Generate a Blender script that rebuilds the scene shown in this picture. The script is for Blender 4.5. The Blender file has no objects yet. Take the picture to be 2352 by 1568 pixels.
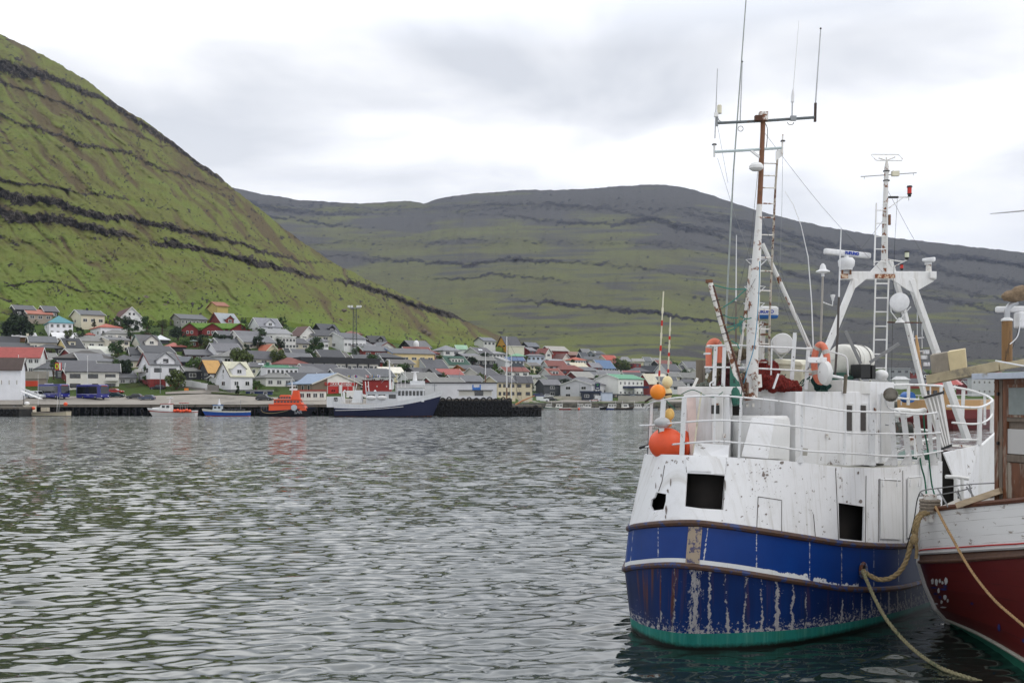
import bpy, bmesh, math, random
import numpy as np
from mathutils import Vector, Matrix
from mathutils.bvhtree import BVHTree
R=math.radians
random.seed(7)
SC=bpy.context.scene
COL=SC.collection
# ---------------------------------------------------------------- camera, sky, sun, exposure
F=2352.0; HZ=915.0; CH=4.4
cam_d=bpy.data.cameras.new('camera'); cam=bpy.data.objects.new('camera',cam_d); COL.objects.link(cam)
cam.location=(0,0,CH); cam.rotation_euler=(R(90),0,0)
cam_d.lens=36; cam_d.sensor_width=36; cam_d.shift_y=(HZ-784)/F
cam_d.clip_start=0.1; cam_d.clip_end=20000
SC.camera=cam
w=bpy.data.worlds.new('World'); SC.world=w; w.use_nodes=True
nt=w.node_tree; nt.nodes.clear()
def N(t,ty,**k):
    n=t.nodes.new(ty)
    for a,b in k.items(): setattr(n,a,b)
    return n
SUN_EL,SUN_AZ=50,115   # azimuth clockwise from +Y (away from camera)
def build_world():
    L=nt.links.new
    out=N(nt,'ShaderNodeOutputWorld')
    sky=N(nt,'ShaderNodeTexSky',sky_type='NISHITA'); sky.sun_disc=False
    sky.sun_elevation=R(SUN_EL); sky.sun_rotation=R(SUN_AZ)
    bg1=N(nt,'ShaderNodeBackground'); bg1.inputs[1].default_value=0.10; L(sky.outputs[0],bg1.inputs[0])
    tc=N(nt,'ShaderNodeTexCoord'); sep=N(nt,'ShaderNodeSeparateXYZ'); L(tc.outputs['Generated'],sep.inputs[0])
    # flat cloud layer: project the view direction on a plane above
    mz=N(nt,'ShaderNodeMath',operation='ADD'); L(sep.outputs[2],mz.inputs[0]); mz.inputs[1].default_value=0.16
    mx=N(nt,'ShaderNodeMath',operation='MAXIMUM'); L(mz.outputs[0],mx.inputs[0]); mx.inputs[1].default_value=0.05
    dx=N(nt,'ShaderNodeMath',operation='DIVIDE'); L(sep.outputs[0],dx.inputs[0]); L(mx.outputs[0],dx.inputs[1])
    dy=N(nt,'ShaderNodeMath',operation='DIVIDE'); L(sep.outputs[1],dy.inputs[0]); L(mx.outputs[0],dy.inputs[1])
    cb=N(nt,'ShaderNodeCombineXYZ'); L(dx.outputs[0],cb.inputs[0]); L(dy.outputs[0],cb.inputs[1])
    n1=N(nt,'ShaderNodeTexNoise'); n1.inputs['Scale'].default_value=1.35; n1.inputs['Detail'].default_value=5; n1.inputs['Roughness'].default_value=.48
    n1.inputs['Distortion'].default_value=.3
    mp=N(nt,'ShaderNodeMapping'); mp.inputs['Location'].default_value=(3.1,1.7,0); L(cb.outputs[0],mp.inputs[0]); L(mp.outputs[0],n1.inputs[0])
    cr=N(nt,'ShaderNodeValToRGB'); e=cr.color_ramp.elements
    e[0].position=.40; e[0].color=(.63,.65,.69,1); e[1].position=.585; e[1].color=(1.0,1.0,1.0,1)
    m=cr.color_ramp.elements.new(.50); m.color=(.80,.81,.835,1)
    L(n1.outputs[0],cr.inputs[0])
    # brighter band of thin cloud low over the hills, darker overhead
    hr=N(nt,'ShaderNodeMapRange'); L(sep.outputs[2],hr.inputs[0]); hr.inputs[1].default_value=.12; hr.inputs[2].default_value=.27
    hr.inputs[3].default_value=0.6; hr.inputs[4].default_value=0.0
    mix=N(nt,'ShaderNodeMix',data_type='RGBA'); L(hr.outputs[0],mix.inputs[0]); L(cr.outputs[0],mix.inputs[6]); mix.inputs[7].default_value=(.99,.99,1.0,1)
    bg2=N(nt,'ShaderNodeBackground'); bg2.inputs[1].default_value=1.12; L(mix.outputs[2],bg2.inputs[0])
    # added sky boost on the far side, mostly out of view, brightening the water
    fc=N(nt,'ShaderNodeValToRGB'); L(sep.outputs[2],fc.inputs[0]); fe=fc.color_ramp.elements
    fe[0].position=.32; fe[0].color=(0,0,0,1); fe[1].position=1.0; fe[1].color=(.15,.15,.15,1); q=fe.new(.46); q.color=(1,1,1,1); q=fe.new(.72); q.color=(.9,.9,.9,1)
    yr=N(nt,'ShaderNodeMapRange'); L(sep.outputs[1],yr.inputs[0]); yr.inputs[1].default_value=-.1; yr.inputs[2].default_value=.5
    mu=N(nt,'ShaderNodeMath',operation='MULTIPLY'); L(fc.outputs[0],mu.inputs[0]); L(yr.outputs[0],mu.inputs[1])
    st=N(nt,'ShaderNodeMath',operation='MULTIPLY_ADD'); L(mu.outputs[0],st.inputs[0]); st.inputs[1].default_value=1.55; st.inputs[2].default_value=1.24; L(st.outputs[0],bg2.inputs[1])
    ms=N(nt,'ShaderNodeMixShader'); ms.inputs[0].default_value=.94; L(bg1.outputs[0],ms.inputs[1]); L(bg2.outputs[0],ms.inputs[2])
    L(ms.outputs[0],out.inputs[0])
build_world()
sd=bpy.data.lights.new('sun','SUN'); sd.energy=.9; sd.angle=R(12); sd.color=(1,.96,.9)
sun=bpy.data.objects.new('sun',sd); COL.objects.link(sun)
az=R(SUN_AZ); el=R(SUN_EL)
sdir=Vector((math.sin(az)*math.cos(el),math.cos(az)*math.cos(el),math.sin(el)))
sun.rotation_euler=(-sdir).to_track_quat('-Z','Y').to_euler(); sun.location=(0,0,80)
SC.view_settings.view_transform='Standard'; SC.view_settings.look='None'
SC.view_settings.exposure=0.02; SC.view_settings.gamma=1
# ---------------------------------------------------------------- helpers
def P(x,y,d): return Vector(((x-1176)/F*d, d, CH-(y-HZ)/F*d))
def scr(p): return (1176+p[0]/p[1]*F, HZ-(p[2]-CH)/p[1]*F)
def hx(h):
    if not isinstance(h,str): return tuple(h)[:3]
    h=h.lstrip('#'); c=[int(h[i:i+2],16)/255 for i in (0,2,4)]
    return tuple(v/12.92 if v<=.04045 else ((v+.055)/1.055)**2.4 for v in c)
MC={}
def mat(key,col,rough=.6,metal=0.0,var=.12,scale=6.0,dirt=None,dirt_amt=.5,dirt_scale=2.0,stretch=(1,1,1),bump=0.0,bscale=30,spec=.5,emit=None,transm=0,coord='Object'):
    k=key
    if k in MC: return MC[k]
    m=bpy.data.materials.new(key); m.use_nodes=True; t=m.node_tree; L=t.links.new
    b=t.nodes['Principled BSDF']; c=hx(col)
    b.inputs['Roughness'].default_value=rough; b.inputs['Metallic'].default_value=metal
    b.inputs['Specular IOR Level'].default_value=spec
    tc=N(t,'ShaderNodeTexCoord'); mp=N(t,'ShaderNodeMapping'); mp.inputs['Scale'].default_value=stretch; L(tc.outputs[coord],mp.inputs[0])
    n=N(t,'ShaderNodeTexNoise'); n.inputs['Scale'].default_value=scale; n.inputs['Detail'].default_value=5; n.inputs['Roughness'].default_value=.6; L(mp.outputs[0],n.inputs[0])
    cr=N(t,'ShaderNodeValToRGB'); e=cr.color_ramp.elements; e[0].position=.3; e[1].position=.7
    e[0].color=(*[v*(1-var) for v in c],1); e[1].color=(*[min(1,v*(1+var)) for v in c],1)
    L(n.outputs[0],cr.inputs[0]); src=cr.outputs[0]
    if dirt is not None:
        n2=N(t,'ShaderNodeTexNoise'); n2.inputs['Scale'].default_value=dirt_scale; n2.inputs['Detail'].default_value=8; n2.inputs['Roughness'].default_value=.65; L(mp.outputs[0],n2.inputs[0])
        mr=N(t,'ShaderNodeMapRange'); L(n2.outputs[0],mr.inputs[0]); mr.inputs[1].default_value=1-dirt_amt; mr.inputs[2].default_value=1-dirt_amt+.09
        mx=N(t,'ShaderNodeMix',data_type='RGBA'); L(mr.outputs[0],mx.inputs[0]); L(src,mx.inputs[6]); mx.inputs[7].default_value=(*hx(dirt),1); src=mx.outputs[2]
    L(src,b.inputs['Base Color'])
    if bump:
        n3=N(t,'ShaderNodeTexNoise'); n3.inputs['Scale'].default_value=bscale; n3.inputs['Detail'].default_value=4; L(mp.outputs[0],n3.inputs[0])
        bp=N(t,'ShaderNodeBump'); bp.inputs['Strength'].default_value=bump; bp.inputs['Distance'].default_value=.02; L(n3.outputs[0],bp.inputs['Height']); L(bp.outputs[0],b.inputs['Normal'])
    if emit: b.inputs['Emission Color'].default_value=(*hx(emit),1); b.inputs['Emission Strength'].default_value=1
    if transm: b.inputs['Transmission Weight'].default_value=transm
    MC[k]=m; return m
WL={}   # world location of every object
def loc(o): return WL.get(o.name,Vector((0,0,0)))
def tag(o,label=None,cat=None,group=None,kind=None):
    if label: o['label']=label
    if cat: o['category']=cat
    if group: o['group']=group
    if kind: o['kind']=kind
    return o
def thing(name,l,label,cat,group=None):
    o=bpy.data.objects.new(name,None); COL.objects.link(o); o.empty_display_size=.3
    o.location=l; WL[o.name]=Vector(l); return tag(o,label,cat,group)
class MB:
    def __init__(s): s.v=[]; s.f=[]; s.uv=None
    def add(s,vs,fs):
        o=len(s.v); s.v+= [tuple(v) for v in vs]; s.f+=[tuple(i+o for i in f) for f in fs]; return s
    def hexa(s,a):   # 8 points: bottom 4 ccw, top 4
        return s.add(a,[(3,2,1,0),(4,5,6,7),(0,1,5,4),(1,2,6,5),(2,3,7,6),(3,0,4,7)])
    def box(s,c,sz,yaw=0,M=None):
        hx_,hy,hz=sz[0]/2,sz[1]/2,sz[2]/2
        pts=[Vector((x,y,z)) for z in(-hz,hz) for x,y in((-hx_,-hy),(hx_,-hy),(hx_,hy),(-hx_,hy))]
        m=M if M is not None else Matrix.Rotation(yaw,3,'Z')
        return s.hexa([m@p+Vector(c) for p in pts])
    def bar(s,a,b,w,h=None,up=Vector((0,0,1))):
        a=Vector(a);b=Vector(b); d=(b-a); h=h or w
        u=d.normalized(); side=u.cross(up)
        if side.length<1e-3: side=u.cross(Vector((1,0,0)))
        side.normalize(); n=side.cross(u)
        q=[(-1,-1),(1,-1),(1,1),(-1,1)]
        return s.hexa([a+side*(i*w/2)+n*(j*h/2) for i,j in q]+[b+side*(i*w/2)+n*(j*h/2) for i,j in q])
    def tube(s,pts,r,n=8,cap=True,closed=False):
        pts=[Vector(p) for p in pts]; k=len(pts)
        rs=r if hasattr(r,'__len__') else [r]*k
        vs=[];fs=[]; prev=None
        for i,p in enumerate(pts):
            if closed: t=pts[(i+1)%k]-pts[i-1]
            else: t=pts[min(i+1,k-1)]-pts[max(i-1,0)]
            if t.length<1e-9: t=Vector((0,0,1))
            t.normalize()
            if prev is None:
                a=Vector((0,0,1)) if abs(t.z)<.9 else Vector((1,0,0))
                u=t.cross(a).normalized()
            else:
                u=prev-t*prev.dot(t)
                if u.length<1e-6: u=t.cross(Vector((0,1,0)))
                u.normalize()
            prev=u; w_=t.cross(u)
            for j in range(n):
                a=2*math.pi*j/n; vs.append(p+(u*math.cos(a)+w_*math.sin(a))*rs[i])
        for i in range(k if closed else k-1):
            for j in range(n):
                a=i*n+j;b=i*n+(j+1)%n; i2=(i+1)%k; fs.append((a,b,i2*n+(j+1)%n,i2*n+j))
        if cap and not closed:
            fs.append(tuple(range(n))[::-1]); fs.append(tuple((k-1)*n+j for j in range(n)))
        return s.add(vs,fs)
    def lathe(s,o,axis,prof,n=16,cap=True):   # prof: (radius, along)
        o=Vector(o); ax=Vector(axis).normalized()
        a=Vector((0,0,1)) if abs(ax.z)<.9 else Vector((1,0,0)); u=ax.cross(a).normalized(); w_=ax.cross(u)
        vs=[];fs=[];k=len(prof)
        for r,h in prof:
            for j in range(n):
                t=2*math.pi*j/n; vs.append(o+ax*h+(u*math.cos(t)+w_*math.sin(t))*max(r,1e-4))
        for i in range(k-1):
            for j in range(n):
                fs.append((i*n+j,i*n+(j+1)%n,(i+1)*n+(j+1)%n,(i+1)*n+j))
        if cap: fs.append(tuple(range(n))[::-1]); fs.append(tuple((k-1)*n+j for j in range(n)))
        return s.add(vs,fs)
    def ball(s,c,r,n=16,m=10,sq=(1,1,1)):
        c=Vector(c); vs=[];fs=[]
        for i in range(m+1):
            ph=math.pi*i/m
            for j in range(n):
                t=2*math.pi*j/n; vs.append(c+Vector((math.sin(ph)*math.cos(t)*r*sq[0],math.sin(ph)*math.sin(t)*r*sq[1],math.cos(ph)*r*sq[2])))
        for i in range(m):
            for j in range(n): fs.append((i*n+j,(i+1)*n+j,(i+1)*n+(j+1)%n,i*n+(j+1)%n))
        return s.add(vs,fs)
    def prism(s,poly,ext):   # poly: 3d points, extruded by vector
        k=len(poly); ext=Vector(ext); a=[Vector(p) for p in poly]
        return s.add(a+[p+ext for p in a],[tuple(range(k))[::-1],tuple(range(k,2*k))]+[(i,(i+1)%k,k+(i+1)%k,k+i) for i in range(k)])
    def build(s,name,m,parent=None,smooth=False,origin=None,bevel=0,angle=40):
        me=bpy.data.meshes.new(name)
        if parent is not None: o0=loc(parent)
        elif origin is not None: o0=Vector(origin)
        else:
            a=np.array(s.v); o0=Vector((float(a[:,0].mean()),float(a[:,1].mean()),float(a[:,2].min())))
        me.from_pydata([(x-o0[0],y-o0[1],z-o0[2]) for x,y,z in s.v],[],s.f)
        bm=bmesh.new(); bm.from_mesh(me); bmesh.ops.remove_doubles(bm,verts=bm.verts,dist=1e-5)
        bmesh.ops.recalc_face_normals(bm,faces=bm.faces); bm.to_mesh(me); bm.free()
        if m is not None: me.materials.append(m)
        ob=bpy.data.objects.new(name,me); COL.objects.link(ob)
        if parent is not None: ob.parent=parent
        else: ob.location=o0
        WL[ob.name]=o0
        if smooth: shade(me,angle)
        if bevel:
            b=ob.modifiers.new('bevel','BEVEL'); b.width=bevel; b.segments=2; b.limit_method='ANGLE'
        return ob
def shade(me,angle=40):
    me.polygons.foreach_set('use_smooth',[True]*len(me.polygons))
    try: me.set_sharp_from_angle(angle=R(angle))
    except Exception: pass
def text_mesh(txt,size,M,name,m,parent,depth=.01,bold=0):
    """flat lettering as a mesh; M maps local xy text plane to world"""
    cu=bpy.data.curves.new('t','FONT'); cu.body=txt; cu.size=size; cu.extrude=depth; cu.align_x='CENTER'; cu.align_y='CENTER'; cu.offset=bold
    ob=bpy.data.objects.new('t',cu); COL.objects.link(ob)
    dg=bpy.context.evaluated_depsgraph_get(); me=bpy.data.meshes.new_from_object(ob.evaluated_get(dg))
    bpy.data.objects.remove(ob); bpy.data.curves.remove(cu)
    o0=loc(parent); me.transform(Matrix.Translation(-o0)@M); me.name=name
    me.materials.clear(); me.materials.append(m)
    o=bpy.data.objects.new(name,me); COL.objects.link(o); o.parent=parent; WL[o.name]=o0; return o
def frame(o,x,y):  # matrix with origin o, x and y axes
    x=Vector(x).normalized(); y=Vector(y).normalized(); z=x.cross(y).normalized(); y=z.cross(x)
    m=Matrix.Identity(4)
    for i in range(3): m[i][0]=x[i]; m[i][1]=y[i]; m[i][2]=z[i]; m[i][3]=o[i]
    return m
def cat_rom(pts,k=8):
    out=[]; n=len(pts); pts=[Vector(p) for p in pts]
    for i in range(n-1):
        p0=pts[max(i-1,0)];p1=pts[i];p2=pts[i+1];p3=pts[min(i+2,n-1)]
        for j in range(k):
            t=j/k; out.append(.5*((2*p1)+(p2-p0)*t+(2*p0-5*p1+4*p2-p3)*t*t+(3*p1-p0-3*p2+p3)*t**3))
    out.append(pts[-1]); return out
# vectorised value noise
def vnoise(x,y,seed=0):
    xi=np.floor(x).astype(np.int64); yi=np.floor(y).astype(np.int64); xf=x-xi; yf=y-yi
    def h(a,b):
        n=(a*374761393+b*668265263+seed*1442695041)&0x7fffffff
        n=((n^(n>>13))*1274126177)&0x7fffffff
        return ((n^(n>>16))&0xffff)/65535.0
    u=xf*xf*(3-2*xf); v=yf*yf*(3-2*yf)
    return (h(xi,yi)*(1-u)+h(xi+1,yi)*u)*(1-v)+(h(xi,yi+1)*(1-u)+h(xi+1,yi+1)*u)*v
def fbm(x,y,o=5,seed=0,g=.5):
    s=0;a=1;t=0
    for i in range(o):
        s=s+a*vnoise(x*2**i+17.3*i,y*2**i-9.1*i,seed+i); t+=a; a*=g
    return s/t
def grid_mesh(name,X,Y,Z,m,attrs=None,kind='structure',smooth=True):
    r,c=X.shape; v=np.stack([X,Y,Z],-1).reshape(-1,3).astype(np.float32)
    me=bpy.data.meshes.new(name); idx=np.arange(r*c).reshape(r,c)
    q=np.stack([idx[:-1,:-1],idx[:-1,1:],idx[1:,1:],idx[1:,:-1]],-1).reshape(-1,4)
    me.vertices.add(len(v)); me.vertices.foreach_set('co',v.ravel())
    me.loops.add(q.size); me.loops.foreach_set('vertex_index',q.ravel().astype(np.int32))
    me.polygons.add(len(q)); me.polygons.foreach_set('loop_start',np.arange(0,q.size,4,dtype=np.int32)); me.polygons.foreach_set('loop_total',np.full(len(q),4,dtype=np.int32))
    me.update(calc_edges=True)
    if smooth: me.polygons.foreach_set('use_smooth',[True]*len(q))
    for k,a in (attrs or {}).items():
        at=me.attributes.new(k,'FLOAT','POINT'); at.data.foreach_set('value',a.ravel().astype(np.float32))
    me.materials.append(m); o=bpy.data.objects.new(name,me); COL.objects.link(o); WL[o.name]=Vector((0,0,0))
    if kind: o['kind']=kind
    return o
# ---------------------------------------------------------------- terrain
# columns of ground profile: at bearing x (pixels of a 2352 wide frame) nodes of (distance, elevation as frame y)
GX=[-900,0,300,600,850,1000,1150,1250,1500,1800,2352,3200]
G_d0=[262,262,262,262,262,268,330,404,408,415,425,430]
G_y1=[917,917,916,914,914,916,921,921,920,919,919,919]
G_d1=[276,276,277,278,280,290,350,420,425,430,440,450]
G_y2=[903,903,903,902,905,908,909,911,911,910,909,909]
G_d2=[292,292,292,294,300,320,375,440,448,455,465,470]
G_yt=[712,722,735,722,766,788,793,800,822,834,846,850]
G_dt=[400,402,412,430,500,540,565,600,700,740,800,850]
def gi(x,a): return np.interp(x,GX,a)
def ground_nodes(x):
    d0=gi(x,G_d0); z0=2.75; y0=HZ-(z0-CH)/d0*F
    return [d0,gi(x,G_d1),gi(x,G_d2),gi(x,G_dt)],[y0,gi(x,G_y1),gi(x,G_y2),gi(x,G_yt)]
def gdist(x,y):
    """distance of the ground seen at frame position x,y"""
    d,ys=ground_nodes(x)
    return float(np.interp(-y,[-v for v in ys],d))
def gz(x,d):
    ds,ys=ground_nodes(x); zs=[CH-(yy-HZ)/F*dd for yy,dd in zip(ys,ds)]
    return float(np.interp(d,ds,zs))
def sink(x,d):
    """the ground between the houses lies below the visible foot of their walls"""
    d2=gi(x,G_d2)+8; dt=gi(x,G_dt); t=np.clip((d-d2)/25,0,1)*np.clip((dt+14-d)/18,0,1)
    return t*np.interp(x,[0,600,1000,1500],[1.9,2.3,2.8,3.2])
def G(x,y):
    d=gdist(x,y); p=P(x,y,d); p.z-=float(sink(x,d)); return p
def terrain_mat(name,g1,g2,g3,rock1,rock2,sc=1.0,brown='#5e5340'):
    m=bpy.data.materials.new(name); m.use_nodes=True; t=m.node_tree; L=t.links.new; b=t.nodes['Principled BSDF']
    b.inputs['Roughness'].default_value=.95; b.inputs['Specular IOR Level'].default_value=.1
    geo=N(t,'ShaderNodeNewGeometry')
    def noise(s,det=6,ro=.6,st=(1,1,1)):
        mp=N(t,'ShaderNodeMapping'); mp.inputs['Scale'].default_value=st; L(geo.outputs['Position'],mp.inputs[0])
        n=N(t,'ShaderNodeTexNoise'); n.inputs['Scale'].default_value=s; n.inputs['Detail'].default_value=det; n.inputs['Roughness'].default_value=ro; L(mp.outputs[0],n.inputs[0]); return n
    def ramp(src,stops):
        cr=N(t,'ShaderNodeValToRGB'); el=cr.color_ramp.elements
        el[0].position=stops[0][0]; el[0].color=(*hx(stops[0][1]),1); el[1].position=stops[-1][0]; el[1].color=(*hx(stops[-1][1]),1)
        for p,c in stops[1:-1]: e=el.new(p); e.color=(*hx(c),1)
        L(src,cr.inputs[0]); return cr.outputs[0]
    at=N(t,'ShaderNodeAttribute',attribute_name='rock'); gr=N(t,'ShaderNodeAttribute',attribute_name='lush')
    n1=noise(.018/sc,7,.62); n2=noise(.16/sc,6,.7); n3=noise(1.1/sc,3,.6)
    base=ramp(n1.outputs[0],[(.32,g3),(.48,g1),(.66,g2)])
    fine=ramp(n2.outputs[0],[(.3,g3),(.55,g1),(.75,g2)])
    mx=N(t,'ShaderNodeMix',data_type='RGBA'); mx.inputs[0].default_value=.5; L(base,mx.inputs[6]); L(fine,mx.inputs[7])
    ml=N(t,'ShaderNodeMix',data_type='RGBA'); L(gr.outputs['Fac'],ml.inputs[0]); L(mx.outputs[2],ml.inputs[6]); ml.inputs[7].default_value=(*hx(g2),1)
    tn=N(t,'ShaderNodeAttribute',attribute_name='tone'); tr=N(t,'ShaderNodeMath',operation='MULTIPLY_ADD'); L(n2.outputs[0],tr.inputs[0]); tr.inputs[1].default_value=.5; L(tn.outputs['Fac'],tr.inputs[2])
    tm=N(t,'ShaderNodeMapRange'); L(tr.outputs[0],tm.inputs[0]); tm.inputs[1].default_value=.55; tm.inputs[2].default_value=1.0
    mt=N(t,'ShaderNodeMix',data_type='RGBA'); L(tm.outputs[0],mt.inputs[0]); L(ml.outputs[2],mt.inputs[6]); mt.inputs[7].default_value=(*hx(brown),1); ml=mt
    n4=noise(.30/sc**.5,6,.75,(1,1,.22)); rk=ramp(n4.outputs[0],[(.44,rock1),(.50,rock1),(.62,rock2)])
    rk2=N(t,'ShaderNodeMix',data_type='RGBA'); L(n3.outputs[0],rk2.inputs[0]); L(rk,rk2.inputs[6]); rk2.inputs[7].default_value=(*hx(rock1),1)
    # rock mask = attribute + noise
    a=N(t,'ShaderNodeMath',operation='ADD'); L(at.outputs['Fac'],a.inputs[0])
    sub=N(t,'ShaderNodeMath',operation='MULTIPLY_ADD'); L(n2.outputs[0],sub.inputs[0]); sub.inputs[1].default_value=1.5; sub.inputs[2].default_value=-.75; L(sub.outputs[0],a.inputs[1])
    mr=N(t,'ShaderNodeMapRange'); L(a.outputs[0],mr.inputs[0]); mr.inputs[1].default_value=.40; mr.inputs[2].default_value=.62
    mm=N(t,'ShaderNodeMix',data_type='RGBA'); L(mr.outputs[0],mm.inputs[0]); L(ml.outputs[2],mm.inputs[6]); L(rk2.outputs[2],mm.inputs[7])
    L(mm.outputs[2],b.inputs['Base Color'])
    bp=N(t,'ShaderNodeBump'); bp.inputs['Strength'].default_value=.9; bp.inputs['Distance'].default_value=3.2*sc
    ad=N(t,'ShaderNodeMath',operation='MULTIPLY_ADD'); L(n3.outputs[0],ad.inputs[0]); ad.inputs[1].default_value=.25; L(n2.outputs[0],ad.inputs[2])
    ad2=N(t,'ShaderNodeMath',operation='MULTIPLY_ADD'); L(n4.outputs[0],ad2.inputs[0]); L(mr.outputs[0],ad2.inputs[1]); L(ad.outputs[0],ad2.inputs[2]); L(ad2.outputs[0],bp.inputs['Height']); L(bp.outputs[0],b.inputs['Normal'])
    return m
M_hill=terrain_mat('grassy_hill','#686d34','#687a35','#544f30','#302b27','#857d73',.6,'#5a4f36')
M_far=terrain_mat('moor_mountain','#5e6040','#676d3b','#504e3d','#2f2e34','#6a686e',2.4,'#4b4a49')
M_vill=terrain_mat('village_grass','#47502a','#4d6230','#3b3f26','#3a3630','#6a655c',.6)
def bands(x,y,B):
    """B: list of (xs, ys, thickness px, strength)"""
    out=np.zeros_like(x)
    for xs,ys,th,st in B:
        yc=np.interp(x,xs,ys); wob=(fbm(x/60,y*0+3.3,4,len(xs)*7+int(ys[0])%50)-.5)*22+(fbm(x/9,y*0,3,5)-.5)*9
        k=np.interp(x,xs,st) if hasattr(st,'__len__') else st
        thv=(np.interp(x,xs,th) if hasattr(th,'__len__') else th)*(.45+1.1*fbm(x/45,y*0+8,3,int(ys[0])%40+3))
        thv=thv*(.35+1.3*fbm(x/5.5,y/16,4,int(ys[0])%30+9)); wob=wob+(fbm(x/4,y/9,3,44)-.5)*5
        out=np.maximum(out,k*np.clip(1.35-np.abs(y-yc-wob)/np.maximum(thv,.5),0,1))
    return out
def hillside(name,xs,base_y,base_d,ridge_y,ridge_d,B,m,rows,seed,rough,tonef=None,pw=1.0,diag=1.0,scth=.59):
    x=np.array(xs,float); c=len(x)
    yb=base_y(x); db=base_d(x); yr=ridge_y(x); dr=ridge_d(x)
    yr=yr+(fbm(x/14,x*0,4,seed+2)-.5)*rough*1.5+(fbm(x/4,x*0,3,seed+3)-.5)*rough*.7
    t=np.linspace(0,1,rows)[:,None]
    Xs=np.repeat(x[None],rows,0); Ys=yb[None]+(yr-yb)[None]*t
    cl=bands(Xs,Ys,B)
    # cliffs take little ground: their share of distance is small
    wgt=(.35+t*1.3)*(1-.93*np.clip(cl*1.3,0,1))+.02
    cum=np.cumsum(wgt,0); cum=(cum-cum[0])/(cum[-1]-cum[0])
    kk=np.hanning(23)[1:-1]; kk/=kk.sum(); pad=10
    cs=np.apply_along_axis(lambda r:np.convolve(np.pad(r,pad,mode='edge'),kk,'valid'),1,cum); cum=.25*cum+.75*cs
    D=db[None]+(dr-db)[None]*cum**pw
    # gullies running down the slope, and lumps
    gul=(fbm(Xs/22+Ys/160,Ys/260,4,seed+9)-.5)*(np.sin(np.pi*np.clip(t,0,1))**.5)
    gr2=fbm((Xs-Ys*diag)/13+fbm(Xs/60,Ys/60,3,seed+61)*3,(Xs+Ys)/120,4,seed+60)
    D=D*(1+.022*(gr2-.5)*np.clip(t*10,0,1)*np.clip((1-t)*8,0,1))
    lump=(fbm(Xs/9,Ys/5,4,seed+11)-.5)
    D=D*(1+.035*gul+.010*lump*np.clip(t*12,0,1)*np.clip((1-t)*12,0,1))
    X=(Xs-1176)/F*D; Z=CH-(Ys-HZ)/F*D
    sl_=np.gradient(yr,x)[None]
    scar=fbm((Xs+Ys*.3)/26,(Ys-Xs*np.clip(sl_*.55,-.2,.5))/4.5,5,seed+21)
    rock=cl+np.clip((scar-scth)*5,0,.7)
    tone=tonef(Xs,Ys,t,gr2,cl)
    lush=np.clip(1.0-t*3.4+(fbm(Xs/50,Ys/22,4,seed+31)-.5)*1.6,0,.85)*np.ones_like(Xs)
    # the far side of the crest
    bd=[1.12,1.35,1.8]; bz=[.93,.6,-.02]
    for k,(q,zz) in enumerate(zip(bd,bz)):
        X=np.vstack([X,(X[rows-1]*q)[None]]); D=np.vstack([D,(D[rows-1]*q)[None]])
        Z=np.vstack([Z,(Z[rows-1]*zz)[None]]); rock=np.vstack([rock,rock[-1:]]); lush=np.vstack([lush,lush[-1:]*0]); tone=np.vstack([tone,tone[-1:]])
    # skirt below the foot
    X=np.vstack([X[:1],X]); D=np.vstack([D[:1],D]); Z=np.vstack([Z[:1]-25,Z]); rock=np.vstack([rock[:1],rock]); lush=np.vstack([lush[:1],lush]); tone=np.vstack([tone[:1],tone])
    return grid_mesh(name,X,D,Z,m,{'rock':rock,'lush':lush,'tone':tone})
def I(xs,ys): return lambda x: np.interp(x,xs,ys)
LHX=[-1100,-500,0,60,130,200,265,330,400,450,500,516,545,600,680,760,850,950,1030,1080,1150,1250,1330]
LHY=[-420,-150,80,105,145,185,238,277,327,370,400,416,440,482,545,600,645,685,715,742,772,803,818]
LB=[([-1100,0,100,241,392,502,628,700],[420,447,462,497,522,548,578,600],[11,12,11,9,7,6,6,4],[1,1,1,.95,.75,.7,.75,.4]),
    ([-1100,0,151,276,330],[460,487,512,533,545],[11,12,11,8,5],[1,1.05,1,.9,.3]),
    ([330,372,477,600,678,760,804,904,1055,1150],[548,558,578,605,623,640,648,683,728,752],[5,7,8,9,8,4,9,9,9,7],[.3,.9,1,1.1,.9,.4,.9,1,1,.85]),
    ([-1100,0,126,261,352,452,512,560],[90,148,186,241,301,372,407,440],[15,15,13,10,9,8,7,5],[.75,.8,.75,.75,.8,.8,.75,0]),
    ([-1100,0,151,211,301,372],[150,186,241,271,301,332],[5,5,5,5,4,4],[.55,.62,.62,.6,.5,.5]),
    ([-1100,0,100,211,301,402,502],[240,266,301,337,357,397,432],[6,6,6,6,5,5,4],[.55,.55,.6,.58,.5,.55,.45]),
    ([-1100,0,151,300,420],[395,412,437,455,485],[4,4,4,4,3],[.6,.7,.65,.4,.3]),
    ([0,120,200,330],[660,650,668,690],[3,3,3,3],[.4,.6,.5,.2])]
hillside('hillside',np.arange(-1000,1331,3.2),lambda x:gi(x,G_yt)+6,lambda x:gi(x,G_dt)-4,I(LHX,LHY),
  I([-1000,0,300,500,700,850,1000,1150,1330],[1150,1050,960,930,900,850,800,700,680]),LB,M_hill,300,3,4,tonef=lambda X,Y,t,g,c: np.clip((g-.5)*2.6+t*.5-.10+c*.5,0,1)*(1-.25*np.clip(1-t*4,0,1)))
FX=[-600,300,535,600,700,830,940,975,1010,1100,1200,1300,1400,1470,1530,1580,1640,1720,1800,1900,2040,2200,2352,2700,3300]
FY=[330,395,430,446,461,467,461,468,455,443,437,436,430,424,425,432,450,478,500,522,545,563,580,625,700]
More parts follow.
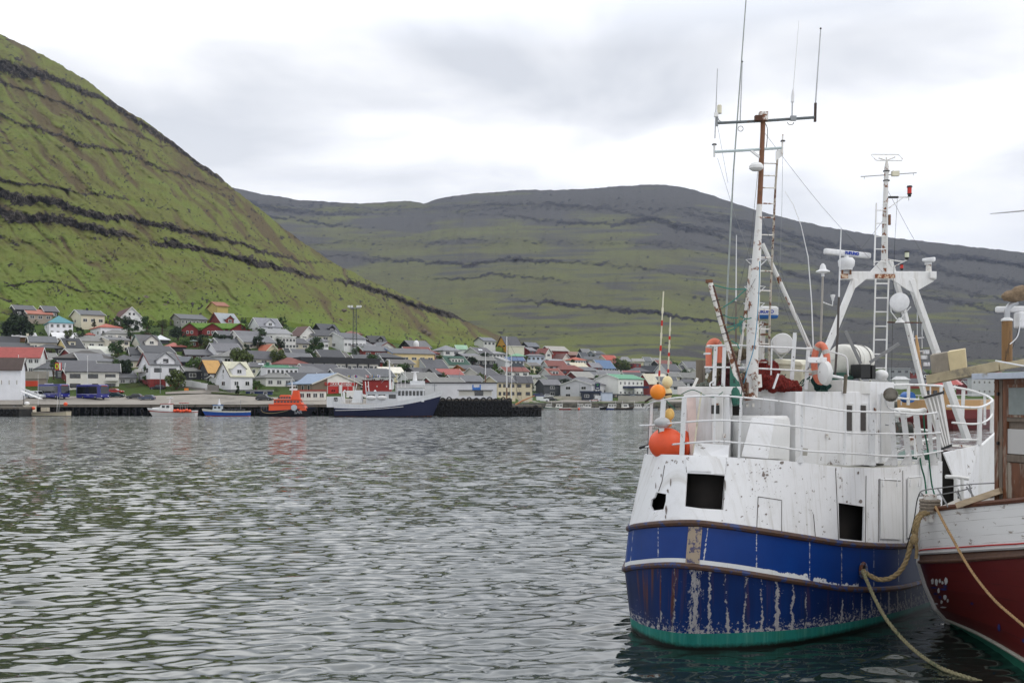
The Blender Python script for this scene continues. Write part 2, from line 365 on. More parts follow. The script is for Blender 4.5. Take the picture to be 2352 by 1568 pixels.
FB=[([300,600,740,960,1100,1400,1700,2352],[440,470,492,486,470,478,540,700],9,[.5,.7,.6,.3,.5,.6,.5,.5]),
    ([300,640,760,900],[470,500,518,520],6,[.5,.7,.7,.0]),
    ([980,1200,1400,1500,1650,1800,2352],[478,500,512,505,540,590,720],8,[.4,.5,.7,.8,.6,.5,.4]),
    ([700,860,1000,1200,1400,1600,1750],[580,596,604,598,604,630,665],7,[.5,.5,.7,.7,.5,.4,.3]),
    ([860,1040,1120,1300,1450,1700,2352],[640,640,628,645,652,700,800],6,[.1,.6,.7,.4,.3,.5,.4]),
    ([1180,1270,1400,1520,1640,1760,2000,2352],[690,700,708,716,738,755,790,830],7,[.2,.9,.85,.8,.8,.6,.3,.3]),
    ([1500,1700,1900,2100,2352],[470,520,575,610,650],14,[.3,.6,.6,.6,.6]),
    ([1600,1800,2000,2352],[560,620,665,720],10,[.4,.6,.6,.6]),
    ([1600,1900,2352],[480,560,610],10,[.4,.7,.8]),
    ([900,1100,1300,1500,1700],[545,548,552,566,600],4,[.3,.5,.3,.5,.3]),
    ([1060,1300,1500],[760,770,790],4,[.4,.4,.2])]
FB=[(a,b,c*.8,[v*.9 for v in d]) for a,b,c,d in FB]
hillside('mountain',np.arange(-600,3301,6),lambda x:gi(x,G_yt)*0+np.interp(x,[-600,1150,1500,2352,3300],[812,812,838,858,862]),lambda x:gi(x,G_dt)-6+np.interp(x,[900,1300],[200,0]),
  I(FX,FY),I([-600,800,1500,2352,3300],[3300,3100,3000,2600,2400]),FB,M_far,230,40,2.5,pw=.8,diag=-.3,scth=.66,tonef=lambda X,Y,t,g,c: np.clip((fbm(X/130,Y/28,5,90)-.5)*1.6+(fbm(X/150+9,(Y-np.interp(X,FX,FY)*.35)/5.5,4,93)-.5)*1.5+np.interp(t,[0,.2,.45,.62,.8,1],[.3,.2,.05,.3,.75,.95])+np.interp(X,[1300,1800,2200],[0,.35,.7]),0,1))
# village ground
def village_ground():
    xs=np.arange(-1000,3201,10.0); rows=90
    X=[];D=[];Z=[]
    t=np.linspace(0,1,rows)
    for x in xs:
        ds,ys=ground_nodes(x); zs=[CH-(yy-HZ)/F*dd for yy,dd in zip(ys,ds)]
        d=ds[0]+(ds[-1]+30-ds[0])*t**1.15
        z=np.interp(d,ds,zs); z=np.where(d>ds[-1],zs[-1]-(d-ds[-1])*.25,z)
        z=z-sink(x,d); X.append((x-1176)/F*d); D.append(d); Z.append(z)
    X=np.array(X).T;D=np.array(D).T;Z=np.array(Z).T
    Z=Z+(fbm(X/9,D/9,4,77)-.5)*np.clip((D-300)/40,0,1)*1.2
    X=np.vstack([X[:1],X]);D=np.vstack([D[:1],D]);Z=np.vstack([Z[:1]*0-3,Z])
    rock=np.clip((fbm(X/22,D/22,5,81)-.6)*3,0,.4); lush=np.clip((fbm(X/30,D/30,3,82))*1.2,0,1)
    grid_mesh('ground',X,D,Z-.05,M_vill,{'rock':rock,'lush':lush})
village_ground()
M_asph=mat('asphalt','#8b857c',.95,var=.14,scale=.15,dirt='#6f6a63',dirt_amt=.45,dirt_scale=.1,coord='Object')
def strip_sheet(name,xs,f0,f1,m,lift=.12,rows=8):
    X=[];D=[];Z=[]
    for x in xs:
        d=np.linspace(f0(x),f1(x),rows); X.append((x-1176)/F*d); D.append(d); Z.append([gz(x,q)+lift for q in d])
    return grid_mesh(name,np.array(X).T,np.array(D).T,np.array(Z).T,m)
strip_sheet('car_park',list(range(-900,1181,12)),lambda x:gi(x,G_d0)+.4,lambda x:gdist(x,float(np.interp(x,[0,380,470,600,800,1000],[912,909,905,912,916,918]))),M_asph,.10)
strip_sheet('harbour_road',list(range(1190,3200,12)),lambda x:gi(x,G_d0)+4,lambda x:gi(x,G_d1)+6,M_asph,.10)
strip_sheet('road',list(range(380,601,10)),lambda x:gdist(x,float(np.interp(x,[380,470,600],[905.5,903.4,910])))-1,lambda x:gdist(x,float(np.interp(x,[380,470,600],[904,901,908])))+2,M_asph,.22)
# ---------------------------------------------------------------- water
def water():
    m=bpy.data.materials.new('sea_water'); m.use_nodes=True; t=m.node_tree; L=t.links.new; b=t.nodes['Principled BSDF']
    b.inputs['Base Color'].default_value=(.008,.018,.015,1); b.inputs['Roughness'].default_value=.06; b.inputs['IOR'].default_value=1.85
    geo=N(t,'ShaderNodeNewGeometry')
    def nz(s,st,det=3):
        mp=N(t,'ShaderNodeMapping'); mp.inputs['Scale'].default_value=st; mp.inputs['Rotation'].default_value=(0,0,.25); L(geo.outputs['Position'],mp.inputs[0])
        n=N(t,'ShaderNodeTexNoise'); n.inputs['Scale'].default_value=s; n.inputs['Detail'].default_value=det; n.inputs['Roughness'].default_value=.55; L(mp.outputs[0],n.inputs[0]); return n.outputs[0]
    a=nz(2.2,(.7,1.3,1),4); c=nz(7,(.7,1.2,1),3); g=nz(.02,(.5,1.6,1),3)
    gm=N(t,'ShaderNodeMapRange'); L(g,gm.inputs[0]); gm.inputs[1].default_value=.35; gm.inputs[2].default_value=.65; gm.inputs[3].default_value=.5; gm.inputs[4].default_value=1.0
    b1=N(t,'ShaderNodeBump'); b1.inputs['Distance'].default_value=.15; L(a,b1.inputs['Height']); nf=N(t,'ShaderNodeMapRange'); nf.inputs[1].default_value=30; nf.inputs[2].default_value=85; l2=N(t,'ShaderNodeVectorMath',operation='LENGTH'); L(geo.outputs['Position'],l2.inputs[0]); L(l2.outputs['Value'],nf.inputs[0]); sm=N(t,'ShaderNodeMath',operation='MULTIPLY'); L(nf.outputs[0],sm.inputs[0]); L(gm.outputs[0],sm.inputs[1]); L(sm.outputs[0],b1.inputs['Strength'])
    b2=N(t,'ShaderNodeBump'); b2.inputs['Distance'].default_value=.004; b2.inputs['Strength'].default_value=.5; L(c,b2.inputs['Height'])
    # beyond the modelled waves: tilted facets of the unresolved chop
    mpv=N(t,'ShaderNodeMapping'); mpv.inputs['Scale'].default_value=(.55,1.1,1); L(geo.outputs['Position'],mpv.inputs[0])
    nv=N(t,'ShaderNodeTexNoise'); nv.inputs['Scale'].default_value=1.9; nv.inputs['Detail'].default_value=3; nv.inputs['Roughness'].default_value=.6; L(mpv.outputs[0],nv.inputs[0])
    sb_=N(t,'ShaderNodeVectorMath',operation='SUBTRACT'); L(nv.outputs['Color'],sb_.inputs[0]); sb_.inputs[1].default_value=(.5,.5,.5)
    ml_=N(t,'ShaderNodeVectorMath',operation='MULTIPLY'); L(sb_.outputs[0],ml_.inputs[0]); ml_.inputs[1].default_value=(.75,1.25,0)
    sc2=N(t,'ShaderNodeVectorMath',operation='SCALE'); L(ml_.outputs[0],sc2.inputs[0]); k2=N(t,'ShaderNodeMath',operation='MULTIPLY_ADD'); L(sm.outputs[0],k2.inputs[0]); k2.inputs[1].default_value=2.3; k2.inputs[2].default_value=.05; L(k2.outputs[0],sc2.inputs['Scale'])
    ad_=N(t,'ShaderNodeVectorMath',operation='ADD'); L(geo.outputs['Normal'],ad_.inputs[0]); L(sc2.outputs[0],ad_.inputs[1])
    no_=N(t,'ShaderNodeVectorMath',operation='NORMALIZE'); L(ad_.outputs[0],no_.inputs[0])
    L(no_.outputs[0],b2.inputs['Normal']); b2.inputs['Distance'].default_value=.003
    L(b2.outputs[0],b.inputs['Normal'])
    ln=N(t,'ShaderNodeVectorMath',operation='LENGTH'); L(geo.outputs['Position'],ln.inputs[0])
    rr=N(t,'ShaderNodeMapRange'); L(ln.outputs['Value'],rr.inputs[0]); rr.inputs[1].default_value=25; rr.inputs[2].default_value=130; rr.inputs[3].default_value=.02; rr.inputs[4].default_value=.10
    L(rr.outputs[0],b.inputs['Roughness'])
    d=np.concatenate([np.arange(4,10,.3),np.arange(10,34,.055),34*np.exp(np.arange(0,math.log(90/34),.0033)),90*np.exp(np.arange(0,math.log(6000/90)+.03,.03))])
    an=np.concatenate([np.linspace(-62,-29,40)[:-1],np.linspace(-29,29,520),np.linspace(29,62,40)[1:]])*math.pi/180
    D,A=np.meshgrid(d,an,indexing='ij'); Y=D; X=D*np.tan(A)
    rs=np.random.RandomState(5); Z=np.zeros_like(X)
    wx=X+.35*(fbm(X/1.3,Y/1.3,2,1)-.5); wy=Y+.35*(fbm(X/1.3,Y/1.3,2,2)-.5)
    for i in range(54):
        lam=.20*math.exp(rs.rand()*1.6); th=math.pi/2+.12+rs.randn()*.42; amp=.0052*lam*(1.2 if lam<.6 else 1)
        Z+=amp*np.sin(2*math.pi/lam*(wx*math.cos(th)+wy*math.sin(th))+rs.rand()*6.28)*(lam>D*.012)
    Z*=.45+1.1*fbm(X/9,Y/14,3,9)
    Z*=np.clip((120-D)/60,0,1)
    calm=np.clip(((X-3)/D*F+1176-1400)/300,0,1)*np.clip((23-D)/5,0,1)
    Z*=1-.45*calm
    o=grid_mesh('water',X,Y,Z,m)
water()
# ---------------------------------------------------------------- village houses
CR={1:(0,669.5,.19255),2:(262.6,669.5,.19255),3:(525.1,669.5,.19255),4:(787.7,669.5,.19255),5:(1050.2,735.2,.15075),6:(1247.2,735.2,.15073),0:(0,0,1)}
def cx(c,v): return CR[c][0]+v*CR[c][2]
def cy(c,v): return CR[c][1]+v*CR[c][2]
M_glass=mat('window_glass','#1a1e22',.12,var=.3,scale=.4,spec=.8)
M_wfr=mat('window_frame_white','#dcdcd8',.6)
M_wfd=mat('window_frame_dark','#2e2320',.6)
M_chim=mat('chimney_render','#cfcac2',.8)
def wallm(c): return mat('wall '+c,c,.75,var=.07,scale=.5,dirt='#8a857a',dirt_amt=.30,dirt_scale=.35)
def dull(c,k=.28):
    r=[int(c.lstrip('#')[i:i+2],16) for i in(0,2,4)]; g=sum(r)/3; return '#%02x%02x%02x'%tuple(int((v+(g-v)*k)*.97) for v in r)
def roofm(c): return mat('roof '+c,dull(c),.8,var=.14,scale=.9,dirt='#5b5a52',dirt_amt=.33,dirt_scale=.5,stretch=(1,1,1))
def lin(h,k): 
    return tuple(v*k for v in hx(h))
class Box: pass
def add_window(house,o,u,n,w,h,fr,panes=1,small=False):
    """window centred at o on a wall running along u with outward normal n"""
    z=Vector((0,0,1))
    def slab(mb,c,ww,hh,t0,t1):
        pts=[c+u*(sx*ww/2)+z*(sz*hh/2)+n*t for t in (t0,t1) for sx,sz in((-1,-1),(1,-1),(1,1),(-1,1))]
        mb.hexa([pts[0],pts[1],pts[5],pts[4],pts[3],pts[2],pts[6],pts[7]])
    if small:
        mb=MB(); slab(mb,o,w,h,-.1,.05); return mb.build('window',M_glass,house)
    mb=MB(); f=.09
    for sx in(-1,1): slab(mb,o+u*(sx*(w/2-f/2)),f,h,-.05,.07)
    for sz in(-1,1): slab(mb,o+z*(sz*(h/2-f/2)),w-2*f,f,-.05,.068)
    for k in range(1,panes): slab(mb,o+u*(-w/2+w*k/panes),.07,h-2*f,-.05,.064)
    fo=mb.build('window',fr,house)
    mp=MB(); slab(mp,o,w-2*f,h-2*f,-.05,.02); mp.build('pane',M_glass,fo); return fo
def house(c,xl,xm,xr,yb,ye,yr,a,side,typ,wall,roof,lw,gw,opt,label,cat='house',name=None,d=None,group=None):
    X=[cx(c,v) for v in(xl,xm,xr)]; YB,YE,YR=[cy(c,v) for v in(yb,ye,yr)]
    d=d or gdist(X[1],YB); s=F/d; A=R(a)
    C=P(X[1],YB,d)
    if side=='R': u=Vector((math.cos(A),math.sin(A),0)); v=Vector((-math.sin(A),math.cos(A),0)); wl=(X[2]-X[1]); wg=(X[1]-X[0])
    else: u=Vector((-math.cos(A),math.sin(A),0)); v=Vector((math.sin(A),math.cos(A),0)); wl=(X[1]-X[0]); wg=(X[2]-X[1])
    def solve(dirv,px):  # length along dirv whose far end appears px further along the frame
        tgt=(X[1]+px*(1 if dirv.x>0 else -1)-1176)/F
        den=dirv.x-tgt*dirv.y
        l=(tgt*C.y-C.x)/den if abs(den)>1e-4 else px/s
        return max(1.5,min(abs(l),60))
    L=solve(u,wl); W=solve(v,wg)
    W=max(3.0,min(W,16)) if typ!='flat' else max(2,min(W,22))
    H=(YB-YE)/s
    # elevation of the ridge seen at its own distance
    top=C+v*(W/2); 
    rise=(HZ-YR)/F*top.y+CH-(C.z+H) if typ!='hip' else (HZ-YR)/F*(C+u*(L/2)+v*(W/2)).y+CH-(C.z+H)
    rise=max(.3,min(rise,W*.95)); 
    if typ=='flat': rise=0
    small=d>480
    T=thing(name or 'house',C,label,cat,group)
    z=Vector((0,0,1)); dn=-6
    nl=-v; ng=-u
    mb=MB(); b=[C,C+u*L,C+u*L+v*W,C+v*W]
    base_h=opt.get('base',0)
    lo=dn if not base_h else base_h
    def walls(mb,z0,z1,gable,out=0):
        q=[C-u*out-v*out,C+u*(L+out)-v*out,C+u*(L+out)+v*(W+out),C-u*out+v*(W+out)]
        o=len(mb.v); mb.v+=[tuple(p+z*z0) for p in q]+[tuple(p+z*z1) for p in q]
        mb.f+=[(o,o+1,o+5,o+4),(o+2,o+3,o+7,o+6)]
        if gable:
            mb.v+=[tuple(C-u*out+v*(W/2)+z*(z1+rise)),tuple(C+u*(L+out)+v*(W/2)+z*(z1+rise))]
            mb.f+=[(o+3,o,o+4,o+8,o+7),(o+1,o+2,o+6,o+9,o+5)]
        else: mb.f+=[(o+3,o,o+4,o+7),(o+1,o+2,o+6,o+5),(o+4,o+5,o+6,o+7)]
    walls(mb,lo,H,typ=='gable'); mb.build('wall',wallm(wall),T)
    if base_h:
        mb=MB(); walls(mb,dn,base_h,False,.03); mb.build('foundation',wallm(opt['basec']),T)
    ov=.45 if not small else .55; th=.22
    mb=MB(); rm=roofm(roof)
    if typ=='gable':
        sl=rise/(W/2)
        for sg in(0,1):
            e=(C-v*ov if sg==0 else C+v*(W+ov)); eh=H-ov*sl+.05
            r0=C+v*(W/2)
            p=[e-u*ov+z*eh,e+u*(L+ov)+z*eh,r0+u*(L+ov)+z*(H+rise+.05),r0-u*ov+z*(H+rise+.05)]
            mb.hexa(p+[q+z*th for q in p])
        ro=mb.build('roof',rm,T)
        fc=opt.get('verge')
        for e0 in(-ov-.06,L+ov+.06):
            pl=[]
            for dz in(-.2,.16): pl.append([C+v*(W/2+q*(W/2+ov))+u*e0+z*(dz+(H-ov*sl+.1 if q else H+rise+.12)) for q in(-1,0,1)])
            MB().prism(pl[0]+pl[1][::-1],u*.1).build('verge_board',wallm(fc or '#d5d5d0'),ro)
    elif typ=='hip':
        k=min(W/2,L/2)*opt.get('hipk',1)
        q=[C-u*ov-v*ov,C+u*(L+ov)-v*ov,C+u*(L+ov)+v*(W+ov),C-u*ov+v*(W+ov)]
        r=[C+u*k+v*(W/2)+z*(H+rise),C+u*(L-k)+v*(W/2)+z*(H+rise)]
        if (r[0]-r[1]).length<.1: r[1]=r[0]+u*.1
        vs=[p+z*(H-.05) for p in q]+[p+z*(H+.15) for p in q]+r
        mb.add(vs,[(3,2,1,0),(0,1,5,4),(1,2,6,5),(2,3,7,6),(3,0,4,7),(4,5,9,8),(6,7,8,9),(5,6,9),(7,4,8)]); ro=mb.build('roof',rm,T)
    else:
        fh=opt.get('fascia',.45); q=[C-u*.25-v*.25,C+u*(L+.25)-v*.25,C+u*(L+.25)+v*(W+.25),C-u*.25+v*(W+.25)]
        p=[w_+z*(H+.02) for w_ in q]; mb.hexa(p+[w_+z*fh for w_ in p]); ro=mb.build('roof',rm,T)
    fr=M_wfd if opt.get('fr')=='d' else M_wfr
    sh=opt.get('sh'); 
    def wins(o0,dirv,n,length,spec,hh):
        if not spec: return
        nc,nr=spec[:2]; ph=spec[2] if len(spec)>2 else .5; wf=spec[3] if len(spec)>3 else .55
        step=length/nc; ww=min(step*wf,spec[4] if len(spec)>4 else 2.2)
        sth=hh/nr
        for r in range(nr):
            for k in range(nc):
                wh=min(1.25,sth*ph); cc=o0+dirv*(step*(k+.5))+z*(hh-sth*(r+.5)+ (sth*.06))
                add_window(T,cc,dirv,n,ww,wh,fr,1 if ww<1.1 else 2,small)
    wins(C,u,nl,L,lw,H if not base_h else H)
    wins(C,v,ng,W,gw[:2] if gw else None,H)
    if gw and len(gw)>2 and typ=='gable':   # attic windows
        n_=gw[2]
        for k in range(n_):
            cc=C+v*(W/2+(k-(n_-1)/2)*1.6)+z*(H+rise*.35); add_window(T,cc,v,ng,1.0,min(1.1,rise*.4),fr,1,small)
    if 'chim' in opt:
        f=opt['chim']; cc=C+u*(L*f)+v*(W/2)+z*(H+rise+.3); MB().box(cc,(.8,.8,1.5),A).build('chimney',wallm(opt.get('chc','#c9c4ba')),ro)
    if 'dorm' in opt:   # (frac along, width m, height factor, kind, wall colour)
        for f,dw,df,kind,dc in opt['dorm']:
            o=C+u*(L*f); fz=H if kind!='shed' else H+rise*.18
            dh=rise*df; n=nl; front=o+ (v*.05 if kind!='shed' else v*(W*.12))
            if kind=='gable':
                hw=dw/2; eh=fz+max(.3,dh-hw*.8)
                depth=W/2
                mb=MB(); pl=[front-u*hw+z*(fz-.3),front+u*hw+z*(fz-.3),front+u*hw+z*eh,front+z*(fz+dh),front-u*hw+z*eh]
                mb.prism([p+n*.08 for p in pl],v*depth*.9); do=mb.build('dormer',wallm(dc),ro)
                mb=MB()
                for sg in(-1,1):
                    a0=front+u*(sg*(hw+.3))+z*(eh-.22)+n*.5; b0=front+z*(fz+dh+.1)+n*.5
                    mb.hexa([a0,b0,b0+v*(depth*.95+.5),a0+v*(depth*.95+.5)]+[p+z*.2 for p in(a0,b0,b0+v*(depth*.95+.5),a0+v*(depth*.95+.5))])
                mb.build('dormer_roof',rm,ro)
                add_window(T,front+z*(fz+(dh)*.34)+n*.1,u,n,min(1.5,dw*.5),min(1.2,dh*.4),fr,2 if dw>2 else 1,small)
            else:
                hw=dw/2; mb=MB(); pl=[front-u*hw+z*fz,front+u*hw+z*fz,front+u*hw+z*(fz+dh),front-u*hw+z*(fz+dh)]
                mb.prism(pl,v*(W*.35)); mb.build('dormer',wallm(dc),ro)
                q=front+n*.3-u*(hw+.25)+z*(fz+dh); MB().hexa([q,q+u*(dw+.5),q+u*(dw+.5)+v*(W*.38)+z*.4,q+v*(W*.38)+z*.4]+[p+z*.15 for p in(q,q+u*(dw+.5),q+u*(dw+.5)+v*(W*.38)+z*.4,q+v*(W*.38)+z*.4)]).build('dormer_roof',rm,ro)
                nn=max(1,int(dw/1.5))
                for k in range(nn): add_window(T,front+u*((k-(nn-1)/2)*dw/nn)+z*(fz+dh*.5)+n*.03,u,n,dw/nn*.7,dh*.55,fr,1,small)
    if 'sky' in opt:
        for f in opt['sky']:
            sl=math.atan2(rise,W/2); cc=C+u*(L*f)+v*(W*.25)+z*(H+rise*.5+.32)
            up=(v*math.cos(sl)+z*math.sin(sl)); nrm=(z*math.cos(sl)-v*math.sin(sl))
            p=[cc-u*.5-up*.6,cc+u*.5-up*.6,cc+u*.5+up*.6,cc-u*.5+up*.6]; MB().hexa(p+[q+nrm*.08 for q in p]).build('skylight',mat('skylight_glass','#dfe6ee',.15,spec=.8),ro)
    if 'balc' in opt:  # (f0,f1,z, which)
        for f0,f1,zz,wh in opt['balc']:
            if wh=='l': a0,dv,n,le=C,u,nl,L
            else: a0,dv,n,le=C,v,ng,W
            q=a0+dv*(le*f0)+z*zz; w_=dv*(le*(f1-f0)); mb=MB()
            mb.hexa([q,q+w_,q+w_+n*1.3,q+n*1.3]+[p+z*.15 for p in(q,q+w_,q+w_+n*1.3,q+n*1.3)])
            mb.hexa([q+n*1.25,q+w_+n*1.25,q+w_+n*1.33,q+n*1.33]+[p+z*1.0 for p in(q+n*1.25,q+w_+n*1.25,q+w_+n*1.33,q+n*1.33)])
            mb.build('balcony',wallm(opt.get('bc','#d8d6d0')),T)
    if 'door' in opt:
        for f,wh,dc,dw,dh in opt['door']:
            a0,dv,n,le=(C,u,nl,L) if wh=='l' else (C,v,ng,W)
            o=a0+dv*(le*f)+z*(dh/2)
            pts=[o+dv*(sx*dw/2)+z*(sz*dh/2)+n*t for t in(-.05,.06) for sx,sz in((-1,-1),(1,-1),(1,1),(-1,1))]
            MB().hexa([pts[0],pts[1],pts[5],pts[4],pts[3],pts[2],pts[6],pts[7]]).build('door',wallm(dc),T)
    T['_']=0; del T['_']
    return dict(T=T,C=C,u=u,v=v,L=L,W=W,H=H,rise=rise,nl=nl,ng=ng,z=z,roof=ro)
WH='#dedede'; CRM='#d6cfb8'; GRR='#5f6166'; DK='#3b3c40'; BLK='#1d1d1f'; RED='#74221c'; GW='#b9b9ba'
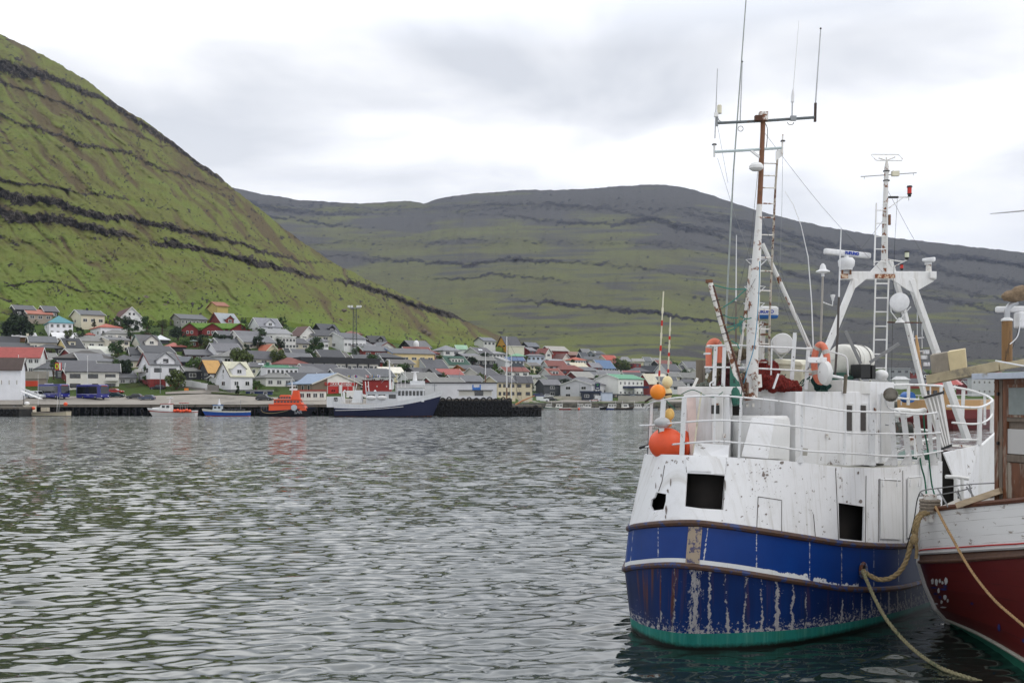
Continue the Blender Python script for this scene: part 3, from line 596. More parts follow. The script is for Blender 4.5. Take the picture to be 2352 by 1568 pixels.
H_=[
(1,30,190,420,310,215,165,35,'R','gable',BLK,'#55565b',(3,1),None,{},'black timber house with grey roof, topmost at the far left of the village'),
(1,395,540,690,315,238,175,35,'R','gable',BLK,'#55565b',(2,1),None,{},'black timber house with grey roof behind the salmon roof house'),
(1,150,335,625,345,265,212,35,'R','gable','#9b8f83','#b96248',(3,1),None,{},'beige house with salmon tile roof above the blue-green hipped roof'),
(1,395,585,870,530,370,287,30,'R','hip','#dcdcdf','#3d8f9c',(4,2,.6),(1,2),{},'white two-storey house with blue-green hipped roof on the left'),
(1,790,968,1248,420,275,222,38,'R','gable','#d3cbb4',GRR,(3,1),(1,1),{'chim':.5,'chc':BLK},'cream house with grey roof and black chimney high on the left slope'),
(2,-120,80,335,430,305,188,58,'L','gable',WH,'#5c2c27',(2,1),(3,1,2),{'chim':.8,'chc':WH,'balc':[(.02,.5,2.0,'g')]},'white gabled house with dark red roof and balcony at the top of the slope'),
(1,1020,1200,1450,560,425,382,35,'R','hip','#dfdfe2','#c0533a',(4,1),(2,1),{'door':[(.25,'l','#3a2624',1.2,2.2)]},'white boxy house with bright orange hipped roof left of centre slope'),
(1,1005,1050,1120,600,516,490,40,'R','hip','#dddddf','#b9462f',(1,1),None,{},'small white annex with red roof beside the orange hipped house'),
(1,-60,160,430,610,540,492,30,'R','gable','#6b4c2c','#dededf',None,None,{},'brown building with bright white roof at the far left edge'),
(1,390,650,930,620,556,492,30,'R','gable','#6b4c2c','#dededf',None,None,{},'brown building with white roof below the blue-green hipped house'),
(1,190,360,680,720,605,535,30,'R','gable','#dbd6c6',GRR,(3,1),None,{'chim':-.02,'chc':'#cfc8b4'},'cream house with grey roof and white gable edge above the dark flat-eaved hall'),
(1,-150,-60,215,690,630,537,25,'R','gable',RED,DK,(4,1),None,{'verge':DK},'red house with dark grey roof cut by the left frame edge'),
(1,665,800,1000,765,670,560,40,'R','gable','#dcc887',DK,(2,1),(0,0,1) and None,{'chim':.35,'chc':BLK,'dorm':[(.4,2.0,.5,'shed','#d8cfae')]},'pale yellow steep-gabled house with dark roof and small dormer'),
(1,1145,1310,1545,720,580,545,38,'R','gable','#d9d2c3','#6a6a6c',(3,2),(1,2),{'fr':'d','chim':.7,'chc':'#d5cfc4'},'pale cream two-storey house with low grey roof below the orange hipped house'),
(1,1030,1100,1340,800,745,655,30,'R','gable','#7d302c','#c9cdbb',None,None,{},'low building with pale greenish sheet roof and red gable'),
(1,-260,-160,470,985,780,670,12,'R','gable','#d9d9d6','#b5483f',(9,2,.55,.75),None,{},'long white building with red roof at the left frame edge'),
(1,480,640,1370,900,792,702,20,'R','hip','#3f474b','#4e4a46',(9,1,.6,.7),(1,1),{'fr':'d'},'long dark hall with hipped brown-grey roof behind the white shop'),
(1,545,790,1420,1185,955,862,22,'R','gable','#d8d5cd','#55545a',(3,2,.55,.6,6),(1,2),{'fr':'d','balc':[(.74,.98,3.0,'l')]},'long white two-storey building with grey roof behind the blue buses'),
(1,-220,-210,247,1300,910,800,4,'R','gable','#dfe1e6','#5b4842',(5,1,.22,.16),None,{},'plain white-walled building with brown roof at the left edge by the quay'),
(1,247,252,545,1150,1040,1035,8,'R','flat','#8b8075','#a09789',None,None,{'fascia':2.2,'door':[(.38,'l','#c33e1e',4.4,2.1)]},'low garage with orange roller door under a concrete terrace'),
(2,440,500,655,625,575,517,30,'R','hip','#3a3b3f','#dbdfe3',None,None,{},'small dark house with white hipped roof behind the cream dormered house'),
(2,180,330,560,700,645,520,35,'R','gable','#ddd9cc','#5d5c5e',(1,1),(2,1),{'dorm':[(.5,4.2,.85,'gable','#e3e1d8')],'verge':'#7b918c'},'cream house with grey roof and big white front gable, mid-left slope'),
(2,560,605,850,735,655,607,25,'R','hip','#242427','#bd5747',None,None,{},'dark low house with salmon hipped roof left of the bushes'),
(2,-10,195,690,810,750,668,25,'R','gable',GW,'#3f4044',(4,1),None,{},'large pale gabled house with wide charcoal roof behind the red-based house'),
(2,95,235,330,860,815,760,25,'R','gable',BLK,'#43454a',None,None,{'verge':BLK},'black low wing with charcoal roof left of the red-based house'),
(2,582,795,1105,405,325,272,35,'R','gable','#93928d',GRR,(7,1,.5,.6),(2,1),{'verge':'#5d5148'},'long grey bungalow high on the slope with a row of windows'),
(2,1115,1280,1500,435,378,258,42,'R','gable','#6d231c','#9aa3a8',(2,1),(1,1),{'dorm':[(.45,3.2,.72,'gable','#7a2a20')],'verge':'#7a3026'},'dark red A-shaped house with light grey roof near the top of the slope'),
(2,1108,1228,1357,245,172,128,35,'R','gable','#b3a05c','#a35b3b',None,None,{'verge':'#8b5a3a'},'small yellow shed with rusty orange roof alone on the hillside'),
(2,790,905,1232,665,592,536,25,'R','hip','#70331f','#8ea59a',(4,1),None,{},'red-brown bungalow with pale mint hipped roof below the turf-roofed house'),
(2,1040,1220,1525,835,712,620,30,'R','gable','#dcdcdd','#6b6b71',(4,1,.5,.35),(1,1),{'verge':'#c8c8c6','chim':.15,'chc':'#77777c'},'white house with grey roof left of the round green tree'),
(2,690,860,1240,830,757,695,22,'R','gable','#43231d','#606066',(4,1),None,{'verge':'#3a2a26'},'long dark brown house with grey roof above the big green tree'),
(2,210,430,780,1165,870,740,32,'R','gable','#dcdce0','#66676c',(2,2,.5,.5,2.9),(2,2),{'base':3.0,'basec':'#7c2420','fr':'d','dorm':[(.52,5.0,.98,'gable','#e0e0e4')],'verge':'#77332c','door':[(.58,'l','#e2e2e2',1.0,2.6)],'balc':[(.35,1.0,5.2,'g')]},'big white house with red ground floor and central gable by the road'),
(2,735,750,905,1020,840,782,20,'R','gable','#1c1c1e','#565b63',None,None,{'verge':'#3a3a3d'},'black open-sided carport with grey roof right of the red-based house'),
(2,995,1125,1290,1075,962,826,40,'R','gable','#38393d','#d39a45',(2,1),(2,2),{'verge':'#4a3028'},'dark grey house with bright orange-yellow roof'),
(2,1215,1390,1650,1205,1005,842,42,'R','gable','#dddde0','#cfccae',(2,1,.5,.4),(1,1,1),{'base':.9,'basec':'#6a6a6a','dorm':[(.38,4.2,.95,'gable','#dedee2')],'verge':'#3a3034','sky':[]},'white house with ivory metal roof and front gable beside the orange-roofed house'),
(2,1110,1225,1310,1135,1035,1008,30,'R','gable','#dadada','#6a6c70',None,None,{},'small white shed with round vent between the orange and ivory roofs','shed'),
(3,242,365,625,470,412,315,38,'R','gable','#d6d7da','#84868d',(1,1),(2,1),{'dorm':[(.5,3.6,.8,'gable','#d8d9dc')]},'white house with light grey roof and dormer, topmost right of the turf roofs'),
(3,300,445,740,600,500,445,30,'R','gable','#cfcfcb','#8b8c90',(3,1),(1,1),{},'white house with flat grey roof below the dormered one, behind shrubs'),
(3,560,640,800,690,545,500,30,'R','flat','#d4d3cf','#d9d9d6',(4,2,.5,.8),None,{},'white block with two rows of strip windows in the middle slope'),
(3,730,855,1052,560,527,420,40,'L','gable','#dad8d4','#6f5048',(2,1),(2,1),{},'white house with brown roof and skylight below the black gabled house') ,
(3,870,1015,1190,705,590,532,35,'R','hip','#dfdfe0','#77787e',(4,1,.35,.8),(1,1),{},'white two-storey house with grey hipped roof right of the strip-window block'),
(3,985,1120,1320,560,478,387,38,'R','gable','#1b1b1d','#4f5157',(2,1),(2,1),{'dorm':[(.55,2.6,.75,'gable','#1b1b1d')],'verge':'#1b1b1d'},'black gabled house with dormer standing against the green hill'),
(3,1140,1375,1640,720,556,492,45,'R','gable','#d5d5d6','#5f6268',(6,1,.4,.75),(1,1),{},'white gabled house with grey roof and window band left of the lattice mast'),
(3,1330,1390,1590,530,505,468,25,'R','hip','#8e4438','#8c4a3c',None,None,{},'house with rust-red hipped roof peeking over the grey one'),
(3,1285,1500,1745,745,650,592,40,'R','gable','#c2c3c4','#6b6d72',(3,1),(3,1),{'verge':'#6d2b24'},'grey gabled house with dark red verges beside the lattice mast'),
(3,150,435,612,770,722,632,55,'L','gable','#cbc2a2','#c25a33',None,(1,1),{'verge':'#d2ccb4'},'cream house with bright orange-red roof in mid village'),
(3,-20,70,360,680,637,593,25,'R','gable','#6d5a44','#68686d',None,None,{'verge':'#71452c'},'low house with grey roof behind the orange-red roof'),
(3,265,400,690,850,792,722,22,'R','gable','#1e1e20','#595c62',None,None,{'verge':'#1e1e20'},'low black house with slate-grey roof below the orange-red roof'),
(3,575,600,672,720,700,674,35,'R','hip','#b0452e','#b5482f',None,None,{},'tiny red roof peeking between two gables in mid village'),
(3,690,790,1025,810,757,690,30,'R','gable','#dedacb','#5b5c62',(4,1),None,{},'cream house with dark grey roof above the long office block'),
(3,620,700,745,800,765,683,50,'R','gable','#d3d4d0','#3f4247',None,None,{},'white gable end just left of the cream house above the office block'),
(3,1020,1140,1440,820,782,726,22,'R','gable','#d0cdc6','#5e5954',None,None,{},'brown-grey roofed house right behind the office block'),
(3,330,530,800,1125,1025,882,40,'R','gable','#dcdcdf','#3e8a60',(2,1),None,{'dorm':[(.5,10.5,.62,'shed','#dddde0')],'chim':.12,'chc':'#2f5f46'},'white house with green metal roof and wide dormer'),
(3,215,262,490,1010,902,850,15,'R','gable','#cfcbb6','#4f5054',(3,1),None,{'sky':[.5,.62]},'cream house with dark roof and two skylights behind the green roof'),
(4,335,600,1092,870,737,680,30,'R','gable','#d9c492','#66676c',(5,1,.42,.6,2.6),None,{'verge':'#5c7ba0'},'long yellow building with grey roof and five window groups'),
(4,665,820,1052,710,665,586,32,'R','gable','#1d1d1f','#6a6a6d',None,None,{'verge':'#1d1d1f'},'black house with grey roof and white dome at the edge of the hill'),
(4,690,740,1040,725,702,663,20,'R','gable','#8d3d2c','#8d3d2c',None,None,{},'low rust-red roof in front of the black house with white dome'),
(4,250,330,520,630,602,530,30,'R','gable','#2b2b2d','#4b4a4c',None,None,{'verge':'#2b2b2d','dorm':[(.6,2.6,.8,'gable','#2b2b2d')]},'dark house with charcoal roof above the round shrub'),
(4,330,445,612,700,655,605,40,'L','gable','#c7c5c0','#6c6e74',None,(3,1),{'verge':'#7c3a33'},'grey house with red-edged gable left of the yellow building'),
(4,150,175,382,760,692,642,15,'R','gable','#d4d4d2','#8a8a8e',(4,1),None,{},'white low house beside the round shrub'),
(4,60,160,472,910,842,756,20,'R','gable','#7d2a22','#57585c',(2,1),None,{},'red-walled house with long dark grey roof behind the office block end'),
(4,480,600,850,930,862,813,28,'R','gable','#cdc5ae','#66625f',(6,1,.6,.7),None,{},'cream house with brown-grey roof below the yellow building'),
(4,380,460,718,1045,967,905,28,'R','gable','#d3caa6','#e6e1ce',(3,1),None,{'verge':'#e6e1ce'},'cream bungalow with ivory white roof above the red hall'),
(4,845,1000,1248,945,907,805,40,'R','gable','#ccd3df','#5c5d63',(4,1),(1,1),{},'pale blue-white gabled house with dark grey roof right of the yellow building'),
(4,1055,1200,1400,765,702,640,35,'R','hip','#d8d8d6','#83858b',(2,1),(1,1),{},'white house with grey roof below the hill edge, left of the mint roof'),
(4,1330,1360,1478,715,682,642,20,'R','gable','#d7dad6','#93c29c',None,None,{},'white house with mint green roof at the hill edge'),
(4,1100,1260,1512,905,867,770,38,'R','gable','#cfd0c9','#2f5b48',None,None,{'dorm':[(.5,6.5,.55,'shed','#d3d3cd')]},'house with dark green roof and pale dormer right of the yellow building'),
(4,690,900,1168,1095,985,912,30,'R','gable','#202022','#4c4b4e',(3,1),(0,0) and None,{'verge':'#202022','dorm':[(.45,3.0,.75,'gable','#202022')]},'black timber house with white windows behind the blue ship'),
(4,1060,1170,1432,1020,990,926,25,'R','gable','#d4d0cc','#b04c44',(3,1),None,{},'white house with red roof behind the blue ship bow'),
(4,1160,1195,1525,1100,1078,1005,15,'R','gable','#c07d3f','#d38a6b',None,None,{'verge':'#d8d6d2'},'building with salmon pink roof above the white warehouse'),
(4,1300,1450,1690,970,925,880,28,'R','gable','#a8662e','#55565a',None,None,{'verge':'#a8662e'},'brown-orange gabled house with dark roof right of the red roof'),
(5,260,402,582,400,312,265,38,'R','gable','#c6c6c2','#70757d',(3,1),None,{'verge':'#25262a'},'grey-roofed white house alone at the right tip of the green hill'),
(5,605,745,965,420,372,248,42,'R','gable','#c8963e','#58585d',None,(2,1),{'verge':'#4a3a2a'},'ochre yellow gabled house with steep grey roof at the hill foot'),
(5,765,785,1020,470,400,385,20,'R','flat','#cfccb8','#d5d2c2',None,None,{},'low cream annex under the ochre yellow house'),
(5,965,1080,1245,430,397,340,35,'R','gable','#2a2a2c','#6b7078',None,None,{'verge':'#2a2a2c'},'dark house with blue-grey roof right of the ochre yellow house'),
(5,950,1100,1200,515,462,415,45,'R','gable','#6e1f1b','#7b7c82',(2,1),None,{'verge':'#6e1f1b'},'dark red house with two white windows below the blue-grey roof'),
(5,1195,1345,1440,565,503,432,45,'L','gable','#cfcdc8','#8f4237',None,(1,1),{},'white gabled house with brick-red roof in the right village'),
(6,-40,110,382,520,462,398,32,'R','gable','#7a2a21','#a49f94',None,None,{},'dark red long house with beige roof at the top of the right village'),
(5,95,330,545,575,502,415,45,'R','gable','#b9bdb3','#5d5c60',(3,1),None,{'sky':[.3,.45]},'pale green-grey gabled house with large dark roof and skylights'),
(5,370,545,745,580,512,465,35,'R','hip','#b7b6b2','#8c8c90',(4,1),None,{},'grey house with low hipped roof left of the tall ship mast'),
(5,-60,105,352,610,552,512,28,'R','gable','#232325','#77777c',None,None,{'verge':'#232325'},'black low house with grey roof above the dark green roof'),
(5,435,735,800,750,622,560,60,'R','gable','#c9c9cd','#9b9b9e',None,(1,1),{},'plain pale grey two-storey building with light roof'),
(5,700,765,1020,690,612,565,20,'R','gable','#d0d0d2','#4f6c9c',(4,1),None,{},'white house with blue roof behind the tall ship mast'),
(5,790,860,1032,580,548,506,28,'R','hip','#8a3a28','#73b287',None,None,{},'red house with mint green roof in the right village'),
(5,1030,1065,1332,635,542,516,18,'R','hip','#bac7d6','#77787d',(4,1),None,{},'pale blue house with flat grey roof right of the mint green roof'),
(5,790,832,1040,840,742,642,30,'R','hip','#cfc49e','#2f3a44',(4,1),None,{},'cream house with dark slate pyramid roof behind the ship masts'),
(5,970,1120,1272,755,692,646,38,'R','gable','#cdc6a8','#6f6a68',(3,1),(1,1),{},'cream house with brown-grey roof right of the slate pyramid roof'),
(5,70,332,622,890,822,732,40,'R','gable','#d2cdc9','#525256',(1,1),(1,1),{},'white gabled house with charcoal roof above the white warehouse'),
(5,880,912,1252,925,867,837,15,'R','gable','#c8c6bb','#8f9090',(5,1),None,{},'long pale low house with grey roof in front of the bushes'),
(6,-90,140,332,955,852,737,42,'R','gable','#d5d5d4','#96493a',(2,1),(1,2),{'dorm':[(.4,4.2,.5,'shed','#d5d5d2')]},'white house with brick-red roof and long dormer above the harbour'),
(5,170,222,452,975,947,872,18,'R','gable','#8e8e90','#4b4c51',None,None,{},'dark slate roof directly above the white warehouse'),
(6,-40,180,372,735,652,596,40,'R','gable','#b9c5d2','#8f949b',(3,1),(1,1),{},'pale blue-white house with grey roof left of the beige roof'),
(5,390,615,885,1185,942,857,42,'R','gable','#c9bea2','#5c5c62',(4,2),(0,0) and None,{'fr':'d'},'beige two-storey shop building with grey roof behind the quay mound'),
(5,840,880,1142,1185,945,862,14,'R','gable','#c9bea2','#5a5b61',(2,2,.55,.5,3),None,{'fr':'d'},'beige shop wing with dark windows and brick pillar beside the dark grey house'),
(6,-110,12,272,1175,982,907,28,'R','gable','#46484c','#77777c',(1,2),None,{'verge':'#46484c'},'dark grey house with mid-grey roof by the marina car park'),
(6,330,470,682,805,712,650,35,'R','gable','#b8c2cb','#cfc4a2',(4,1),None,{},'pale grey-blue house with beige roof in mid right village'),
(6,340,490,652,685,607,561,38,'R','hip','#dcdad4','#c75431',(4,1),None,{},'white house with bright orange hipped roof in the right village'),
(6,130,300,402,600,582,515,50,'L','gable','#d0cec6','#7c5148',None,None,{},'white gable with brown roof left of the orange hipped roof'),
(6,320,410,552,575,527,482,35,'R','gable','#6a2b20','#97705f',None,None,{},'dark red house with pale brown roof near the village top'),
(6,545,600,722,510,482,438,30,'R','gable','#29292c','#7d7e80',None,None,{'verge':'#29292c'},'black-gabled house with grey roof at the village top, right part'),
(6,500,600,700,635,585,492,45,'R','gable','#3c4148','#50555c',None,None,{},'charcoal house with steep slate roof in the right village'),
(6,665,800,935,575,512,468,45,'R','gable','#8d939c','#52555b',None,(2,1),{'sky':[.2]},'blue-grey gabled house with large skylight near the village top'),
(6,820,965,1142,665,602,536,35,'R','gable','#d3cdbb','#c3472f',(2,1),(1,1),{},'cream house with orange-red roof in the right village'),
(6,700,870,1092,795,725,612,38,'R','gable','#c6c5bb','#5577a6',(5,1),None,{},'house with steep cornflower-blue roof in the right village'),
(6,640,745,892,800,712,652,40,'R','gable','#7b2420','#84828a',(2,1),None,{'verge':'#7b2420'},'dark red house in front of the cornflower-blue roof'),
(6,720,912,1202,875,822,764,30,'R','gable','#cfc8b2','#75767b',None,None,{},'cream house with mid-grey roof above the green-roofed block'),
(6,330,535,792,955,872,786,38,'R','gable','#5e2621','#96948d',(5,1,.55,.7),(1,1),{},'dark brown-red house with pale grey roof and white-framed windows'),
(6,265,740,982,1205,982,907,62,'R','gable','#c9c9cd','#6c6c72',(3,1),(2,2),{},'large white gable-fronted house behind the fuel kiosk'),
(6,800,1150,1532,1185,892,827,48,'R','gable','#dfdfda','#55a67b',(6,2,.45,.4),None,{'base':1.8,'basec':'#55585c'},'long white block with mint green roof by the marina'),
(6,1430,1615,1760,1110,962,822,45,'R','gable','#7c2823','#cbc3a8',None,None,{},'dark red gabled hall right of the green-roofed block'),
(6,1480,1620,1900,980,887,822,25,'R','gable','#d5d2c6','#cdc5ac',(5,1),None,{},'white building with cream roof right of the green-roofed block'),
(6,1140,1190,1352,675,632,552,30,'R','hip','#cfcbb0','#8f9092',(1,1),None,{},'cream house with grey pyramid roof in the right village'),
(6,1300,1390,1492,785,662,642,40,'R','flat','#7d241f','#8a8a8c',(1,2),(1,2),{},'dark red boxy house with flat grey roof beside the trees'),
(6,1470,1485,1742,790,772,622,12,'R','gable','#5a1d1a','#45474e',None,None,{},'house with huge steep charcoal roof in the right village'),
(6,1190,1240,1482,855,827,772,20,'R','gable','#a96a62','#a85e5c',None,None,{},'low house with dusty pink roof above the green-roofed block'),
(6,1340,1380,1532,640,622,588,20,'R','gable','#c9c2a2','#9d9c96',None,None,{},'low cream house with pale grey roof near the right hill foot'),
(6,1500,1550,1648,640,612,562,30,'R','gable','#9a9c9e','#777b80',None,None,{},'small grey gabled house right of the low cream one'),
(6,1648,1680,1790,650,625,578,30,'R','gable','#c3c4c2','#8d8f92',None,None,{},'small white house with grey roof just left of the flag-marker poles'),
(6,1230,1260,1430,850,838,800,18,'R','gable','#8f8f8c','#5e6066',None,None,{},'low slate-grey roof between the cream house and the pink roof'),
(0,1505,1530,1562,872,850,836,35,'R','gable','#d5d5d8','#5b5d63',(2,1),(1,1),{},'small white gabled house with slate roof behind the flag-marker poles'),
(0,1555,1580,1618,858,844,830,35,'R','gable','#c9c9c4','#6c6d72',(2,1),None,{},'white house with grey roof just left of the blue trawler mast'),
(0,1500,1512,1556,892,878,866,25,'R','gable','#b9bbbf','#63656b',None,None,{},'grey shed with slate roof right behind the orange buoy','shed'),
(0,2035,2042,2090,878,846,838,15,'R','flat','#8a8d90','#9b9da0',(3,2,.4,.7),None,{},'grey concrete block seen through the gantry ladder','building'),
(0,2050,2057,2088,888,872,864,20,'R','hip','#d8d8d8','#c9cacc',None,None,{},'white hall with pale roof seen between gantry ladder and leg','building'),
(0,1638,1652,1690,880,862,848,32,'R','gable','#c9c9c6','#5f6166',(2,1),(1,1),{},'white house with slate roof seen left of the trawler mast foot'),
(0,1712,1722,1762,872,856,842,32,'R','gable','#d3cfc0','#6c6d72',(2,1),None,{},'cream house with grey roof seen just right of the trawler mast'),
(0,1842,1856,1896,868,852,838,32,'R','gable','#b9bbbf','#63656b',(2,1),None,{},'grey house seen under the mast strut beside the life ring'),
(0,2106,2118,2150,884,872,862,28,'R','gable','#8c8d90','#47494e',(2,1),None,{},'slate-roofed grey house seen between the gantry legs'),
(0,2150,2166,2200,876,862,850,34,'R','gable','#cfcdc8','#3f4247',(2,1),None,{},'white house with black roof seen left of the wooden boom'),
(0,2246,2256,2284,872,858,846,30,'R','gable','#c4c1b8','#5a5b60',(1,1),None,{},'pale house half hidden by the timber wheelhouse'),
(0,2196,2226,2258,905,889,874,50,'R','gable','#6b1f20','#55565a',None,None,{},'dark red gabled shed behind the curved white railing','shed'),
(0,2222,2232,2290,910,868,858,18,'R','flat','#b4b6b8','#8d8f91',(5,2,.7,.4),None,{},'pale grey building with tall windows left of the wooden wheelhouse','building'),
]
HOUSES={}
for h in H_:
    cat=h[16] if len(h)>16 else 'house'
    nm={'shed':'shed','building':'building'}.get(cat,'house')
    HOUSES[h[15]]=house(*h[:16],cat=cat,name=nm)
# ---------------------------------------------------------------- special buildings
M_white=mat('white_paint','#dcdcdc',.5,var=.05)
M_red=mat('signal_red','#b3231a',.55,var=.08)
M_dark=mat('dark_metal','#202226',.5)
M_steel=mat('galvanised_steel','#8b8f92',.45,metal=.4)
Z=Vector((0,0,1))
def wq(o,u,n,f0,f1,z0,z1,t,name,m,par):
    """thin panel on a wall: origin o, along u (metres f0..f1), heights z0..z1, proud by t"""
    a=o+u*f0+Z*z0; b=o+u*f1+Z*z0; c=o+u*f1+Z*z1; d=o+u*f0+Z*z1
    return MB().hexa([a-n*.05,b-n*.05,b+n*t,a+n*t,d-n*.05,c-n*.05,c+n*t,d+n*t]).build(name,m,par)
# fire station
h=house(3,350,1000,1640,1222,1100,980,50,'L','gable','#7a6a58','#7f97b4',None,None,{'verge':'#d3cfc4'},'fire station with blue-grey roof, red doors and red lettering on its gable','fire station','fire_station')
T,C,u,v,L,W,H,rise=[h[k] for k in('T','C','u','v','L','W','H','rise')]
for k in range(9):
    add_window(T,C+u*(L*(.06+k*.105))+Z*(H*.62),u,-v,1.3,1.5,M_wfr,1)
ng=h['ng']; C2=C
wq(C2,v,ng,W*.30,W*.86,0,H,.12,'white_front',wallm('#dedcd6'),T)
# upper white triangle
p=[C2+v*(W*f)+Z*(zz)+ng*.12 for f,zz in((.30,H),(.86,H),(.86,H+rise*.27),(.5,H+rise*.97),(.30,H+rise*.58))]
MB().prism(p,-ng*.2).build('white_gable',wallm('#dedcd6'),T)
for f0,f1 in((.31,.53),(.60,.83)):
    do=wq(C2,v,ng,W*f0,W*f1,.1,H*.80,.2,'fire_door',M_red,T)
    for q in(.4,.6): wq(C2,v,ng,W*(f0+(f1-f0)*q)-.25,W*(f0+(f1-f0)*q)+.25,H*.28,H*.42,.23,'pane',M_glass,do)
wq(C2,v,ng,W*.535,W*.595,.1,H*.9,.5,'pillar',M_white,T)
sg=wq(C2,v,ng,W*.31,W*.86,H*.86,H*1.16,.22,'sign_board',M_white,T)
text_mesh('SLØKKILIÐSSTØÐIN',1.25,frame(C2+v*(W*.585)+Z*(H*1.0)+ng*.25,v,Z),'sign_letters',M_red,sg,.02,.03)
for f in(.335,.838): MB().lathe(C2+v*(W*f)+Z*(H*1.0)+ng*.2,ng,[(.0,0),(.5,0),(.5,.06),(0,.07)],12).build('emblem',M_red,sg)
# dark office block
h=house(3,440,865,1795,1010,850,787,32,'R','flat','#a9a69d','#2c2e31',None,None,{'fascia':2.0},'long two-storey office block with black fascia and glazed bays behind the fire station','office block','office_block',d=345)
T,C,u,v,L,W,H=[h[k] for k in('T','C','u','v','L','W','H')]
M_post=mat('black_post','#1c1d20',.6)
n=-v; nb=7
for k in range(nb+1): wq(C,u,n,L*k/nb-.25 if k else 0,L*k/nb+.25,0,H,.35,'post',M_post,T)
for k in range(nb):
    for r_,(za,zb) in enumerate(((H*.52,H*.92),(0.1,H*.34))):
        for j in range(2):
            cc=C+u*(L*(k+.28+.44*j)/nb)+Z*((za+zb)/2); add_window(T,cc,u,n,L/nb*.36,(zb-za)*.8,M_wfr,1)
for z_ in(.40,): wq(C,u,n,0,L,H*z_-.25,H*z_+.2,.30,'floor_band',M_post,T)
# turf-roofed red house
M_turf=mat('turf_roof','#4f7323',1,var=.25,scale=1.5,dirt='#6b7a34',dirt_amt=.5,bump=.6)
Ct=P(cx(2,905),cy(2,525),gdist(cx(2,905),cy(2,500)))
T=thing('house',Ct,'long dark red house with green turf roof and three front gables on the slope','house')
s_=F/Ct.y; ut=Vector((math.cos(R(12)),math.sin(R(12)),0)); vt=Vector((-ut.y,ut.x,0)); Lt=(1480-870)*.19255/s_/math.cos(R(12)); Wt=9
MB().hexa([Ct-Z*3,Ct+ut*Lt-Z*3,Ct+ut*Lt+vt*Wt-Z*3,Ct+vt*Wt-Z*3]+[p+Z*(2.7) for p in(Ct,Ct+ut*Lt,Ct+ut*Lt+vt*Wt,Ct+vt*Wt)]).build('wall',wallm('#6f1f1a'),T)
e=[Ct-vt*.6-ut*.5+Z*2.7,Ct+ut*(Lt+.5)-vt*.6+Z*2.7,Ct+ut*(Lt+.5)+vt*(Wt/2)+Z*4.9,Ct-ut*.5+vt*(Wt/2)+Z*4.9,Ct+ut*(Lt+.5)+vt*(Wt+.6)+Z*2.7,Ct-ut*.5+vt*(Wt+.6)+Z*2.7]
MB().add([tuple(p) for p in e]+[tuple(p+Z*.35) for p in e],[(0,1,2,3),(3,2,4,5),(6,7,8,9),(9,8,10,11),(0,1,7,6),(4,5,11,10),(1,2,8,7),(2,4,10,8),(3,0,6,9),(5,3,9,11)]).build('turf_roof',M_turf,T)
for f,wd,nw in((.0,6.0,1),(.42,7.8,2),(.93,7.8,3)):
    o=Ct+ut*(Lt*f)-vt*2.0; hw=wd/2
    pl=[o-ut*hw-Z*3,o+ut*hw-Z*3,o+ut*hw+Z*2.2,o+Z*4.6,o-ut*hw+Z*2.2]
    g=MB().prism(pl,vt*5).build('front_gable',wallm('#74211b'),T)
    mb=MB(); ov=.5
    for sg_ in(-1,1):
        a0=o+ut*(sg_*(hw+ov))+Z*(2.2-.25)-vt*ov; b0=o+Z*4.7-vt*ov; mb.hexa([a0,b0,b0+vt*6,a0+vt*6]+[q+Z*.35 for q in(a0,b0,b0+vt*6,a0+vt*6)])
    mb.build('turf_roof',M_turf,g)
    for k in range(nw+1): add_window(T,o+ut*((k-nw/2)*1.5)+Z*1.2,ut,-vt,1.0,1.1,M_wfr,1)
# harbour side sheds
def flat(c,xl,xm,xr,yb,ye,wall,roof,label,a=6,name='building',cat='building',d=None,**o):
    return house(c,xl,xm,xr,yb,ye,ye-4,a,'R','flat',wall,roof,o.get('lw'),None,{'fascia':o.get('fascia',.4),**o.get('opt',{})},label,cat,name,d=d)
flat(4,215,235,578,1215,1062,'#8a2019','#6a1b16','red flat-roofed hall behind the stern of the blue ship',fascia=.2,d=283,lw=(3,1,.1,.1))
flat(3,190,205,515,1255,1190,'#1f2c57','#8a8c8e','low building with navy blue doors left of the orange rescue boat',d=288,lw=(2,1,.75,.3))
flat(3,818,838,1150,1300,1187,'#d8d5cc','#b5362a','white kiosk with red roof edge right behind the orange rescue boat',fascia=.35,d=272,lw=(4,1,.5,.7,2.4))
wh=flat(0,905,908,1141,913,880,'#cfd0d4','#3a3c42','long white warehouse behind the quay mound',fascia=.3,a=3,d=298)
T=wh['T'];C=wh['C'];u=wh['u']; v=wh['v']
lg=MB(); 
for k,cx_ in enumerate((-.55,0,.55)): lg.lathe(C+u*(wh['L']*.80+cx_)+Z*(wh['H']*.62)-v*.04,-v,[(.0,0),(.45,0),(.45,.03),(0,.04)],10)
for q in(-1.05,1.05): lg.box(C+u*(wh['L']*.80+q)+Z*(wh['H']*.62)-v*.05,(.35,.06,2.4),math.atan2(u.y,u.x))
lg.build('emblem',mat('sign_blue','#2468b8',.5),T)
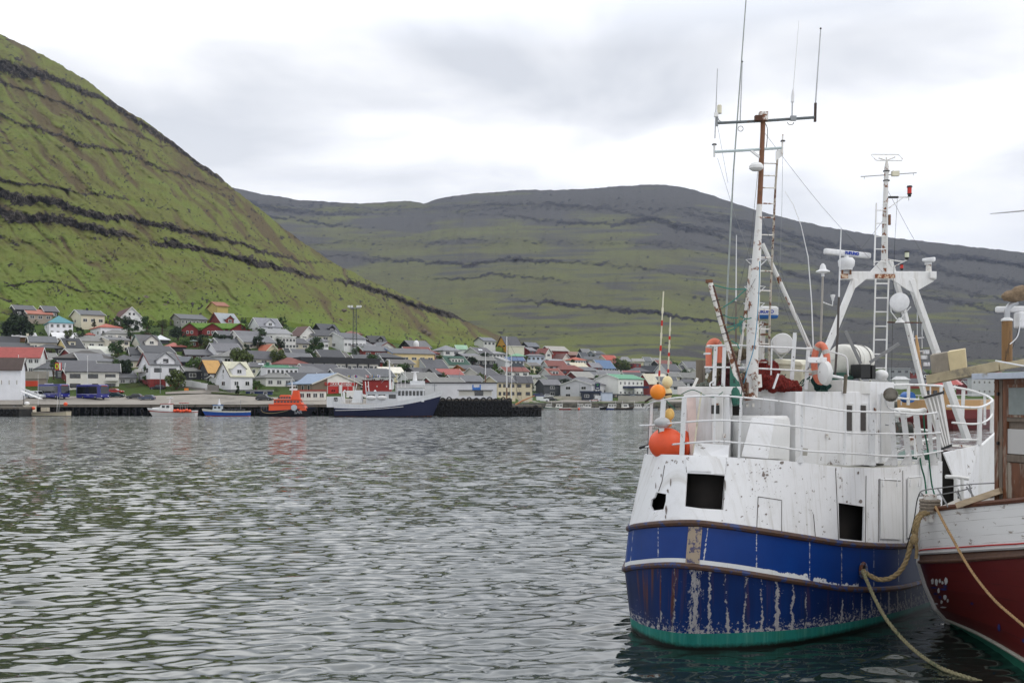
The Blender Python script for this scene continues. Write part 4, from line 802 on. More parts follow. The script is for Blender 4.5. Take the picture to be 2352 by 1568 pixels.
# fuel station sign, canopy, kiosk at the marina
M_navy=mat('navy_panel','#1d2a4a',.5); M_bluep=mat('blue_panel','#24569c',.5)
flat(6,570,592,885,1222,1100,'#262b38','#1e2b4c','dark blue fuel kiosk with slanting canopy roof by the marina',name='fuel_kiosk',cat='kiosk',fascia=.6,lw=(2,1,.5,.5))
flat(6,880,900,1060,1232,1105,'#b8c3d2','#5c6f8c','pale blue service shed between kiosk and small boats',name='shed',cat='shed',fascia=.2)
c=G(1455,912); T=thing('fuel_canopy',c,'flat navy fuel station canopy on posts in front of the green-roofed block','canopy')
s_=F/c.y; MB().box(c+Z*((912-889)/s_),((1680-1240)*.15073/s_,6,.9)).build('roof',M_navy,T)
for dx in(-22,0,22): MB().box(c+Vector((dx/s_,0,(912-889)/s_/2)),(.35,.35,(912-889)/s_)).build('post',M_steel,T)
c=G(1372.5,916); T=thing('fuel_sign',c,'dark blue fuel price sign with green chevron above the kiosk','sign'); s_=F/c.y
MB().box(c+Z*(12/s_),(.4,.4,24/s_)).build('post',M_steel,T)
pn=MB().box(c+Z*((916-887)/s_),(11.5/s_,.5,15/s_)).build('panel',M_navy,T)
q=c+Z*((916-884)/s_)+Vector((0,-.3,0)); k=2.6/s_
MB().prism([q+Vector(t) for t in((-k,0,k),(-k*.5,0,k),(0,0,0),(k*.5,0,k),(k,0,k),(0,0,-k))],(0,-.05,0)).build('emblem',mat('sign_green','#3f9c3a',.5),pn)
MB().box(c+Z*((916-891)/s_)+Vector((0,-.28,0)),(6/s_,.06,1.6/s_)).build('emblem',M_white,pn)
# filling station sign on the left
c=G(cx(1,697),916); T=thing('fuel_sign',c,'tall red sign with yellow-green ring above dark price board beside left blue bus','sign'); s_=F/c.y
MB().box(c+Z*(10/s_),(1.6/s_*2.3,.5,22/s_)).build('post',M_navy,T)
yc=lambda py:(916-cy(1,py))/s_
MB().box(c+Z*yc(985),(12/s_,.6,(1035-938)*.19255/s_)).build('price_board',M_dark,T)
b=MB().box(c+Z*yc(892),(12.5/s_,.62,(938-848)*.19255/s_)).build('sign_board',M_red,T)
MB().box(c+Z*yc(892)+Vector((4.6/s_,-.32,0)),(3/s_,.05,16.5/s_)).build('white_strip',M_white,b)
q=c+Z*yc(892)+Vector((-2.2/s_,-.34,0)); k=4.3/s_
mb=MB(); mb.tube([q+Vector((math.cos(t)*k*.8,0,math.sin(t)*k*1.3)) for t in np.linspace(0,6.283,25)[:-1]],.14,6,closed=True); mb.build('emblem',mat('sign_lime','#a9c523',.5),b)
mb=MB()
for k2 in range(4): mb.box(c+Z*yc(958+k2*18)+Vector((.4,-.32,0)),(.9,.05,.28))
mb.build('price_digits',mat('digit_grey','#7b807c',.5),T)
# walls / terraces
def wall_run(pts,h0,m,label,name='wall',th=.5,cat='wall',cap=None):
    """pts: (x, y at foot); h0 metres"""
    g=[G(x,y) for x,y in pts]; mb=MB()
    for i,(a,b) in enumerate(zip(g[:-1],g[1:])):
        hh=h0 if not hasattr(h0,'__len__') else h0[i]
        a1,b1=a+Vector((0,th,0)),b+Vector((0,th,0)); k=-1.5
        mb.hexa([a+Z*k,b+Z*k,b1+Z*k,a1+Z*k,a+Z*hh,b+Z*hh,b1+Z*hh,a1+Z*hh])
    o=mb.build(name,m); return tag(o,label,cat)
wall_run([(412,890),(440,892),(460,896),(476,898)],[2.4,2.3,2.2],wallm('#d6d6d6'),'stepped white wall between red-based house and dark grey house')
wall_run([(398,892),(430,895),(470,899)],.9,mat('rough_concrete','#7d7973',.9,dirt='#4c4a46',dirt_amt=.4,dirt_scale=1),'low grey concrete wall below the stepped white wall')
wall_run([(476,899),(502,900)],2.0,mat('rough_concrete','#7d7973',.9),'grey concrete retaining wall under the white shed')
wall_run([(286,878),(312,879)],1.6,wallm('#cfccc6'),'short white garden wall left of the red-based house')
wall_run([(290,757),(337,755)],2.0,wallm('#c9c8c4'),'white terrace wall below the gabled house with dark red roof')
wall_run([(340,768),(430,770)],1.5,mat('field_stone','#5b5853',.95,dirt='#3b3a36',dirt_amt=.5,dirt_scale=1.5),'dark fieldstone wall across the slope above the round shrubs')
wall_run([(1258,919),(1290,918),(1340,919),(1372,919)],1.6,wallm('#a9a597'),'pale stone sea wall behind the marina, left of the kiosk')
wall_run([(1420,921),(1480,921),(1530,921)],2.2,wallm('#9e9b91'),'pale stone sea wall behind the marina, below the canopy')
# white railing near the left building
def fence(x0,x1,y,hp,label,m,n=8,d=None):
    a=G(x0,y);b=G(x1,y)
    if d: a=P(x0,y,d); b=P(x1,y,d)
    s_=F/a.y; T=thing('fence',a,label,'fence')
    for k in(.35,.68,1): MB().bar(a+Z*(hp/s_*k),b+Z*(hp/s_*k),.12,.14).build('rail',m,T)
    for k in range(n+1): p=a.lerp(b,k/n); MB().bar(p,p+Z*(hp/s_),.14,.14).build('post',m,T)
    return T
fence(cx(1,250),cx(1,345),907,11,'white plank fence between plain white building and white van',M_white,4)
# lamp posts and flag poles
def lamp(x,yb,yt,label,name='street_lamp',arm=1.2,dbl=False):
    g=G(x,yb); s_=F/g.y; hh=(yb-yt)/s_; T=thing(name,g,label,'street lamp')
    MB().tube([g-Z*.5,g+Z*hh],[.11,.07],8).build('post',M_steel,T)
    MB().tube([g+Z*hh,g+Z*(hh+.15)+Vector((arm,0,0))],.05,6).build('arm',M_steel,T)
    MB().box(g+Z*(hh+.12)+Vector((arm,0,0)),(.9,.35,.18)).build('lamp_head',M_white,T)
    return T
def pole(x,yb,yt,label,r=.07,m=M_white):
    g=G(x,yb); s_=F/g.y; T=thing('flagpole',g,label,'flagpole'); MB().tube([g-Z*.5,g+Z*((yb-yt)/s_)],[r*1.3,r*.8],8).build('pole',m,T); MB().ball(g+Z*((yb-yt)/s_),r*2,8,6).build('finial',m,T); return T
lamp(cx(1,562),900,cy(1,808),'grey street lamp left of the long white shop building')
lamp(cx(1,250),770,cy(1,365),'grey street lamp in front of the big dark bush at left')
lamp(cx(2,548),903,cy(2,845),'thin grey street lamp in front of the red-based house')
lamp(cx(4,1390),905,cy(4,960),'thin grey lamp post in front of the white warehouse')
lamp(cx(6,558),918,cy(6,975),'lamp post left of the fuel kiosk',arm=.6)
lamp(cx(6,985),905,cy(6,840),'tall lamp post at the corner of the green-roofed block',arm=.6)
lamp(cx(6,310),905,cy(6,990),'lamp post with round head beside the dark grey house',arm=.5)
pole(cx(1,220),905,cy(1,760),'white flagpole above the brown roof at far left')
pole(cx(1,1045),905,cy(1,768),'tall white flagpole in front of the white shop building')
pole(cx(1,1062),cy(1,640),cy(1,455),'thin white flagpole by the red-roofed annex',.05)
pole(cx(2,1417),cy(2,580),cy(2,430),'white flagpole in front of the turf-roofed house',.06)
FL=[(88,'#2b4f8d','#d8c84a','blue flag with yellow cross'),(165,'#4a5b9c','#b53a30','blue and red flag'),(300,'#b8322a','#e4e4e4','red flag with white cross'),(365,'#3b6fae','#c9b23c','blue and yellow flag'),(440,'#e2e2e4','#2f5aa0','white flag with blue cross')]
for k,(fx,c1,c2,ds) in enumerate(FL):
    g=P(cx(4,fx-28),918,290); s_=F/g.y; T=thing('flagpole',g,'flagpole flying a small '+ds+' by the red hall','flagpole')
    MB().tube([g-Z,g+Z*((918-cy(4,990))/s_)],.06,6).build('pole',M_white,T)
    q=g+Z*((918-cy(4,1020))/s_); ww=6.5/s_; hh=5.2/s_
    X=[q+Vector((ww*i/5,.15*math.sin(i*1.3),-.1*i*.3)) for i in range(6)]
    mb=MB()
    for a,b in zip(X[:-1],X[1:]): mb.hexa([a,b,b+Vector((0,.03,0)),a+Vector((0,.03,0)),a+Z*hh,b+Z*hh,b+Z*hh+Vector((0,.03,0)),a+Z*hh+Vector((0,.03,0))])
    f=mb.build('flag',mat('flag'+c1,c1,.8),T)
    mb=MB(); mb.box(X[2]+Z*(hh/2)+Vector((0,-.14,0)),(ww*.16,.04,hh)); mb.box(X[2]+Z*(hh/2)+Vector((.1,-.17,0)),(ww,.04,hh*.17)); mb.build('cross',mat('flagx'+c2,c2,.8),f)
# lattice light mast
g=G(815,838); s_=F/g.y; T=thing('lattice_mast',g,'tall slim lattice light mast rising in front of the green hill','mast'); hh=(838-693)/s_
mb=MB(); wd=.75
for sx,sy in((-1,-1),(1,-1),(1,1),(-1,1)): mb.tube([g+Vector((sx*wd*1.1,sy*wd*1.1,0)),g+Vector((sx*wd*.75,sy*wd*.75,hh))],.07,5)
nn=26
for k in range(nn):
    z0,z1=hh*k/nn,hh*(k+1)/nn; w0=wd*(1.1-.35*k/nn)
    for (ax,ay),(bx,by) in (((-1,-1),(1,-1)),((1,-1),(1,1)),((1,1),(-1,1)),((-1,1),(-1,-1))):
        f=(k%2==0); a=(ax,ay) if f else (bx,by); b=(bx,by) if f else (ax,ay)
        mb.tube([g+Vector((a[0]*w0,a[1]*w0,z0)),g+Vector((b[0]*w0,b[1]*w0,z1))],.04,4)
mb.build('lattice',mat('mast_dark_green','#454c46',.6),T)
MB().box(g+Z*(hh+.15),(4.2,2.2,.2)).build('platform',M_steel,T)
for dx in(-2.1,-1,1.2,2.3): MB().box(g+Vector((dx,-1.0,hh+.75)),(.8,.5,.7)).build('floodlight',M_white,T)
# dome on the black house
g=P(cx(4,875),cy(4,655),gdist(cx(4,820),cy(4,710))-8); tag(MB().lathe(g,(0,0,1),[(.0,0),(1.2,0),(1.3,.8),(1.15,2.0),(.6,2.7),(0,2.9)],16).build('radome',M_white,smooth=True),'round white dome in front of the black house at the hill edge','radome')
# ---------------------------------------------------------------- quays
M_quay=mat('tarred_timber','#1c1a17',.9,var=.5,scale=1.2,dirt='#3f3c33',dirt_amt=.42,dirt_scale=.9,bump=.5,bscale=3)
M_qconc=mat('quay_concrete','#6c665c',.95,var=.2,scale=.6,dirt='#3a362f',dirt_amt=.45,dirt_scale=.8)
M_tyre=mat('old_tyre','#121213',.85,var=.4,scale=4)
def quay(x0,x1,d0,ztop,depth,label,name='quay',tyres=True,step=1.6):
    a=Vector(((x0-1176)/F*d0,d0,0)); b=Vector(((x1-1176)/F*d0,d0,0)); T=thing(name,a,label,'quay')
    L_=b.x-a.x
    MB().hexa([a-Z*3,b-Z*3,b-Z*3+Vector((0,depth,0)),a-Z*3+Vector((0,depth,0))]+[p+Z*(ztop-.5) for p in(a,b,b+Vector((0,depth,0)),a+Vector((0,depth,0)))]).build('quay_wall',M_quay,T)
    o=Vector((0,-.15,0)); MB().hexa([a+o+Z*(ztop-.5),b+o+Z*(ztop-.5),b+Vector((0,depth,0))+Z*(ztop-.5),a+Vector((0,depth,0))+Z*(ztop-.5)]+[p+Z*ztop for p in(a+o,b+o,b+Vector((0,depth,0)),a+Vector((0,depth,0)))]).build('cope',M_qconc,T)
    mb=MB(); k=0
    while k*step<L_:
        mb.tube([a+Vector((k*step+random.uniform(-.2,.2),-.25,-2)),a+Vector((k*step,-.25,ztop-.6+random.uniform(-.15,.1)))],.17,6); k+=1
    mb.build('timber_pile',M_quay,T)['kind']='stuff'
    return T,a,L_
T,a,L_=quay(-420,1012,262,2.75,3.5,'long dark timber-faced quay along the left shore')
n_t=0
for k in range(70):
    x=a.x+2+k*2.9*.8+random.uniform(-.4,.4)
    if x>a.x+L_-1: break
    px=scr((x,262,1))[0]
    if px<-20: continue
    zc=1.2+random.uniform(-.25,.25)
    MB().tube([Vector((x+math.cos(t)*.45,261.55,zc+math.sin(t)*.45)) for t in np.linspace(0,6.283,13)[:-1]],.16,6,closed=True).build('tyre_fender',M_tyre,T); n_t+=1
# quay head at the far left
T2,a2,L2=quay(-300,44,249,2.35,9,'dark tyre-hung quay head in the lower left corner of the harbour')
for k in range(5):
    x=a2.x+L2-1-k*1.5; MB().tube([Vector((x+math.cos(t)*.5,248.5,1.3+math.sin(t)*.5)) for t in np.linspace(0,6.283,13)[:-1]],.17,6,closed=True).build('tyre_fender',M_tyre,T2)
# pier mound
def pier(x0,x1,d0,ztop,depth,label):
    T,a,L_=quay(x0,x1,d0,ztop,depth,label,name='pier',step=1.1)
    for r_,zc in enumerate(np.arange(.9,ztop-.2,1.05)):
        x=a.x+.7+(r_%2)*.5
        while x<a.x+L_-.5:
            rr=random.uniform(.42,.62); z1=zc+random.uniform(-.2,.2); ty=math.pi*random.random()*.2
            MB().tube([Vector((x+math.cos(t)*rr,d0-.55+math.sin(t)*ty*.3,z1+math.sin(t)*rr)) for t in np.linspace(0,6.283,13)[:-1]],.17,6,closed=True).build('tyre_fender',M_tyre,T)
            x+=1.35+random.uniform(-.1,.6)
    return T
pier(1006,1176,254,4.35,10,'high black pier covered in tyres beside the blue ship')
pier(1176,1244,254,2.75,8,'lower dark pier end with tyres pointing into the harbour')
# kiosk on the pier
g=P(1055,908,259); T=thing('shed',P(1053,911,259),'low cream shed with dark roof on the black pier','shed'); s_=F/259
MB().box(P(1092,903,261),(76/s_,3.0,12/s_)).build('wall',wallm('#c9c8c0'),T); MB().box(P(1092,896.3,261),(82/s_,3.8,1.6/s_)).build('roof',M_dark,T); MB().box(P(1100,903,259.45),(2.2,.1,1.2)).build('window',M_glass,T)
# shore behind the marina
M_rip=mat('rip_rap','#4d4a40',.95,var=.5,scale=.8,dirt='#25261f',dirt_amt=.5,dirt_scale=.5,bump=1,bscale=2)
a=Vector(((1160-1176)/F*330,330,0)); 
mb=MB(); xs=[1150,1200,1252,1330,1420,1540,1700,2352,3200]
for x0,x1 in zip(xs[:-1],xs[1:]):
    p0=P(x0,0,gi(x0,G_d0)); p1=P(x1,0,gi(x1,G_d0)); p0.z=p1.z=0
    o=Vector((0,-4,0)); mb.hexa([p0+o-Z*2,p1+o-Z*2,p1+Vector((0,2,0))-Z*2,p0+Vector((0,2,0))-Z*2,p0+Vector((0,-1.2,2.6)),p1+Vector((0,-1.2,2.6)),p1+Vector((0,2,2.8)),p0+Vector((0,2,2.8))])
o=mb.build('shore',M_rip); o['kind']='structure'
# floating pontoon of the marina
T=thing('pontoon',P(1250,941,402),'low grey floating pontoon behind the small marina boats','pontoon')
MB().box(Vector(((1400-1176)/F*404,404,.35)),(60,2.2,.5)).build('deck',mat('pontoon_wood','#8a8172',.9),T)
for k in range(11): q=Vector(((1250+k*30-1176)/F*404,405,0)); MB().tube([q-Z*2,q+Z*1.8],.14,6).build('pile',M_quay,T)
# ---------------------------------------------------------------- trees
def leafm(c): return mat('foliage '+c,c,.9,var=.45,scale=.9,dirt=None,bump=0)
M_trunk=mat('bark','#4a3c2c',.95)
def tree(x,yb,w,h,col,label,trunk=.22,conifer=False,name='tree'):
    d=max(gdist(x,yb)-5,270); g=P(x,yb,d); s_=F/g.y; W=w/s_/2; Hh=h/s_; T=thing(name,g,label,'tree' if name=='tree' else 'bush')
    mb=MB(); th=Hh*.5
    mb.tube([g-Z*4,g-Z*.3,g+Z*th*.5+Vector((.1,0,0)),g+Z*th],[.09*W+.15,.09*W+.12,.07*W+.07,.05],7)
    cl=[]; nb=5 if not conifer else 8
    rr=random.Random(int(x*7+yb))
    for k in range(nb):
        a=rr.uniform(0,6.28); q=g+Z*(Hh*rr.uniform(.35,.7))+Vector((math.cos(a)*W*.6,math.sin(a)*W*.6,0)); mb.tube([g+Z*(Hh*rr.uniform(.15,.35)),q],[.05*W+.04,.02],5); 
    mb.build('trunk',M_trunk,T)
    nC=max(6,min(26,int(W*Hh*.6)+8))
    for k in range(nC):
        if conifer:
            t=rr.random(); a=rr.uniform(0,6.28); rad=W*(1-t)*.8; cl.append((g+Z*(Hh*(.08+.85*t))+Vector((math.cos(a)*rad*.6,math.sin(a)*rad*.6,0)),max(.25,rad*.55)))
        else:
            a=rr.uniform(0,6.28); t=rr.uniform(.02,1); rad=math.sqrt(rr.random())*W*.82*math.sqrt(max(.1,1-(max(0,t-.35)/.75)**2))
            cl.append((g+Z*(Hh*(.12+.76*t))+Vector((math.cos(a)*rad,math.sin(a)*rad*.8,0)),rr.uniform(.28,.5)*min(W,Hh)*.75))
    n=int(min(2600,500+W*Hh*40)); per=n//len(cl); V=[];Fc=[]; ls=max(.16,min(W,Hh)*.075)
    for c,r_ in cl:
        for k in range(per):
            dv=Vector((rr.gauss(0,1),rr.gauss(0,1),rr.gauss(0,1))).normalized(); p=c+dv*r_*rr.uniform(.55,1.08)
            if p.z<g.z-.1: continue
            nv=(dv+Vector((rr.gauss(0,.5),rr.gauss(0,.5),rr.gauss(0,.5)))).normalized(); a_=nv.orthogonal().normalized()*ls*rr.uniform(.6,1.4); b_=nv.cross(a_).normalized()*ls*rr.uniform(.6,1.2)
            o=len(V); V+=[p-a_-b_*.4,p+a_-b_*.5,p+a_*.6+b_,p-a_*.7+b_*.8]; Fc.append((o,o+1,o+2,o+3))
    me=bpy.data.meshes.new('crown'); o0=g; me.from_pydata([tuple(p-o0) for p in V],[],Fc); me.materials.append(leafm(col)); me.polygons.foreach_set('use_smooth',[False]*len(Fc))
    ob=bpy.data.objects.new('crown',me); COL.objects.link(ob); ob.parent=T; WL[ob.name]=o0; return T
DG='#1f3015'; MG='#32491c'; LG='#465e25'; OG='#4b5727'
TR=[(38,772,84,44,DG,'large dark green bush at the left edge beside the blue-green roof'),
(181,786,28,40,DG,'dark green tree between blue-green and orange hipped roofs'),
(272,762,34,36,MG,'green tree below the gabled house with dark red roof'),
(216,750,14,18,DG,'small conifer in front of the cream house with black chimney'),
(123,866,26,46,MG,'green tree left of the red fuel sign'),
(118,812,40,14,OG,'sprawling olive shrubs in front of the cream house, far left'),
(282,868,44,46,DG,'dark green tree left of the big red-based house'),
(262,830,24,20,OG,'olive bush above the tree by the red-based house'),
(300,775,26,24,MG,'green bush right of the orange hipped house'),
(345,772,60,14,MG,'row of green shrubs under the white terrace wall'),
(410,775,46,24,DG,'dark rounded shrub left of the turf-roofed house'),
(446,860,46,44,LG,'round green tree right of the black carport'),
(425,800,48,20,LG,'light green bush left of the mint hipped bungalow'),
(460,790,60,20,DG,'dark shrub bank below the turf-roofed house'),
(508,790,60,22,DG,'shrubs in front of the turf-roofed house, right end'),
(552,836,58,36,OG,'round olive-green tree left of the orange-red roof'),
(566,808,22,18,DG,'small dark tree above the olive-green round tree'),
(602,776,26,24,MG,'light green tree in front of the flat-roofed white house'),
(592,796,40,22,DG,'dark shrub thicket beside the strip-window block'),
(640,800,30,22,DG,'dark shrub under the strip-window block'),
(720,803,60,14,MG,'low green hedge below the grey hipped house'),
(588,892,34,16,LG,'light green bush in front of the green metal roof'),
(546,905,16,24,DG,'small dark tree in front of the ivory-roofed house'),
(828,814,44,17,LG,'rounded light green shrub left of the yellow building'),
(887,842,16,10,MG,'small green bush under the yellow building'),
(880,872,22,18,MG,'green bush beside the ivory white roof'),
(1088,838,26,20,DG,'dark green tree right of the dark green roof'),
(1112,836,30,26,DG,'dark tree behind the small schooner mast'),
(1136,848,18,14,LG,'little light green tree in front of the plain pale building'),
(1146,858,22,11,LG,'light green bush above the beige shop roof'),
(1234,832,28,15,MG,'green tree in front of the pale blue house'),
(1206,826,16,12,OG,'olive bush below the mint green roof'),
(1215,857,26,14,MG,'green bush by the cream house right of the slate pyramid'),
(1262,874,30,13,LG,'light green bush left of the brick-red roofed house'),
(1428,852,46,24,OG,'olive tree group in the right village by the red boxy house'),
(1415,842,22,20,MG,'green tree left of the olive tree group'),
(1316,834,14,9,MG,'small round tree by the orange hipped roof, right village'),
(1392,900,16,6,LG,'low yellowish hedge beside the fuel kiosk'),
(1245,858,20,12,DG,'dark bush by the brick-red roofed white house')]
for x,yb,w_,h_,c_,l_ in TR: tree(x,yb,w_,h_,c_,l_,conifer='conifer' in l_,name='tree' if 'tree' in l_ or 'conifer' in l_ else 'bush')
# grass bank and lawn strips
for nm,pts,hh in(('lawn',[(272,893),(300,886),(330,893)],1.6),):
    g=[G(x,y) for x,y in pts]; c=(g[0]+g[2])/2; mb=MB(); mb.ball(Vector((c.x,c.y+5,c.z-.4)),1,24,12,sq=((g[2].x-g[0].x)/2*1.05,6,2.3)); o=mb.build('lawn',M_vill,smooth=True); o['kind']='structure'
strip_sheet('verge',list(range(485,611,7)),lambda x:gdist(x,float(np.interp(x,[485,610],[905,913]))),lambda x:gdist(x,float(np.interp(x,[485,610],[903,908])))+.8,M_vill,.3)
# boulders on the slope
def boulder(x,y,w,label,col='#6d6258'):
    t=(gi(x,G_yt)+6-y); base_d=gdist(x,float(gi(x,G_yt)))
    rd=np.interp(x,[0,500,850,1150],[1050,930,850,700]); yr=np.interp(x,LHX,LHY); tt=t/(gi(x,G_yt)+6-yr)
    wg=lambda q:.35*q+.65*q*q; d=base_d+(rd-base_d)*wg(tt)/1.0
    p=P(x,y,d); s_=F/d; mb=MB(); rr=random.Random(int(x+y)); mb.ball(p,w/s_/2,10,8,sq=(1,.9,.62)); mb.v=[(a+rr.uniform(-.13,.13)*w/s_,b,c_+rr.uniform(-.09,.09)*w/s_) for a,b,c_ in mb.v]
    tag(mb.build('boulder',mat('boulder_rock',col,.95,var=.3,scale=1)),label,'boulder')
for x,y,w_,l_ in[(975,760,14,'big brown boulder on the green slope above the village centre'),(985,767,12,'flat boulder just below the big brown one'),(942,779,11,'brown boulder at the slope foot above the black domed house'),(335,684,16,'grey boulder cluster above the grey bungalow'),(378,702,12,'rounded boulder left of the yellow shed'),(60,692,9,'dark boulder above the black houses at left'),(790,713,12,'grey boulder right of the lattice mast path'),(783,735,9,'pale boulder left of the lattice mast')]: boulder(x,y,w_,l_)
# ---------------------------------------------------------------- vehicles
M_tire=mat('tyre_rubber','#141415',.9); M_rim=mat('wheel_rim','#8f9194',.4,metal=.6); M_cg=mat('car_glass','#0f1215',.08,spec=.9)
M_hl=mat('lamp_lens','#e8e8e4',.2)
def paint(c): return mat('car_paint '+c,c,.28,var=.03,spec=.6)
def vehicle(x,y,yaw,kind,col,label,group=None,cat=None,d=None,extra=None):
    g=G(x,y) if d is None else P(x,y,d)
    L,W,H={'car':(4.2,1.75,1.45),'van':(5.2,1.95,2.1),'bus':(11.6,2.55,3.9),'suv':(4.5,1.85,1.7)}[kind]
    T=thing({'car':'parked_car','van':'parked_van','bus':'parked_bus','suv':'parked_car'}[kind],g,label,cat or {'car':'car','van':'van','bus':'bus','suv':'car'}[kind],group)
    # local: x forward, origin centre on ground
    M=Matrix.Rotation(R(yaw),3,'Z')
    def W_(p): return g+M@Vector(p)
    def prof(pl,y0,y1,name,m,par,tum=0,zt=0):
        mb=MB(); k=len(pl); a=[];b=[]
        for px,pz in pl:
            t=tum*max(0,(pz-zt))
            a.append(W_((px,y0+t,pz))); b.append(W_((px,y1-t,pz)))
        mb.add(a+b,[tuple(range(k))[::-1],tuple(range(k,2*k))]+[(i,(i+1)%k,k+(i+1)%k,k+i) for i in range(k)])
        return mb.build(name,m,par,smooth=False,bevel=.05)
    h=L/2; w=W/2
    if kind in('car','suv'):
        b=.3; body=[(-h,.35),(-h+.1,b),(h-.1,b),(h,.5),(h-.05,.72),(h-.9,.9),(-h+.15,.98),(-h,.8)]
        B=prof(body,-w,w,'body',paint(col),T)
        roof=[(h-1.25,.88),(h-1.95,H),(-h+.75,H),(-h+.12,.95)]
        prof([(p,z+.0) for p,z in roof],-w+.06,w-.06,'cabin',paint(col),T,tum=.25,zt=.9)
        prof([(h-1.38,.93),(h-1.98,H-.12),(-h+.85,H-.12),(-h+.3,.98)],-w+.045,w-.045,'side_window',M_cg,T,tum=.25,zt=.9)
        prof([(h-1.2,.9),(h-1.88,H-.06),(h-1.95,H-.06),(h-1.3,.9)],-w+.22,w-.22,'windscreen',M_cg,T,tum=.2,zt=.9)
        wr,wx=.32,(h-.8,-h+.75)
    elif kind=='van':
        body=[(-h,.4),(-h+.05,.3),(h-.1,.3),(h,.55),(h-.05,.95),(h-.75,1.15),(h-1.45,H-.05),(h-1.7,H),(-h+.1,H),(-h,H-.15)]
        B=prof(body,-w,w,'body',paint(col),T)
        prof([(h-.8,1.18),(h-1.42,H-.15),(h-2.4,H-.2),(h-2.4,1.2)],-w-.01,w+.01,'side_window',M_cg,T)
        prof([(h-.70,1.16),(h-1.40,H-.1),(h-1.5,H-.1),(h-.8,1.16)],-w+.12,w-.12,'windscreen',M_cg,T)
        wr,wx=.34,(h-.95,-h+1.0)
    else:
        body=[(-h,.45),(-h+.1,.35),(h-.15,.35),(h,.6),(h-.02,1.3),(h-.35,H-.3),(h-.9,H),(-h+.25,H),(-h,H-.3)]
        B=prof(body,-w,w,'body',paint(col),T)
        prof([(h-1.6,1.45),(h-1.6,H-.5),(-h+.35,H-.5),(-h+.35,1.5)],-w-.012,w+.012,'side_window',M_cg,T)
        prof([(h+.01,1.4),(h-.27,H-.55),(h-.5,H-.55),(h-.2,1.4)],-w+.12,w-.12,'windscreen',M_cg,T)
        prof([(-h+.1,1.30),(-h+.1,1.38),(h-1.7,1.38),(h-1.7,1.30)],-w-.02,w+.02,'stripe',M_white,T)
        db=prof([(h-.25,H-.5),(h-.4,H-.22),(h-.6,H-.22),(h-.5,H-.5)],-w+.35,w-.35,'destination_board',M_dark,T)
        mb=MB(); 
        for k in range(9): mb.box(W_((h-.22,-.8+k*.2,H-.36)),(.12,.11,.14),R(yaw))
        mb.build('board_letters',mat('board_orange','#d0562a',.6),db)
        for sy in(-1,1): 
            MB().tube([W_((h-.3,sy*(w-.1),H-.5)),W_((h+.35,sy*(w+.25),H-.55)),W_((h+.38,sy*(w+.28),H-1.1))],[.04,.05,.12],6).build('mirror',M_dark,T)
        MB().box(W_((-h+3.4,0,H+.1)),(2.2,1.3,.25),R(yaw)).build('roof_unit',M_white,T)
        mb=MB()
        for k in range(4): mb.box(W_((-.6+k*.32,w+.03,1.0)),(.24,.02,.2),R(yaw)); mb.box(W_((-.6+k*.32,-w-.03,1.0)),(.24,.02,.2),R(yaw))
        mb.build('lettering',mat('bus_letters','#b9bccb',.6),B)
        wr,wx=.5,(h-2.6,-h+3.0,-h+4.3) if False else (h-2.6,-h+3.1)
    for px in wx:
        for sy in(-1,1):
            ax=M@Vector((0,sy,0)); o=W_((px,sy*(w-.2),wr))
            t=MB().lathe(o,ax,[(.01,0),(wr,0),(wr,.2),(wr*.62,.215)],14).build('wheel',M_tire,T); MB().lathe(o,ax,[(.01,.2),(wr*.6,.2),(wr*.55,.235),(.01,.24)],10).build('rim',M_rim,t)
    for sy in(-1,1): MB().box(W_((h-.04,sy*(w-.3),.66 if kind!='bus' else .85)),(.12,.34,.17),R(yaw)).build('headlight',M_hl,T); MB().box(W_((-h+.03,sy*(w-.15),.75)),(.1,.18,.25),R(yaw)).build('tail_light',M_red,T)
    if extra=='police': 
        mb=MB(); 
        for sy in(-1,1): mb.box(W_((0,sy*(w+.01),.7)),(3.0,.015,.18),R(yaw))
        mb.build('stripe',mat('orange_stripe','#c8612c',.5),B)
    return T
BL='#1c1f7d'
vehicle(cx(1,640),cy(1,1275),-36,'bus',BL,'royal blue coach parked left, partly behind the white box van','blue coaches on the quay')
vehicle(cx(1,1105),cy(1,1282),-36,'bus',BL,'royal blue coach parked right, beside the dark green car','blue coaches on the quay')
vehicle(cx(1,430),cy(1,1275),-20,'van','#dfe3e6','white van with small coloured emblem left of the blue coaches')
for l_ in[(cx(1,1395),cy(1,1262),-5,'car','#12353a','dark teal car beside the right blue coach'),(cx(1,1385),cy(1,1215),-12,'car','#b02a20','red car behind the dark teal car'),
 (cx(2,240),cy(2,1280),175,'car','#121a22','black hatchback on the quay, nose left'),(cx(2,390),cy(2,1295),178,'car','#38445c','slate blue hatchback in front of the black one'),(cx(2,515),cy(2,1172),172,'car','#16181c','black car parked against the red-based house'),
 (cx(3,430),cy(3,1300),-8,'suv','#1d2024','black people carrier left of the orange rescue boat')]:
    vehicle(*l_)
vehicle(cx(4,165),cy(4,1235)+8,0,'van','#dcdcd8','white van behind the stern of the blue ship',d=270)
